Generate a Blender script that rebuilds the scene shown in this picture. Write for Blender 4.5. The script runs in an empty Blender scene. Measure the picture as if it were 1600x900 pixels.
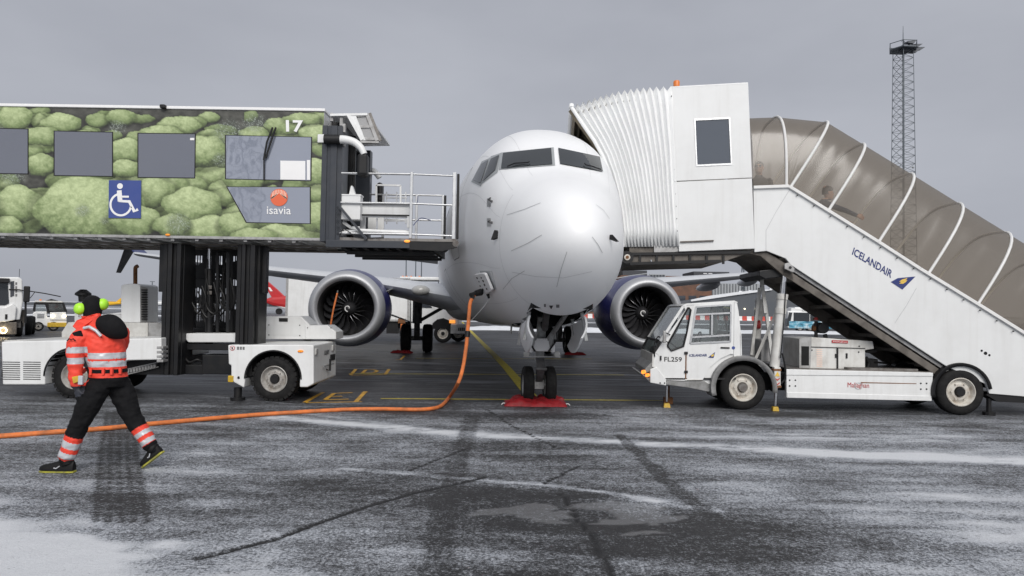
import bpy, bmesh, math, random
import numpy as np
from mathutils import Vector, Matrix
from mathutils.bvhtree import BVHTree
from mathutils import noise as mnoise
PI = math.pi
random.seed(7)
scene = bpy.context.scene
COL = scene.collection

# ------------------------------------------------------------------ camera
CAM = Vector((0.0, 0.0, 1.7))
FPX = 1116.0                                   # focal length in pixels of a 1600 px wide picture
PITCH = math.atan(36.0 / FPX)
ROLL = math.radians(0.9)
_fw = Vector((0, math.cos(PITCH), math.sin(PITCH)))
_r0 = Vector((1, 0, 0)); _u0 = Vector((0, -math.sin(PITCH), math.cos(PITCH)))
_rt = _r0 * math.cos(ROLL) + _u0 * math.sin(ROLL)
_up = _u0 * math.cos(ROLL) - _r0 * math.sin(ROLL)
cam_d = bpy.data.cameras.new('camera'); cam = bpy.data.objects.new('camera', cam_d); COL.objects.link(cam)
cam_d.sensor_width = 36; cam_d.lens = 36 * FPX / 1600
cam_d.clip_start = 0.1; cam_d.clip_end = 20000
cam.matrix_world = Matrix(((_rt.x, _up.x, -_fw.x, CAM.x), (_rt.y, _up.y, -_fw.y, CAM.y), (_rt.z, _up.z, -_fw.z, CAM.z), (0, 0, 0, 1)))
scene.camera = cam

# ------------------------------------------------------------------ sky, sun, exposure
SUN_DIR = Vector((0.16, -0.80, 0.60)).normalized()     # towards the veiled sun, behind the camera
world = bpy.data.worlds.new('World'); scene.world = world; world.use_nodes = True
wn = world.node_tree.nodes; wl = world.node_tree.links; wn.clear()
w_out = wn.new('ShaderNodeOutputWorld'); w_bg = wn.new('ShaderNodeBackground')
w_sky = wn.new('ShaderNodeTexSky'); w_sky.sky_type = 'NISHITA'; w_sky.sun_disc = False
w_sky.sun_elevation = math.asin(SUN_DIR.z); w_sky.sun_rotation = math.atan2(SUN_DIR.x, SUN_DIR.y)
w_hsv = wn.new('ShaderNodeHueSaturation'); w_hsv.inputs['Saturation'].default_value = 0.25
w_mix = wn.new('ShaderNodeMix'); w_mix.data_type = 'RGBA'; w_mix.inputs[0].default_value = 0.93
w_tc = wn.new('ShaderNodeTexCoord'); w_map = wn.new('ShaderNodeMapping'); w_map.inputs['Scale'].default_value = (1, 1, 2.6)
w_noi = wn.new('ShaderNodeTexNoise'); w_noi.inputs['Scale'].default_value = 1.7; w_noi.inputs['Detail'].default_value = 5
w_noi.inputs['Roughness'].default_value = 0.5
w_rmp = wn.new('ShaderNodeValToRGB')
w_rmp.color_ramp.elements[0].position = 0.33; w_rmp.color_ramp.elements[0].color = (3.45, 3.62, 4.15, 1)
w_rmp.color_ramp.elements[1].position = 0.70; w_rmp.color_ramp.elements[1].color = (4.55, 4.74, 5.30, 1)
wl.new(w_tc.outputs['Generated'], w_map.inputs['Vector']); wl.new(w_map.outputs['Vector'], w_noi.inputs['Vector'])
wl.new(w_noi.outputs['Fac'], w_rmp.inputs['Fac'])
wl.new(w_sky.outputs['Color'], w_hsv.inputs['Color'])
wl.new(w_hsv.outputs['Color'], w_mix.inputs[6]); wl.new(w_rmp.outputs['Color'], w_mix.inputs[7])
wl.new(w_mix.outputs[2], w_bg.inputs['Color']); w_bg.inputs['Strength'].default_value = 0.1
wl.new(w_bg.outputs['Background'], w_out.inputs['Surface'])
sun_d = bpy.data.lights.new('sun', 'SUN'); sun_d.energy = 2.85; sun_d.angle = math.radians(42); sun_d.color = (1.0, 0.965, 0.92)
sun = bpy.data.objects.new('sun', sun_d); COL.objects.link(sun)
sun.rotation_euler = (-SUN_DIR).to_track_quat('-Z', 'Y').to_euler(); sun.location = (0, -20, 30)
scene.view_settings.view_transform = 'Standard'; scene.view_settings.look = 'None'
scene.view_settings.exposure = 0.0; scene.view_settings.gamma = 1.0; scene.view_settings.use_curve_mapping = False
scene.cycles.max_bounces = 8; scene.cycles.transparent_max_bounces = 12

# ------------------------------------------------------------------ picking points: a ray through the view met with a real plane
def ray(px, py):
    return (_fw * FPX + _rt * (px - 800) - _up * (py - 450)).normalized()
def on_depth(px, py, Y):
    d = ray(px, py); return CAM + d * ((Y - CAM.y) / d.y)
def on_ground(px, py, z=0.0):
    d = ray(px, py); return CAM + d * ((z - CAM.z) / d.z)
class Frame:
    """A thing's own axes: origin on the ground, turned about z."""
    def __init__(s, o, rz=0.0):
        s.o = Vector(o); s.rz = rz; s.R = Matrix.Rotation(rz, 3, 'Z'); s.I = s.R.transposed()
    def loc(s, p): return s.I @ (Vector(p) - s.o)
    def glob(s, p): return s.R @ Vector(p) + s.o
    def at(s, px, py, w=0.0):
        n = s.R @ Vector((0, 1, 0)); d = ray(px, py)
        t = ((s.o + n * w) - CAM).dot(n) / d.dot(n)
        return s.loc(CAM + d * t)

# ------------------------------------------------------------------ objects
OFF = {}
def tag(o, label=None, cat=None, group=None, kind=None):
    if label: o['label'] = label
    if cat: o['category'] = cat
    if group: o['group'] = group
    if kind: o['kind'] = kind
    return o
def thing(name, fr, label, cat, group=None):
    o = bpy.data.objects.new(name, None); COL.objects.link(o)
    o.empty_display_size = 0.3
    o.location = fr.o; o.rotation_euler = (0, 0, fr.rz)
    OFF[o] = Vector((0, 0, 0))
    return tag(o, label, cat, group)
def copy_tree(o, parent=None):
    c = o.copy(); COL.objects.link(c)
    if parent is not None: c.parent = parent
    for ch in list(o.children): copy_tree(ch, c)
    return c

class MB:
    """Collects shapes; build() links them as ONE mesh object."""
    def __init__(s): s.v = []; s.f = []; s.m = []; s.mi = 0
    def add(s, vs, fs):
        b = len(s.v); s.v.extend([tuple(p) for p in vs])
        for f in fs: s.f.append([i + b for i in f]); s.m.append(s.mi)
    def box(s, x0, x1, y0, y1, z0, z1):
        s.add([(x0,y0,z0),(x1,y0,z0),(x1,y1,z0),(x0,y1,z0),(x0,y0,z1),(x1,y0,z1),(x1,y1,z1),(x0,y1,z1)],
              [(0,3,2,1),(4,5,6,7),(0,1,5,4),(1,2,6,5),(2,3,7,6),(3,0,4,7)]); return s
    def hexa(s, a, b):
        """two quads a, b (4 points each) joined"""
        s.add(list(a) + list(b), [(3,2,1,0),(4,5,6,7),(0,1,5,4),(1,2,6,5),(2,3,7,6),(3,0,4,7)]); return s
    def prism(s, pts, off):
        """closed outline of 3-D points pushed along off"""
        n = len(pts); off = Vector(off); pts = [Vector(p) for p in pts]
        s.add(pts + [p + off for p in pts], [list(range(n))[::-1], list(range(n, 2*n))] + [(i, (i+1) % n, n + (i+1) % n, n + i) for i in range(n)]); return s
    def bar(s, p0, p1, w, h=None, up=(0,0,1)):
        h = h or w; p0 = Vector(p0); p1 = Vector(p1); d = (p1 - p0).normalized(); up = Vector(up)
        if abs(d.dot(up)) > 0.98: up = Vector((0,1,0))
        a = d.cross(up).normalized() * (w/2); b = a.cross(d).normalized() * (h/2)
        s.hexa([p0-a-b, p0+a-b, p0+a+b, p0-a+b], [p1-a-b, p1+a-b, p1+a+b, p1-a+b]); return s
    def tube(s, pts, r, n=8, caps=True):
        pts = [Vector(p) for p in pts]; N = len(pts); rs = r if isinstance(r, (list, tuple)) else [r]*N
        prev = None; rings = []
        for i, p in enumerate(pts):
            d = (pts[min(i+1, N-1)] - pts[max(i-1, 0)]).normalized()
            if prev is None:
                a = d.cross(Vector((0,0,1)) if abs(d.z) < 0.9 else Vector((1,0,0))).normalized()
            else:
                a = (prev - d * prev.dot(d)).normalized()
            prev = a; b = d.cross(a)
            rings.append([p + (a*math.cos(2*PI*k/n) + b*math.sin(2*PI*k/n))*rs[i] for k in range(n)])
        s.loft(rings, caps=caps); return s
    def loft(s, rings, closed=True, caps=False):
        n = len(rings[0]); vs = [p for r in rings for p in r]; fs = []
        for i in range(len(rings)-1):
            for k in range(n if closed else n-1):
                k2 = (k+1) % n
                fs.append((i*n+k, i*n+k2, (i+1)*n+k2, (i+1)*n+k))
        if caps: fs.append(list(range(n))[::-1]); fs.append([(len(rings)-1)*n+k for k in range(n)])
        s.add(vs, fs); return s
    def lathe(s, prof, c, axis=(0,1,0), n=24, caps=False, ref=None):
        """prof: (radius, distance along axis)"""
        c = Vector(c); ax = Vector(axis).normalized()
        a = ax.cross(Vector((0,0,1)) if abs(ax.z) < 0.9 else Vector((1,0,0))).normalized(); b = ax.cross(a)
        s.loft([[c + ax*h + (a*math.cos(2*PI*k/n) + b*math.sin(2*PI*k/n))*r for k in range(n)] for r, h in prof], caps=caps); return s
    def cyl(s, p0, p1, r, n=12, r2=None):
        s.tube([p0, p1], [r, r if r2 is None else r2], n); return s
    def ball(s, c, r, nu=12, nv=8):
        c = Vector(c); r = r if hasattr(r, '__len__') else (r, r, r)
        s.loft([[c + Vector((r[0]*math.sin(PI*j/nv)*math.cos(2*PI*k/nu), r[1]*math.sin(PI*j/nv)*math.sin(2*PI*k/nu), r[2]*math.cos(PI*j/nv))) for k in range(nu)] for j in range(nv+1)]); return s
    def build(s, name, mat, parent=None, smooth=False, bevel=0, label=None, kind=None, angle=35):
        v = np.array(s.v, dtype=float)
        c = (v.min(0) + v.max(0)) / 2
        me = bpy.data.meshes.new(name); me.from_pydata((v - c).tolist(), [], s.f)
        mats = mat if isinstance(mat, (list, tuple)) else [mat]
        for m_ in mats: me.materials.append(m_)
        if len(mats) > 1: me.polygons.foreach_set('material_index', s.m)
        bm = bmesh.new(); bm.from_mesh(me); bmesh.ops.remove_doubles(bm, verts=bm.verts, dist=1e-5)
        bmesh.ops.recalc_face_normals(bm, faces=bm.faces); bm.to_mesh(me); bm.free()
        if smooth:
            me.shade_smooth(); me.set_sharp_from_angle(angle=math.radians(angle))
        o = bpy.data.objects.new(name, me); COL.objects.link(o)
        c = Vector(c); OFF[o] = c
        if parent is not None:
            o.parent = parent; o.location = c - OFF[parent]
        else: o.location = c
        if bevel:
            b = o.modifiers.new('bevel', 'BEVEL'); b.width = bevel; b.segments = 2; b.limit_method = 'ANGLE'; b.angle_limit = math.radians(40)
        return tag(o, label, kind=kind)

def letters(name, s, bl, br, tl, mat, parent, fat=0.0, label=None, shear=0.0):
    """flat lettering fitted to the corner points bottom-left, bottom-right, top-left"""
    cu = bpy.data.curves.new(name, 'FONT'); cu.body = s; cu.size = 1; cu.offset = fat; cu.resolution_u = 3; cu.shear = shear
    tmp = bpy.data.objects.new('tmp', cu); COL.objects.link(tmp)
    me = bpy.data.meshes.new_from_object(tmp); bpy.data.objects.remove(tmp)
    v = np.array([p.co[:] for p in me.vertices]); x0, y0 = v[:, :2].min(0); x1, y1 = v[:, :2].max(0)
    bl, br, tl = Vector(bl), Vector(br), Vector(tl); U = br - bl; V = tl - bl
    b = MB(); b.add([bl + U*((p[0]-x0)/(x1-x0)) + V*((p[1]-y0)/(y1-y0)) for p in v], [list(p.vertices) for p in me.polygons])
    bpy.data.meshes.remove(me)
    return b.build(name, mat, parent, label=label)

# ------------------------------------------------------------------ materials
def new_mat(name):
    m = bpy.data.materials.new(name); m.use_nodes = True; nt = m.node_tree
    return m, nt, nt.nodes['Principled BSDF']
def rgb(r, g, b): return (r, g, b, 1)
def paint(name, col, rough=0.35, metal=0.0, dirt=0.12, dirtcol=(0.16, 0.15, 0.13), scale=2.5, bump=0.0, bscale=60, coat=0.0, spec=0.5, rvar=0.1, streak=0.0):
    """base colour with blotchy wear and a slightly uneven gloss"""
    m, nt, p = new_mat(name); N = nt.nodes; L = nt.links
    tc = N.new('ShaderNodeTexCoord'); n1 = N.new('ShaderNodeTexNoise'); n1.inputs['Scale'].default_value = scale
    n1.inputs['Detail'].default_value = 7; n1.inputs['Roughness'].default_value = 0.65
    L.new(tc.outputs['Object'], n1.inputs['Vector'])
    r = N.new('ShaderNodeMapRange'); r.inputs[1].default_value = 0.42; r.inputs[2].default_value = 0.75
    r.inputs[3].default_value = 0.0; r.inputs[4].default_value = min(1.0, dirt*2.2)
    L.new(n1.outputs['Fac'], r.inputs[0])
    mx = N.new('ShaderNodeMix'); mx.data_type = 'RGBA'; mx.inputs[6].default_value = (*col, 1); mx.inputs[7].default_value = (*dirtcol, 1)
    L.new(r.outputs[0], mx.inputs[0]); last = mx.outputs[2]
    if streak:
        mp = N.new('ShaderNodeMapping'); mp.inputs['Scale'].default_value = (7, 7, .45); L.new(tc.outputs['Object'], mp.inputs['Vector'])
        n4 = N.new('ShaderNodeTexNoise'); n4.inputs['Scale'].default_value = 1.6; n4.inputs['Detail'].default_value = 6; L.new(mp.outputs['Vector'], n4.inputs['Vector'])
        r4 = N.new('ShaderNodeMapRange'); r4.inputs[1].default_value = .50; r4.inputs[2].default_value = .78; r4.inputs[3].default_value = 0; r4.inputs[4].default_value = streak
        L.new(n4.outputs['Fac'], r4.inputs[0]); m4 = N.new('ShaderNodeMix'); m4.data_type = 'RGBA'; m4.inputs[7].default_value = (.34, .315, .28, 1)
        L.new(r4.outputs[0], m4.inputs[0]); L.new(last, m4.inputs[6]); last = m4.outputs[2]
    L.new(last, p.inputs['Base Color'])
    r2 = N.new('ShaderNodeMapRange'); r2.inputs[3].default_value = max(0.02, rough - rvar); r2.inputs[4].default_value = min(1, rough + rvar)
    n2 = N.new('ShaderNodeTexNoise'); n2.inputs['Scale'].default_value = scale*3; L.new(tc.outputs['Object'], n2.inputs['Vector'])
    L.new(n2.outputs['Fac'], r2.inputs[0]); L.new(r2.outputs[0], p.inputs['Roughness'])
    p.inputs['Metallic'].default_value = metal; p.inputs['Specular IOR Level'].default_value = spec
    p.inputs['Coat Weight'].default_value = coat; p.inputs['Coat Roughness'].default_value = 0.08
    if bump:
        n3 = N.new('ShaderNodeTexNoise'); n3.inputs['Scale'].default_value = bscale; n3.inputs['Detail'].default_value = 4
        L.new(tc.outputs['Object'], n3.inputs['Vector'])
        b = N.new('ShaderNodeBump'); b.inputs['Strength'].default_value = bump; b.inputs['Distance'].default_value = 0.01
        L.new(n3.outputs['Fac'], b.inputs['Height']); L.new(b.outputs['Normal'], p.inputs['Normal'])
    return m
def mirror_glass(name, col=(0.02, 0.022, 0.026), ior=2.3, rough=0.03, wav=0.0):
    m, nt, p = new_mat(name); p.inputs['Base Color'].default_value = (*col, 1); p.inputs['Roughness'].default_value = rough
    p.inputs['IOR'].default_value = ior
    if wav:
        N = nt.nodes; L = nt.links; tc = N.new('ShaderNodeTexCoord'); n = N.new('ShaderNodeTexNoise'); n.inputs['Scale'].default_value = 1.3
        L.new(tc.outputs['Object'], n.inputs['Vector']); b = N.new('ShaderNodeBump'); b.inputs['Strength'].default_value = wav; b.inputs['Distance'].default_value = 0.1
        L.new(n.outputs['Fac'], b.inputs['Height']); L.new(b.outputs['Normal'], p.inputs['Normal'])
    return m
def clear_glass(name, tint=(0.8, 0.83, 0.84), haze=0.0, hazecol=(0.4, 0.4, 0.4), gloss=0.12, rough=0.03):
    """thin pane: tinted see-through sheet with its own reflection and a little milky haze"""
    m = bpy.data.materials.new(name); m.use_nodes = True; nt = m.node_tree; N = nt.nodes; L = nt.links; N.clear()
    out = N.new('ShaderNodeOutputMaterial'); t = N.new('ShaderNodeBsdfTransparent'); t.inputs['Color'].default_value = (*tint, 1)
    d = N.new('ShaderNodeBsdfDiffuse'); d.inputs['Color'].default_value = (*hazecol, 1)
    g = N.new('ShaderNodeBsdfGlossy'); g.inputs['Roughness'].default_value = rough
    fr = N.new('ShaderNodeLayerWeight'); fr.inputs['Blend'].default_value = 0.25
    mr = N.new('ShaderNodeMapRange'); mr.inputs[3].default_value = gloss*0.5; mr.inputs[4].default_value = min(1, gloss*4)
    L.new(fr.outputs['Facing'], mr.inputs[0])
    m1 = N.new('ShaderNodeMixShader'); m1.inputs[0].default_value = haze; L.new(t.outputs[0], m1.inputs[1]); L.new(d.outputs[0], m1.inputs[2])
    m2 = N.new('ShaderNodeMixShader'); L.new(mr.outputs[0], m2.inputs[0]); L.new(m1.outputs[0], m2.inputs[1]); L.new(g.outputs[0], m2.inputs[2])
    L.new(m2.outputs[0], out.inputs['Surface'])
    return m
def lamp(name, col, strength):
    m, nt, p = new_mat(name); p.inputs['Base Color'].default_value = (*col, 1); p.inputs['Emission Color'].default_value = (*col, 1); p.inputs['Emission Strength'].default_value = strength
    p.inputs['Roughness'].default_value = 0.2
    return m

M = {}
M['white'] = paint('white_vehicle_paint', (0.76, 0.77, 0.77), 0.38, dirt=0.10, dirtcol=(0.30, 0.29, 0.27), scale=1.6, streak=.16, bump=.06, bscale=3)
M['white_dirty'] = paint('grubby_white_paint', (0.66, 0.66, 0.64), 0.45, dirt=0.24, dirtcol=(0.20, 0.17, 0.13), scale=3.0, streak=.35)
M['offwhite'] = paint('cream_panel_paint', (0.70, 0.71, 0.71), 0.42, dirt=0.08, dirtcol=(0.35, 0.34, 0.32), scale=1.2, streak=.11, bump=.08, bscale=2)
M['rust'] = paint('rust', (0.20, 0.085, 0.03), 0.8, dirt=0.4, dirtcol=(0.06, 0.03, 0.02), scale=20)
M['black'] = paint('black_plastic', (0.010, 0.010, 0.011), 0.5, spec=.35, dirt=0.15, dirtcol=(0.03, 0.03, 0.03))
M['black_metal'] = paint('black_painted_steel', (0.009, 0.0095, 0.011), 0.42, spec=.35, dirt=0.22, dirtcol=(0.028, 0.025, 0.022), scale=4)
M['anthracite'] = paint('anthracite_steel', (0.035, 0.04, 0.05), 0.35, dirt=0.15, dirtcol=(0.07, 0.07, 0.07))
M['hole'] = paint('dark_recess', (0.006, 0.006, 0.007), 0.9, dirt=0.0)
M['tyre'] = paint('tyre_rubber', (0.010, 0.010, 0.0105), 0.8, spec=.25, dirt=0.25, dirtcol=(0.035, 0.034, 0.033), scale=8, bump=0.3, bscale=40)
M['rim_grey'] = paint('steel_wheel', (0.42, 0.41, 0.39), 0.5, metal=0.2, dirt=0.35, dirtcol=(0.14, 0.10, 0.07), scale=9)
M['rim_white'] = paint('cream_wheel', (0.60, 0.58, 0.53), 0.5, dirt=0.30, dirtcol=(0.22, 0.14, 0.08), scale=9)
M['alu'] = paint('bare_aluminium', (0.56, 0.57, 0.58), 0.36, metal=0.85, dirt=0.12, dirtcol=(0.25, 0.25, 0.25), scale=5)
M['alu_dull'] = paint('dull_aluminium', (0.40, 0.40, 0.40), 0.55, metal=0.4, dirt=0.3, dirtcol=(0.12, 0.11, 0.10), scale=6)
M['steel'] = paint('worn_steel', (0.22, 0.21, 0.20), 0.5, metal=0.6, dirt=0.4, dirtcol=(0.07, 0.05, 0.04), scale=8)
M['brown_frame'] = paint('weathered_stair_frame', (0.13, 0.115, 0.10), 0.6, dirt=0.45, dirtcol=(0.035, 0.028, 0.022), scale=5)
M['chrome'] = paint('chromed_rod', (0.75, 0.75, 0.76), 0.15, metal=1.0, dirt=0.05)
M['orange'] = paint('orange_plastic', (0.75, 0.20, 0.03), 0.35, dirt=0.1)
M['amber'] = lamp('amber_lens', (0.9, 0.28, 0.02), 0.25)
M['amber_lit'] = lamp('amber_lamp_lit', (1.0, 0.36, 0.06), 0.9)
M['headlamp'] = lamp('headlamp_lit', (1.0, 0.85, 0.55), 9.0)
M['lens'] = paint('lamp_lens', (0.42, 0.42, 0.41), 0.12, dirt=0.1)
M['yellow'] = paint('yellow_paint', (0.62, 0.40, 0.03), 0.45, dirt=0.25, dirtcol=(0.1, 0.07, 0.03), scale=10)
M['glass_dark'] = mirror_glass('tinted_window_glass', (0.02, 0.022, 0.028), 2.6)
M['glass_dark_wavy'] = mirror_glass('tinted_window_glass_wavy', (0.03, 0.032, 0.04), 3.4, wav=0.25)
M['glass_cab'] = clear_glass('cab_glass', (0.80, 0.84, 0.84), 0.06, (0.5, 0.5, 0.5), 0.14)
M['blue'] = paint('navy_print', (0.020, 0.035, 0.16), 0.35, dirt=0.05)
M['blue_sign'] = paint('blue_sign_print', (0.045, 0.075, 0.26), 0.4, dirt=0.05)
M['print_white'] = paint('white_print', (0.80, 0.80, 0.80), 0.45, dirt=0.03)
M['print_black'] = paint('black_print', (0.02, 0.02, 0.02), 0.5, dirt=0.03)
M['print_red'] = paint('red_print', (0.45, 0.03, 0.03), 0.45, dirt=0.05)
M['print_orange'] = paint('orange_red_print', (0.72, 0.13, 0.05), 0.45, dirt=0.03)
M['print_yellow'] = paint('yellow_print', (0.75, 0.50, 0.08), 0.45, dirt=0.03)
M['seam'] = paint('dark_seam', (0.16, 0.16, 0.165), 0.6, dirt=0.1)
M['seam_light'] = paint('pale_seam', (0.50, 0.51, 0.52), 0.5, dirt=0.1)

def wheel(parent, c, R, W, rim_r, tyre_mat, rim_mat, lugs=0, out=-1, nuts=8, hub_mat=None):
    """wheel > tyre, rim, hub; c = centre of the outer face, axle along local y, out = which way the outer face looks"""
    c = Vector(c); ax = Vector((0, out, 0))
    h = MB().lathe([(0, .0), (rim_r*.30, .0), (rim_r*.33, -.03), (rim_r*.36, -.06)], c + ax*0.01, ax, 16)
    hub = h.build('wheel', hub_mat or M['black_metal'], parent, smooth=True)
    t = MB(); sh = 0.035*R/0.4
    prof = [(rim_r*0.98, -.02), (rim_r*1.06, 0.0), (rim_r*1.25, .012), (R*.86, .006), (R*.95, -.012), (R*.99, -.035), (R, -.06), (R, -W+.06), (R*.99, -W+.035), (R*.95, -W+.012), (rim_r*1.1, -W), (rim_r*.9, -W)]
    t.lathe(prof, c, ax, 40)
    if lugs:
        for k in range(lugs):
            for side in (0, 1):
                a = 2*PI*(k + .5*side)/lugs; rad = Vector((math.cos(a), 0, math.sin(a))); tan = Vector((-math.sin(a), 0, math.cos(a)))
                p = c + ax*(-W*(.26 if side == 0 else .74)) + rad*(R - .012)
                w2 = tan*(R*.10); d2 = ax*(W*.26); r2 = rad*.022
                t.hexa([p-w2-d2-r2, p+w2-d2-r2, p+w2+d2-r2, p-w2+d2-r2], [p-w2*.8-d2+r2, p+w2*.8-d2+r2, p+w2*.8+d2+r2, p-w2*.8+d2+r2])
    t.build('tyre', tyre_mat, hub, smooth=True, angle=30)
    r = MB().lathe([(rim_r*1.03, .004), (rim_r*.98, .010), (rim_r*.93, -.002), (rim_r*.88, -.05), (rim_r*.80, -.075), (rim_r*.66, -.055), (rim_r*.55, -.035), (rim_r*.40, -.035), (rim_r*.34, -.06)], c, ax, 36)
    for k in range(nuts):
        a = 2*PI*k/nuts; q = c + Vector((math.cos(a), 0, math.sin(a)))*rim_r*.60 + ax*(-.05)
        r.cyl(q, q + ax*.035, rim_r*.055, 6)
    r.build('rim', rim_mat, hub, smooth=True)
    return hub
# ================================================================== GROUND
def smoothstep(a, b, x):
    t = np.clip((x - a) / (b - a), 0, 1); return t*t*(3 - 2*t)
_rng = np.random.default_rng(3)
def vnoise(x, y, seed=0):
    xi = np.floor(x).astype(int); yi = np.floor(y).astype(int); xf = x - xi; yf = y - yi
    def h(i, j):
        n = (i*374761393 + j*668265263 + seed*1442695041) & 0x7fffffff
        n = ((n ^ (n >> 13)) * 1274126177) & 0x7fffffff
        return ((n ^ (n >> 16)) & 0xffff) / 65535.0
    u = xf*xf*(3-2*xf); v = yf*yf*(3-2*yf)
    return (h(xi, yi)*(1-u) + h(xi+1, yi)*u)*(1-v) + (h(xi, yi+1)*(1-u) + h(xi+1, yi+1)*u)*v
def fbm(x, y, oct=4, seed=0):
    s = 0; a = .5; t = 0
    for o in range(oct):
        s = s + a*vnoise(x*2**o + 17.3*o, y*2**o + 5.1*o, seed + o); t += a; a *= .55
    return s/t
def polydist(X, Y, pts):
    """distance to a polyline and position 0..1 along it"""
    D = np.full(X.shape, 1e9); T = np.zeros(X.shape); n = len(pts) - 1
    for i in range(n):
        (x0, y0), (x1, y1) = pts[i], pts[i+1]; dx, dy = x1-x0, y1-y0; l2 = dx*dx + dy*dy + 1e-9
        t = np.clip(((X-x0)*dx + (Y-y0)*dy)/l2, 0, 1); d = np.hypot(X-x0-t*dx, Y-y0-t*dy)
        m = d < D; D[m] = d[m]; T[m] = (i + t[m])/n
    return D, T
def gpts(*p): return [tuple(on_ground(a, b)[:2]) for a, b in p]

def axis_steps(lo, hi, step, far, grow=1.22):
    a = list(np.arange(lo, hi + step/2, step)); d = step
    while a[-1] < far[1]: d *= grow; a.append(a[-1] + d)
    d = step; b = []
    x = lo
    while x > far[0]: d *= grow; x -= d; b.append(x)
    return np.array(b[::-1] + a)
gx = axis_steps(-9.6, 9.6, 0.04, (-6000, 6000)); gy = axis_steps(3.4, 14.6, 0.035, (-300, 9000))
GX, GY = np.meshgrid(gx, gy)
near = smoothstep(16.5, 11.5, GY)                                  # frost lies on the near half, the far stand is wet and swept
big = fbm(GX*.55 + 3, GY*.9, 4, 5); mid = fbm(GX*1.6, GY*2.4, 4, 11)
strk = fbm(GX*.42 + 9, GY*3.1, 4, 15); strk2 = fbm(GX*.9 + .5*GY, GY*6.5, 3, 19)
frost = (0.50 + 0.55*(big - .5) + 0.50*(mid - .5) + 0.50*(strk - .5) + .35*(strk2 - .5))*near
frost += 0.24*near*smoothstep(0.6, 4.0, GX)*smoothstep(13.0, 8.5, GY)      # right-hand half is whiter
frost += 0.10*smoothstep(-1.2, -4.0, GX)*smoothstep(11.5, 7.5, GY)
frost += 0.06*smoothstep(12.5, 9.0, GY)
frost -= 0.22*smoothstep(2.4, .5, np.abs(GX - 0.25 + .25*(GY-6)))*smoothstep(7.6, 5.8, GY)   # wet strip down the middle
frost -= 0.10*smoothstep(1.8, .4, np.abs(GX + .1))*smoothstep(9.5, 8.6, GY)*smoothstep(6.0, 6.8, GY)
snw = smoothstep(-1.2, -3.4, GX + 2.4*(fbm(GX*1.3, GY*2.4, 5, 21) - .5) + 0.62*(GY - 4.4))*smoothstep(6.4, 4.6, GY)
frost += 1.0*snw*(.55 + .9*fbm(GX*5, GY*7, 4, 91)) + .25*smoothstep(-.4, -2.6, GX + 1.4*(mid-.5))*smoothstep(5.0, 4.3, GY)   # loose snow bottom left
def stroke(pts, width, amount, seed, lo=.35, soft=.6):
    global frost
    D, T = polydist(GX, GY, pts); w = width*(.55 + .9*fbm(GX*1.3, GY*1.3, 3, seed))
    k_ = fbm(GX*6, GY*14, 4, seed+1); frost += amount*.58*smoothstep(w*1.4, w*.1, D + .10*(k_-.5))*np.clip(lo + 1.6*(k_-.42), .15, 1.25)
stroke(gpts((430,652),(560,664),(700,676),(850,684),(1000,692),(1200,703),(1400,712),(1640,724)), .26, 1.0, 31, .75)
stroke(gpts((420,640),(560,656),(640,668)), .10, .6, 33)
stroke(gpts((540,732),(700,746),(850,757),(960,771),(1050,788),(1120,797)), .10, .95, 35, .7)
stroke(gpts((790,760),(920,766),(1040,780)), .05, .7, 36)
stroke(gpts((900,640),(1100,668),(1300,684),(1600,692)), .12, .35, 37)
stroke(gpts((1200,660),(1400,664),(1600,676)), .16, .35, 38)
stroke(gpts((320,618),(420,628),(480,633)), .09, .6, 39)
stroke(gpts((600,860),(850,866),(1000,880)), .10, .5, 40)
def wipe(pts, width, amount, seed=0, soft=.4, edge=.5):
    global frost
    D, T = polydist(GX + .10*(fbm(GX*3, GY*3, 3, seed+5)-.5), GY, pts); w = width*(1 - edge*.5 + edge*fbm(GX*4, GY*4, 3, seed))
    k = smoothstep(w, w*(1-soft), D)*amount*np.clip(.25 + 1.5*fbm(GX*6, GY*6, 3, seed+7), 0, 1); frost *= (1 - k); return k
for off in (-.20, -.10, .0, .10, .20):            # tread marks of a tyre
    p = [(x+off, y) for x, y in gpts((188,645),(186,700),(187,760),(190,815))]
    D, T = polydist(GX, GY, p); zig = .75 + .25*np.sin(GY*31 + off*60 + 3*fbm(GX*2, GY*2, 2, 3))
    frost *= 1 - .75*smoothstep(.040, .015, D)*zig
wipe(gpts((188,645),(187,760),(192,850)), .24, .15, 40)
wipe(gpts((738,650),(716,720),(694,800),(676,910)), .15, .36, 41)
wipe(gpts((968,680),(1010,722),(1062,768),(1110,806)), .10, .45, 42, .2)
wipe(gpts((1060,790),(1140,840),(1230,910)), .24, .18, 43)
wipe(gpts((720,790),(900,800),(1000,830),(1100,850)), .45, .22, 44, .7)
wipe(gpts((600,640),(760,652),(900,648)), .8, .45, 45, .8)
crack = np.zeros(GX.shape)
for pts, w in ((gpts((305,873),(420,846),(520,808),(640,772),(760,745)), .016), (gpts((878,772),(905,815),(932,850),(960,905)), .016), (gpts((850,756),(905,728)), .010), (gpts((640,735),(730,700)), .008), (gpts((760,640),(800,665),(870,700)), .008), (gpts((845,640),(1000,905)), .0)):
    if w == 0: continue
    D, T = polydist(GX + .05*(fbm(GX*5, GY*5, 3, 3)-.5), GY + .05*(fbm(GX*5, GY*5, 3, 4)-.5), pts)
    crack = np.maximum(crack, smoothstep(w*1.6, w*.5, D)); frost *= 1 - .7*smoothstep(w*2.6, w*1.2, D)
pud = np.zeros(GX.shape)                                            # frozen puddles: smooth grey slush
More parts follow.
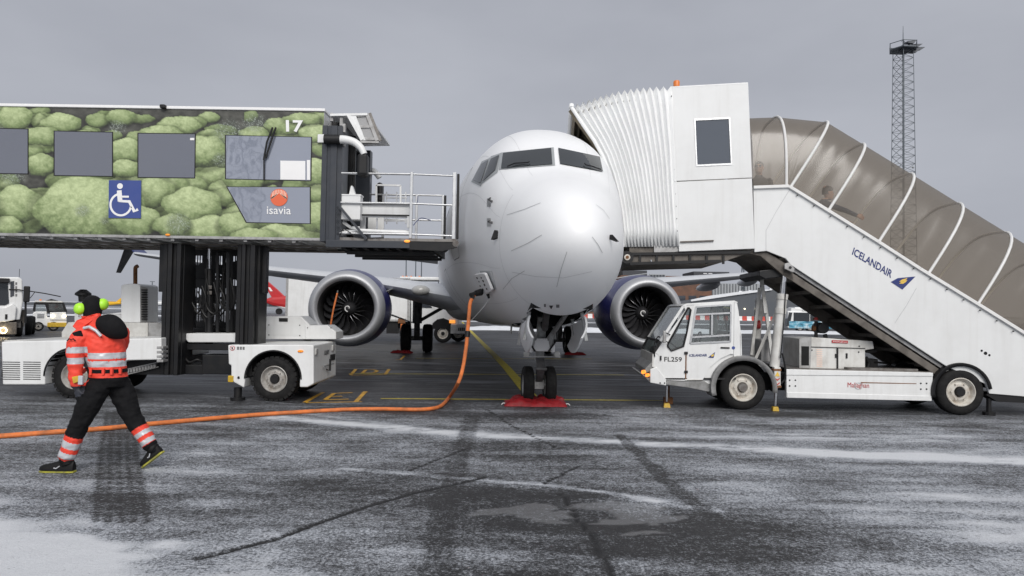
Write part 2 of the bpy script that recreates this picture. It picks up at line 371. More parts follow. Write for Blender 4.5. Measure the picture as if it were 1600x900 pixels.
for (px, py, rx, ry, s) in ((835,800,.36,.20,1), (990,805,.36,.22,2), (760,800,.16,.12,3), (1010,832,.22,.10,4), (960,790,.3,.12,5), (570,812,.35,.10,6), (480,800,.3,.08,7)):
    q = on_ground(px, py); r = np.hypot((GX-q.x)/rx, (GY-q.y)/ry) + 2.6*(fbm(GX*3.6, GY*5.5, 5, 60+s) - .5)
    pud = np.maximum(pud, smoothstep(1.0, .86, r)*(.9 if s < 6 else .35))
frost = np.clip(frost, 0, 1.12)
wet = np.clip(smoothstep(10.6, 13.0, GY + 1.2*(big-.5))*smoothstep(60, 30, GY) + .6*smoothstep(1.4,.4,np.abs(GX-.2))*smoothstep(8,6,GY), 0, 1)
nxv, nyv = len(gx), len(gy)
gv = np.zeros((nxv*nyv, 3)); gv[:, 0] = GX.ravel(); gv[:, 1] = GY.ravel()
relief = near*smoothstep(12.5, 11.0, GY)*(np.abs(GX) < 9.5)
gv[:, 2] = (relief*(.010*np.clip(frost, 0, 1)*fbm(GX*9, GY*9, 3, 8) - .012*crack - .004)).ravel()
idx = (np.arange(nyv-1)[:, None]*nxv + np.arange(nxv-1)[None, :]).ravel()
faces = np.stack([idx, idx+1, idx+nxv+1, idx+nxv], 1)
gm = bpy.data.meshes.new('ground')
gm.vertices.add(len(gv)); gm.vertices.foreach_set('co', gv.ravel())
gm.loops.add(faces.size); gm.loops.foreach_set('vertex_index', faces.ravel())
gm.polygons.add(len(faces)); gm.polygons.foreach_set('loop_start', np.arange(0, faces.size, 4)); gm.polygons.foreach_set('loop_total', np.full(len(faces), 4))
gm.update(calc_edges=True); gm.shade_smooth()
for nm, arr in (('frost', frost), ('wet', wet), ('crack', crack), ('slush', pud)):
    a = gm.attributes.new(nm, 'FLOAT', 'POINT'); a.data.foreach_set('value', arr.ravel().astype(np.float32))
ground = bpy.data.objects.new('ground', gm); COL.objects.link(ground); tag(ground, kind='structure')

def ground_material():
    m, nt, p = new_mat('frosted_asphalt'); N = nt.nodes; L = nt.links
    def math_(op, a, b=None, clamp=False):
        n = N.new('ShaderNodeMath'); n.operation = op; n.use_clamp = clamp
        for i, x in enumerate((a, b)):
            if x is None: continue
            if isinstance(x, (int, float)): n.inputs[i].default_value = x
            else: L.new(x, n.inputs[i])
        return n.outputs[0]
    def noise(scale, det=4, rough=.55, vec=None):
        n = N.new('ShaderNodeTexNoise'); n.inputs['Scale'].default_value = scale; n.inputs['Detail'].default_value = det; n.inputs['Roughness'].default_value = rough
        L.new(vec or tc.outputs['Object'], n.inputs['Vector']); return n.outputs['Fac']
    def mapr(x, a, b, c=0, d=1):
        n = N.new('ShaderNodeMapRange'); n.inputs[1].default_value = a; n.inputs[2].default_value = b; n.inputs[3].default_value = c; n.inputs[4].default_value = d
        L.new(x, n.inputs[0]); return n.outputs[0]
    def mix(f, a, b):
        n = N.new('ShaderNodeMix'); n.data_type = 'RGBA'
        if isinstance(f, (int, float)): n.inputs[0].default_value = f
        else: L.new(f, n.inputs[0])
        for i, x in ((6, a), (7, b)):
            if isinstance(x, tuple): n.inputs[i].default_value = (*x, 1)
            else: L.new(x, n.inputs[i])
        return n.outputs[2]
    def attr(nm):
        n = N.new('ShaderNodeAttribute'); n.attribute_name = nm; return n.outputs['Fac']
    tc = N.new('ShaderNodeTexCoord')
    geo = N.new('ShaderNodeSeparateXYZ'); L.new(tc.outputs['Object'], geo.inputs[0])
    st = N.new('ShaderNodeMapping'); st.inputs['Scale'].default_value = (.16, 1, 1); L.new(tc.outputs['Object'], st.inputs['Vector'])
    fa, wa, ca, sa = attr('frost'), attr('wet'), attr('crack'), attr('slush')
    grain = noise(44, 6, .72); fine = noise(140, 4, .7); blot = noise(7, 5, .6); streak = noise(3.2, 5, .6, st.outputs[0]); streak2 = noise(.55, 5, .6, st.outputs[0])
    # pebbly frost: the grain has to exceed a level that the frost mask lowers
    peb = noise(15, 6, .7)
    def dev(x, k): return math_('MULTIPLY', math_('SUBTRACT', x, .5), k)
    v = math_('ADD', .5, math_('ADD', dev(peb, .75), math_('ADD', dev(grain, .80), math_('ADD', dev(fine, .60), dev(blot, .25)))))
    sp = math_('ADD', v, math_('MULTIPLY', math_('SUBTRACT', fa, .43), .56))
    speck = mapr(sp, .42, .70)
    speck = math_('MULTIPLY', speck, mapr(speck, 0, 1, .75, 1.0), True)
    # thin drifted film on the far stand
    farf = math_('MULTIPLY', mapr(geo.outputs['Y'], 13, 18), mapr(math_('ADD', streak, math_('MULTIPLY', math_('SUBTRACT', streak2, .5), .8)), .50, .74))
    farf = math_('MULTIPLY', farf, mapr(grain, .35, .6, .4, 1))
    # swept snow on the field beyond the apron
    field = math_('MULTIPLY', mapr(geo.outputs['Y'], 60, 110), mapr(math_('ADD', streak2, mapr(geo.outputs['Y'], 60, 400, 0, .25)), .54, .68))
    fr = math_('MAXIMUM', math_('MAXIMUM', speck, math_('MULTIPLY', farf, .60)), math_('MULTIPLY', field, .8), True)
    asp = mix(mapr(grain, .3, .7), (0.026, 0.026, 0.028), (0.068, 0.068, 0.070))
    asp = mix(math_('MULTIPLY', wa, .55), asp, (0.015, 0.015, 0.017))
    asp = mix(mapr(blot, .45, .8, 0, .35), asp, (0.085, 0.086, 0.09))
    asp = mix(math_('MULTIPLY', sa, .75), asp, (0.17, 0.172, 0.178))
    snow = mix(mapr(grain, .38, .62), (0.27, 0.29, 0.325), (0.64, 0.67, 0.72))
    snow = mix(mapr(fa, .80, 1.12, 0, .85), snow, (0.78, 0.80, 0.83))
    snow = mix(math_('MULTIPLY', mapr(fine, .36, .50, .55, 0), mapr(fa, .85, 1.12, 1, .45)), snow, (0.12, 0.125, 0.135))
    c = mix(math_('MULTIPLY', fr, .90), asp, snow)
    c = mix(math_('MULTIPLY', ca, .8), c, (0.016, 0.016, 0.017))
    L.new(c, p.inputs['Base Color'])
    r = math_('SUBTRACT', math_('ADD', .62, math_('MULTIPLY', fr, .25)), math_('MULTIPLY', wa, mapr(streak, .35, .7, .16, .30)))
    r = math_('SUBTRACT', r, math_('MULTIPLY', sa, .2))
    L.new(r, p.inputs['Roughness']); L.new(math_('ADD', .12, math_('MULTIPLY', sa, .2)), p.inputs['Specular IOR Level'])
    h = math_('ADD', math_('MULTIPLY', grain, .5), math_('ADD', math_('MULTIPLY', fr, .5), math_('MULTIPLY', fine, .25)))
    b = N.new('ShaderNodeBump'); b.inputs['Strength'].default_value = .75; b.inputs['Distance'].default_value = .022
    L.new(h, b.inputs['Height']); L.new(b.outputs['Normal'], p.inputs['Normal'])
    return m
gm.materials.append(ground_material())

# ------------------------------------------------------------------ painted markings (worn, with frost on top)
def worn(name, col, cover=.8, lo=.42):
    m = paint(name, col, .6, dirt=.25, dirtcol=(.05, .05, .05), scale=4); nt = m.node_tree; N = nt.nodes; L = nt.links; p = N['Principled BSDF']
    n = N.new('ShaderNodeTexNoise'); n.inputs['Scale'].default_value = 9; n.inputs['Detail'].default_value = 6; n.inputs['Roughness'].default_value = .7
    tc = N.new('ShaderNodeTexCoord'); L.new(tc.outputs['Object'], n.inputs['Vector'])
    r = N.new('ShaderNodeMapRange'); r.inputs[1].default_value = lo - .12; r.inputs[2].default_value = lo + .08; r.inputs[3].default_value = 0; r.inputs[4].default_value = cover
    L.new(n.outputs['Fac'], r.inputs[0]); L.new(r.outputs[0], p.inputs['Alpha']); return m
M['line_yellow'] = worn('worn_yellow_marking', (.58, .47, .03), .95, .34)
M['line_orange'] = worn('worn_orange_marking', (.62, .34, .03), 1.0, .36)
def strip(name, pts, w, mat, z=.004, wy=None):
    b = MB(); P = [Vector((p[0], p[1], z)) for p in pts]
    for i in range(len(P)-1):
        d = (P[i+1]-P[i]).normalized(); n = Vector((-d.y, d.x, 0))*(w/2)
        b.add([P[i]-n, P[i+1]-n, P[i+1]+n, P[i]+n], [(0, 1, 2, 3)])
    return b
for pts, w in ((gpts((595,623),(1045,626)), .11), (gpts((545,584),(975,586)), .11), (gpts((650,560),(925,561)), .11)):
    strip('', pts, w, None).build('stand_line', M['line_yellow'], kind='structure')
strip('', gpts((838,629),(790,573),(737,519),(722,503)), .25, None, .008).build('lead_in_line', M['line_yellow'], kind='structure')
for segs, w in (([((476,629),(505,613)),((478,629.5),(566,628)),((556,628),(571,612)),((508,625),(545,624)),((520,615),(551,614)),((513,620),(535,619.5)),((508,625),(522,615)),((566,614),(574,613))], .085),
                ([((548,586),(556,577)),((548,586.5),(604,585.5)),((602,585),(608,577)),((566,583),(585,582.6)),((566,583),(572,578)),((572,578),(584,578)),((584,578),(590,580)),((590,580),(585,582.6))], .09),
                ([((626,562),(632,556)),((618,562),(628,562))], .08)):
    b = MB()
    for s_ in segs:
        q = strip('', gpts(*s_), w, None); b.add(q.v, q.f)
    for i in range(len(b.v)): b.v[i] = (b.v[i][0], b.v[i][1], .004 + .0007*(i//4))
    b.build('stand_letter_marking', M['line_orange'], kind='structure')
# ================================================================== AIRLINER
YAW = math.radians(5.3)
NG = Vector((0.52, 13.3, 0))                                         # nose gear on the ground
A_FR = Frame(NG - Vector((-math.sin(YAW), math.cos(YAW), 0))*4.0, YAW)
jet = thing('airliner', A_FR, 'large white twin engine passenger jet parked nose on with blue engine cowls', 'airliner')
M['jet_white'] = paint('gloss_white_aircraft_paint', (0.83, 0.84, 0.85), 0.46, dirt=0.05, dirtcol=(0.45, 0.45, 0.45), scale=.5, coat=.18, rvar=.05); M['jet_white'].node_tree.nodes['Principled BSDF'].inputs['Coat Roughness'].default_value = .3
M['jet_grey'] = paint('light_grey_aircraft_paint', (0.50, 0.52, 0.54), 0.35, dirt=0.12, dirtcol=(0.25, 0.25, 0.25), scale=1.5, coat=.3)
M['wing_top'] = paint('wing_grey', (0.55, 0.57, 0.60), 0.4, dirt=0.12, dirtcol=(0.3, 0.3, 0.3), scale=1.5)
M['lip'] = paint('bare_inlet_lip', (0.46, 0.47, 0.49), 0.52, metal=.55, dirt=0.10, dirtcol=(0.3, 0.3, 0.3), scale=2, rvar=.06)
M['cowl_blue'] = paint('navy_cowl_paint', (0.016, 0.018, 0.11), 0.35, dirt=0.06, dirtcol=(.03,.03,.10), scale=1.5, coat=.1)
M['duct'] = paint('inlet_duct', (0.05, 0.05, 0.053), 0.5, dirt=.1)
M['blade'] = paint('carbon_fan_blade', (0.030, 0.030, 0.034), 0.30, dirt=.15, dirtcol=(.08, .08, .08), rvar=.08)
M['blade_edge'] = paint('titanium_blade_edge', (0.15, 0.15, 0.16), 0.3, metal=.9, dirt=.1)
M['gear_grey'] = paint('gear_leg_paint', (0.42, 0.43, 0.43), 0.45, dirt=.35, dirtcol=(.10, .095, .09), scale=7)
M['gear_dark'] = paint('grimy_gear_leg', (0.11, 0.11, 0.112), 0.5, dirt=.4, dirtcol=(.03, .03, .03), scale=7)
M['cockpit_glass'] = mirror_glass('cockpit_glass', (0.028, 0.032, 0.034), 1.65, .04)
M['win_frame'] = paint('cockpit_frame', (0.34, 0.36, 0.37), 0.4, dirt=.08)

def herm(qs, vs):
    qs = np.array(qs); vs = np.array(vs); d = np.gradient(vs, qs)
    def f(q):
        i = int(np.clip(np.searchsorted(qs, q) - 1, 0, len(qs)-2)); h = qs[i+1]-qs[i]; t = min(max((q-qs[i])/h, 0), 1)
        return float((2*t**3-3*t*t+1)*vs[i] + (t**3-2*t*t+t)*h*d[i] + (-2*t**3+3*t*t)*vs[i+1] + (t**3-t*t)*h*d[i+1])
    return f
_q = lambda tab: [math.sqrt(a) for a, _ in tab]
ZT = [(0,2.72),(.1,2.99),(.3,3.22),(.6,3.42),(1,3.61),(1.4,3.77),(1.75,3.93),(2.35,4.36),(2.8,4.66),(3.4,4.93),(4.2,5.15),(5.2,5.29),(6.5,5.36),(8,5.38),(30,5.38),(38.5,5.2)]
ZB = [(0,2.72),(.1,2.44),(.3,2.22),(.6,2.01),(1,1.83),(1.5,1.67),(2.2,1.52),(3,1.42),(4,1.37),(5.5,1.35),(8,1.35),(24,1.35),(27,1.5),(32,2.6),(38.5,4.6)]
HW = [(0,0),(.1,.265),(.3,.45),(.6,.63),(1,.80),(1.5,.95),(2.2,1.12),(3,1.29),(4,1.46),(5,1.61),(6,1.715),(7,1.78),(8,1.82),(9,1.84),(26,1.84),(32,1.35),(38.5,.25)]
fzt, fzb, fhw = (herm(_q(t), [b for _, b in t]) for t in (ZT, ZB, HW))
def fus(s, a):
    q = math.sqrt(max(s, 0)); zt, zb, hw = fzt(q), fzb(q), fhw(q); zw = zb + (zt-zb)*(.50 if s > 6 else .485 + .0025*s)
    c, sn = math.cos(a), math.sin(a); e = 2/(2 + .42*math.exp(-((s-2.6)/1.9)**2))
    if sn > 0: c = math.copysign(abs(c)**e, c); sn = sn**e
    return Vector((hw*c, s, zw + ((zt-zw) if sn > 0 else (zw-zb))*sn))
st = [(.0004+ i*.035)**2*1.0 for i in range(0, 80)]; st = [x for x in st if x < 7.6] + [8, 9, 11, 14, 18, 22, 24, 26, 28, 30, 32, 34, 36, 38, 38.5]
NA = 112
BAY = dict(s0=1.55, s1=4.35, hw=.44)                                   # nose wheel bay cut out of the belly
b = MB(); rings = [[fus(s, 2*PI*k/NA) for k in range(NA)] for s in st]
n = NA; vs = [p for r in rings for p in r]; fs = []
for i in range(len(rings)-1):
    for k in range(n):
        q4 = (i*n+k, i*n+(k+1) % n, (i+1)*n+(k+1) % n, (i+1)*n+k); c = sum((vs[j] for j in q4), Vector())/4
        fs.append((q4, c))
keep = [f for f, c in fs if not (BAY['s0'] < c.y < BAY['s1'] and abs(c.x) < BAY['hw'] and c.z < 2.2)]
b.add(vs, keep)
fuselage = b.build('fuselage', M['jet_white'], jet, smooth=True, angle=60)
bvh = BVHTree.FromPolygons([A_FR.glob(v) for v in vs], [f for f, c in fs])
def onjet(px, py, lift=.006):
    d = ray(px, py); h = bvh.ray_cast(CAM, d, 60)
    if h[0] is None: return None
    nrm = h[1] if h[1].dot(d) < 0 else -h[1]
    return A_FR.loc(h[0] + nrm*lift)
def jet_patch(poly, lift=.006, sub=7, inset=None):
    """a four-cornered patch laid on the fuselage skin"""
    a, b_, c, d = [Vector(p) for p in poly]; rows = []
    for i in range(sub+1):
        t = i/sub; l = a.lerp(d, t); r = b_.lerp(c, t); row = []
        for j in range(sub+1):
            p = l.lerp(r, j/sub); q = onjet(p.x, p.y, lift)
            row.append(q)
        rows.append(row)
    return rows
def jet_line(px_pts, w, lift=.004, n=10, closed=False):
    b = MB(); P = []; pts = [Vector(p) for p in px_pts] + ([Vector(px_pts[0])] if closed else [])
    for i in range(len(pts)-1):
        for j in range(n): P.append(pts[i].lerp(pts[i+1], j/n))
    P.append(pts[-1]); Q = []
    for p in P:
        d = ray(p.x, p.y); h = bvh.ray_cast(CAM, d, 60)
        if h[0] is not None: Q.append((A_FR.loc(h[0]), A_FR.I @ (h[1] if h[1].dot(d) < 0 else -h[1])))
    L_, R_ = [], []
    for i, (p, nr) in enumerate(Q):
        t = (Q[min(i+1, len(Q)-1)][0] - Q[max(i-1, 0)][0]).normalized(); sd = t.cross(nr).normalized()*(w/2)
        L_.append(p + nr*lift - sd); R_.append(p + nr*lift + sd)
    b.loft([L_, R_], closed=False); return b
# cockpit windows: frame band, then five panes
PANES = [((787,240),(861,232.5),(863,258),(784,264)), ((872,232.5),(936,246),(941,269),(875,257)),
         ((781,243),(768,249),(755,284),(775,266)), ((764,250.5),(753,257),(740,281),(752,287))]
PORT = ((944.5,250),(950,256),(957,285),(950,277))
fb = MB()
for P4 in PANES + [PORT]:
    c = sum((Vector(p) for p in P4), Vector((0, 0)))/4; e = 3.6
    big4 = [Vector(p) + (Vector(p)-c).normalized()*e*1.25 for p in P4]
    rows = jet_patch(big4, .008)
    if all(q is not None for r in rows for q in r): fb.loft(rows, closed=False)
fb.build('cockpit_window_frame', M['win_frame'], jet, smooth=True)
for P4 in PANES + [PORT]:
    rows = jet_patch(P4, .020)
    if all(q is not None for r in rows for q in r):
        MB().loft(rows, closed=False).build('cockpit_window', M['cockpit_glass'], jet, smooth=True)
for pts in (((795,263),(806,258.5),(826,257.5),(828,256)), ((936,268),(922,263),(914,261.5),(912,259))):
    q = [onjet(*p, .045) for p in pts]; MB().tube(q, .010, 6).build('wiper', M['black'], jet)
# skin lines: radome joint, diverter strips, doors
def ellipse_px(cx, cy, rx, ry, n=28, a0=0, a1=2*PI): return [(cx + rx*math.cos(a0+(a1-a0)*i/n), cy + ry*math.sin(a0+(a1-a0)*i/n)) for i in range(n+1)]
for pts in (((792,336),(820,327),(845,317)), ((799,392),(825,380),(847,367)), ((886,393),(877,420),(870,448)), ((931,320),(943,329),(952,342)), ((925,370),(934,382),(941,395)), ((786,452),(800,435),(820,423))):
    jet_line(pts, .009, .005).build('diverter_strip', M['seam_light'], jet)
ring_a = [fus(1.62, PI*(.5 + k/60)) for k in range(121)]
def ring_line(s, a0, a1, w, name, mat, n=60):
    b = MB(); l_, r_ = [], []
    for k in range(n+1):
        a = a0 + (a1-a0)*k/n; p = fus(s-w/2, a); q = fus(s+w/2, a); nr = Vector((math.cos(a), -.2, math.sin(a)))*.003
        l_.append(p+nr); r_.append(q+nr)
    return b.loft([l_, r_], closed=False).build(name, mat, jet, smooth=True)
for s_, a0, a1 in ((1.5, -PI*.47, PI*.22), (1.5, PI*.78, PI*1.47), (6.2, -PI*.5, PI*1.5), (8.4, -PI*.5, PI*1.5)):
    ring_line(s_, a0, a1, .007, 'skin_joint', M['seam_light'])
for a0 in (.30, .75, 1.15, PI-.30, PI-.75, PI-1.15, -.35, -.85, PI+.35, PI+.85):                 # lengthwise lap joints
    l_, r_ = [], []
    for k in range(50):
        s_ = 1.62 + k*.17; nr = Vector((math.cos(a0), -.15, math.sin(a0)))*.003; l_.append(fus(s_, a0-.0014) + nr); r_.append(fus(s_, a0+.0014) + nr)
    MB().loft([l_, r_], closed=False).build('skin_joint', M['seam_light'], jet)
def door_outline(side, s0, s1, z0, z1, name):
    """rounded door seam on the fuselage side"""
    b = MB(); pts = []; r = .16
    for cx, cz, a0 in ((s1-r, z1-r, 0), (s0+r, z1-r, PI/2), (s0+r, z0+r, PI), (s1-r, z0+r, 1.5*PI)):
        for k in range(6): a = a0 + PI/2*k/5; pts.append((cx + r*math.cos(a), cz + r*math.sin(a)))
    pts.append(pts[0]); dense = []
    for i in range(len(pts)-1):
        for k in range(6): t = k/6; dense.append((pts[i][0]*(1-t) + pts[i+1][0]*t, pts[i][1]*(1-t) + pts[i+1][1]*t))
    dense.append(dense[0]); P = []
    for s_, z_ in dense:
        q = math.sqrt(s_); zt, zb = fzt(q), fzb(q); zw = zb + (zt-zb)*(.50 if s_ > 6 else .485+.0025*s_)
        a = math.asin(max(-1, min(1, (z_-zw)/((zt-zw) if z_ > zw else (zw-zb)))))
        if side < 0: a = PI - a
        P.append((fus(s_, a), Vector((math.cos(a), -.12, math.sin(a))).normalized()))
    l_, r_ = [], []
    for i, (p, nr) in enumerate(P):
        t = (P[(i+1) % (len(P)-1)][0] - P[i-1 if i else -2][0]).normalized(); sd = t.cross(nr).normalized()*.009
        l_.append(p + nr*.005 - sd); r_.append(p + nr*.005 + sd)
    b.loft([l_, r_], closed=False); b.build(name, M['seam'], jet)
door_outline(-1, 4.55, 5.55, 2.72, 4.45, 'galley_door_seam'); door_outline(1, 4.35, 5.35, 2.72, 4.55, 'entry_door_seam')
door_outline(-1, 8.9, 10.4, 1.75, 2.75, 'cargo_door_seam')
for side in (1, -1):                                                    # cabin windows further back
    for k in range(26):
        s_ = 7.4 + k*.55; z_ = 3.95; q = math.sqrt(s_); zt, zb = fzt(q), fzb(q); zw = zb + (zt-zb)*.5
        a = math.asin((z_-zw)/(zt-zw)); a = a if side > 0 else PI-a; nr = Vector((math.cos(a), 0, math.sin(a))); up = Vector((-nr.z*side, 0, abs(nr.x)))
        c = fus(s_, a) + nr*.006; pts = [c + Vector((0, .12*math.cos(t), 0)) + up*.17*math.sin(t) for t in [2*PI*i/12 for i in range(12)]]
        bb = MB(); bb.add(pts, [list(range(12))]); bb.build('cabin_window', M['cockpit_glass'], jet)
jet_line(((800,425),(838,432),(880,434),(925,424)), .006).build('skin_joint', M['seam_light'], jet)
for (x, y) in ((773,315), (773,348)):                                       # pitot probes
    p0 = onjet(x-4, y, 0); p1 = onjet(x-2, y, .09); MB().cyl(p0, p1, .022, 8, .014).tube([p1, p1 + Vector((.02, -.17, .0))], .013, 8).build('pitot_probe', M['gear_dark'], jet)
p0 = onjet(777, 366, 0); p1 = onjet(777, 366, .05)
MB().prism([p0 + Vector((-.0,0,.06)), p0 + Vector((.05,-.03,.03)), p0 + Vector((.03,-.03,-.06)), p0 + Vector((-.05,0,-.09))], p1-p0).build('angle_of_attack_vane', M['black'], jet)
p0 = onjet(952, 374, 0); MB().prism([p0, p0 + Vector((.0,-.02,.06)), p0 + Vector((.10,.02,-.03))], Vector((.03,-.04,0))).build('angle_of_attack_vane', M['black'], jet)
for (x, y, w) in ((766,316,5), (766,347,5)):
    MB().loft(jet_patch(((x-w,y-6),(x+1,y-6),(x+1,y+7),(x-w,y+7)), .003, 2), closed=False).build('probe_plate', M['alu'], jet)
for x0, x1, y in ((850,853,477), (869,874,478)):
    MB().loft(jet_patch(((x0,y-2.4),(x1,y-2.4),(x1,y+2.4),(x0,y+2.4)), .004, 2), closed=False).build('stencil_mark', M['seam'], jet)
MB().loft(jet_patch(((858,477),(864.5,477),(861.5,482.5),(861,482.5)), .006, 2), closed=False).build('drain_mark', M['print_black'], jet)
MB().loft(jet_patch(((750,423),(769,423),(776,452),(757,455)), .003, 4), closed=False).build('receptacle_recess', M['jet_grey'], jet)

# nose wheel bay lining
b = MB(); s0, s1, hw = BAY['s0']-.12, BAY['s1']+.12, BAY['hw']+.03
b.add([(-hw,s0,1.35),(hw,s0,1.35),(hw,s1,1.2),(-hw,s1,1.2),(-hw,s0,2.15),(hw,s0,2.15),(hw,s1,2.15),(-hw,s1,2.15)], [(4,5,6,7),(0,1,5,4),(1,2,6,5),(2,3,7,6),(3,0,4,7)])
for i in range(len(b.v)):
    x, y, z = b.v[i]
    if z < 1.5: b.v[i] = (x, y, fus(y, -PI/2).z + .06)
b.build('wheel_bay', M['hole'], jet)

# engines
def blade_geo(b, c, a, r0=.24, r1=.845):
    le, te = [], []
    for i in range(9):
        t = i/8; r = r0 + (r1-r0)*t; sw = .34*math.sin(t*2.6) - .22*t; tw = .35 + .75*t; ch = .20 + .10*math.sin(t*PI)
        a_ = a + sw
        y0 = -.06 + .10*t*t - ch*.5*math.cos(tw); y1 = y0 + ch*math.cos(tw)
        da = ch*math.sin(tw)/max(r, .3)
        le.append(c + Vector((r*math.cos(a_), y0, r*math.sin(a_)))); te.append(c + Vector((r*math.cos(a_ - da), y1, r*math.sin(a_ - da))))
    b.mi = 0; off = Vector((0, .018, 0)); b.loft([le, te, [p + off for p in te], [p + off for p in le], le], closed=False)
    b.mi = 1; b.tube(le, [.011]*9, 5); b.mi = 0
for side in (-1, 1):
    c = Vector((side*4.86, 13.55, 1.70)); ax = Vector((0, 1, 0))
    out = [(1.015,.0),(1.06,.015),(1.105,.05),(1.15,.12),(1.185,.22),(1.21,.36)]
    lip = [(.885,.10),(.91,.06),(.945,.02),(.985,.0)] + out
    def flat(b):                                                        # the cowl is a little flat underneath
        for i, (x, y, z) in enumerate(b.v):
            if z < c.z: b.v[i] = (x, y, c.z + (z-c.z)*.965)
        return b
    eng = flat(MB().lathe([(1.212,.36),(1.26,.7),(1.295,1.1),(1.305,1.6),(1.28,2.2),(1.20,2.8),(1.08,3.6),(.98,4.1),(.90,4.1),(.80,3.2)], c, ax, 56)).build('engine_cowl', M['cowl_blue'], jet, smooth=True)
    flat(MB().lathe(lip, c, ax, 56)).build('inlet_lip', M['lip'], eng, smooth=True, angle=60)
    MB().lathe([(.885,.10),(.86,.18),(.848,.30),(.855,.42),(.87,.7),(.87,1.5),(.3,1.5),(.0,1.5)], c, ax, 48).build('inlet_duct', M['duct'], eng, smooth=True)
    MB().lathe([(.0,.60),(.07,.63),(.15,.72),(.22,.84),(.255,1.0),(.26,1.2)], c, ax, 28).build('spinner', M['blade'], eng, smooth=True)
    sw = []
    for k in range(22):                                                 # the painted swirl on the spinner
        t = k/21; a = -.4 + t*5.0; r = .025 + .075*min(1, t*1.6)
        sw.append(c + Vector((r*math.cos(a), .60 + .55*r*r/.07*.6 + .02*t + .005, r*math.sin(a))))
    sw = [Vector((p.x, c.y + np.interp(math.hypot(p.x-c.x, p.z-c.z), [0,.07,.15,.22], [.60,.63,.72,.84]) - .014, p.z)) for p in sw]
    MB().tube(sw, [.004 + .016*min(1, k/8) for k in range(22)], 5).build('spinner_swirl', M['print_white'], eng)
    for k in range(18):
        b = MB(); blade_geo(b, c + Vector((0, 1.0, 0)), 2*PI*k/18); b.build('fan_blade', [M['blade'], M['blade_edge']], eng, smooth=True)
    # strake, pylon, core nozzle
    sx = -side*1.0; p = c + Vector((sx*1.10, 1.1, .55))
    MB().prism([p, p + Vector((sx*.02, 1.3, .0)), p + Vector((sx*.26, 1.15, .16)), p + Vector((sx*.22, .55, .13))], Vector((0, 0, .025))).build('nacelle_strake', M['jet_grey'], eng)
    MB().lathe([(.62,3.2),(.66,4.2),(.50,5.2),(.42,5.2)], c, ax, 32).build('core_nozzle', M['steel'], eng, smooth=True)
    MB().hexa([c + Vector((-.16,2.2,1.05)), c + Vector((.16,2.2,1.05)), c + Vector((.2,4.9,.75)), c + Vector((-.2,4.9,.75))], [c + Vector((-.10,3.0,1.22)), c + Vector((.10,3.0,1.22)), c + Vector((.2,5.2,1.2)), c + Vector((-.2,5.2,1.2))]).build('engine_pylon', M['jet_white'], jet, bevel=.05)
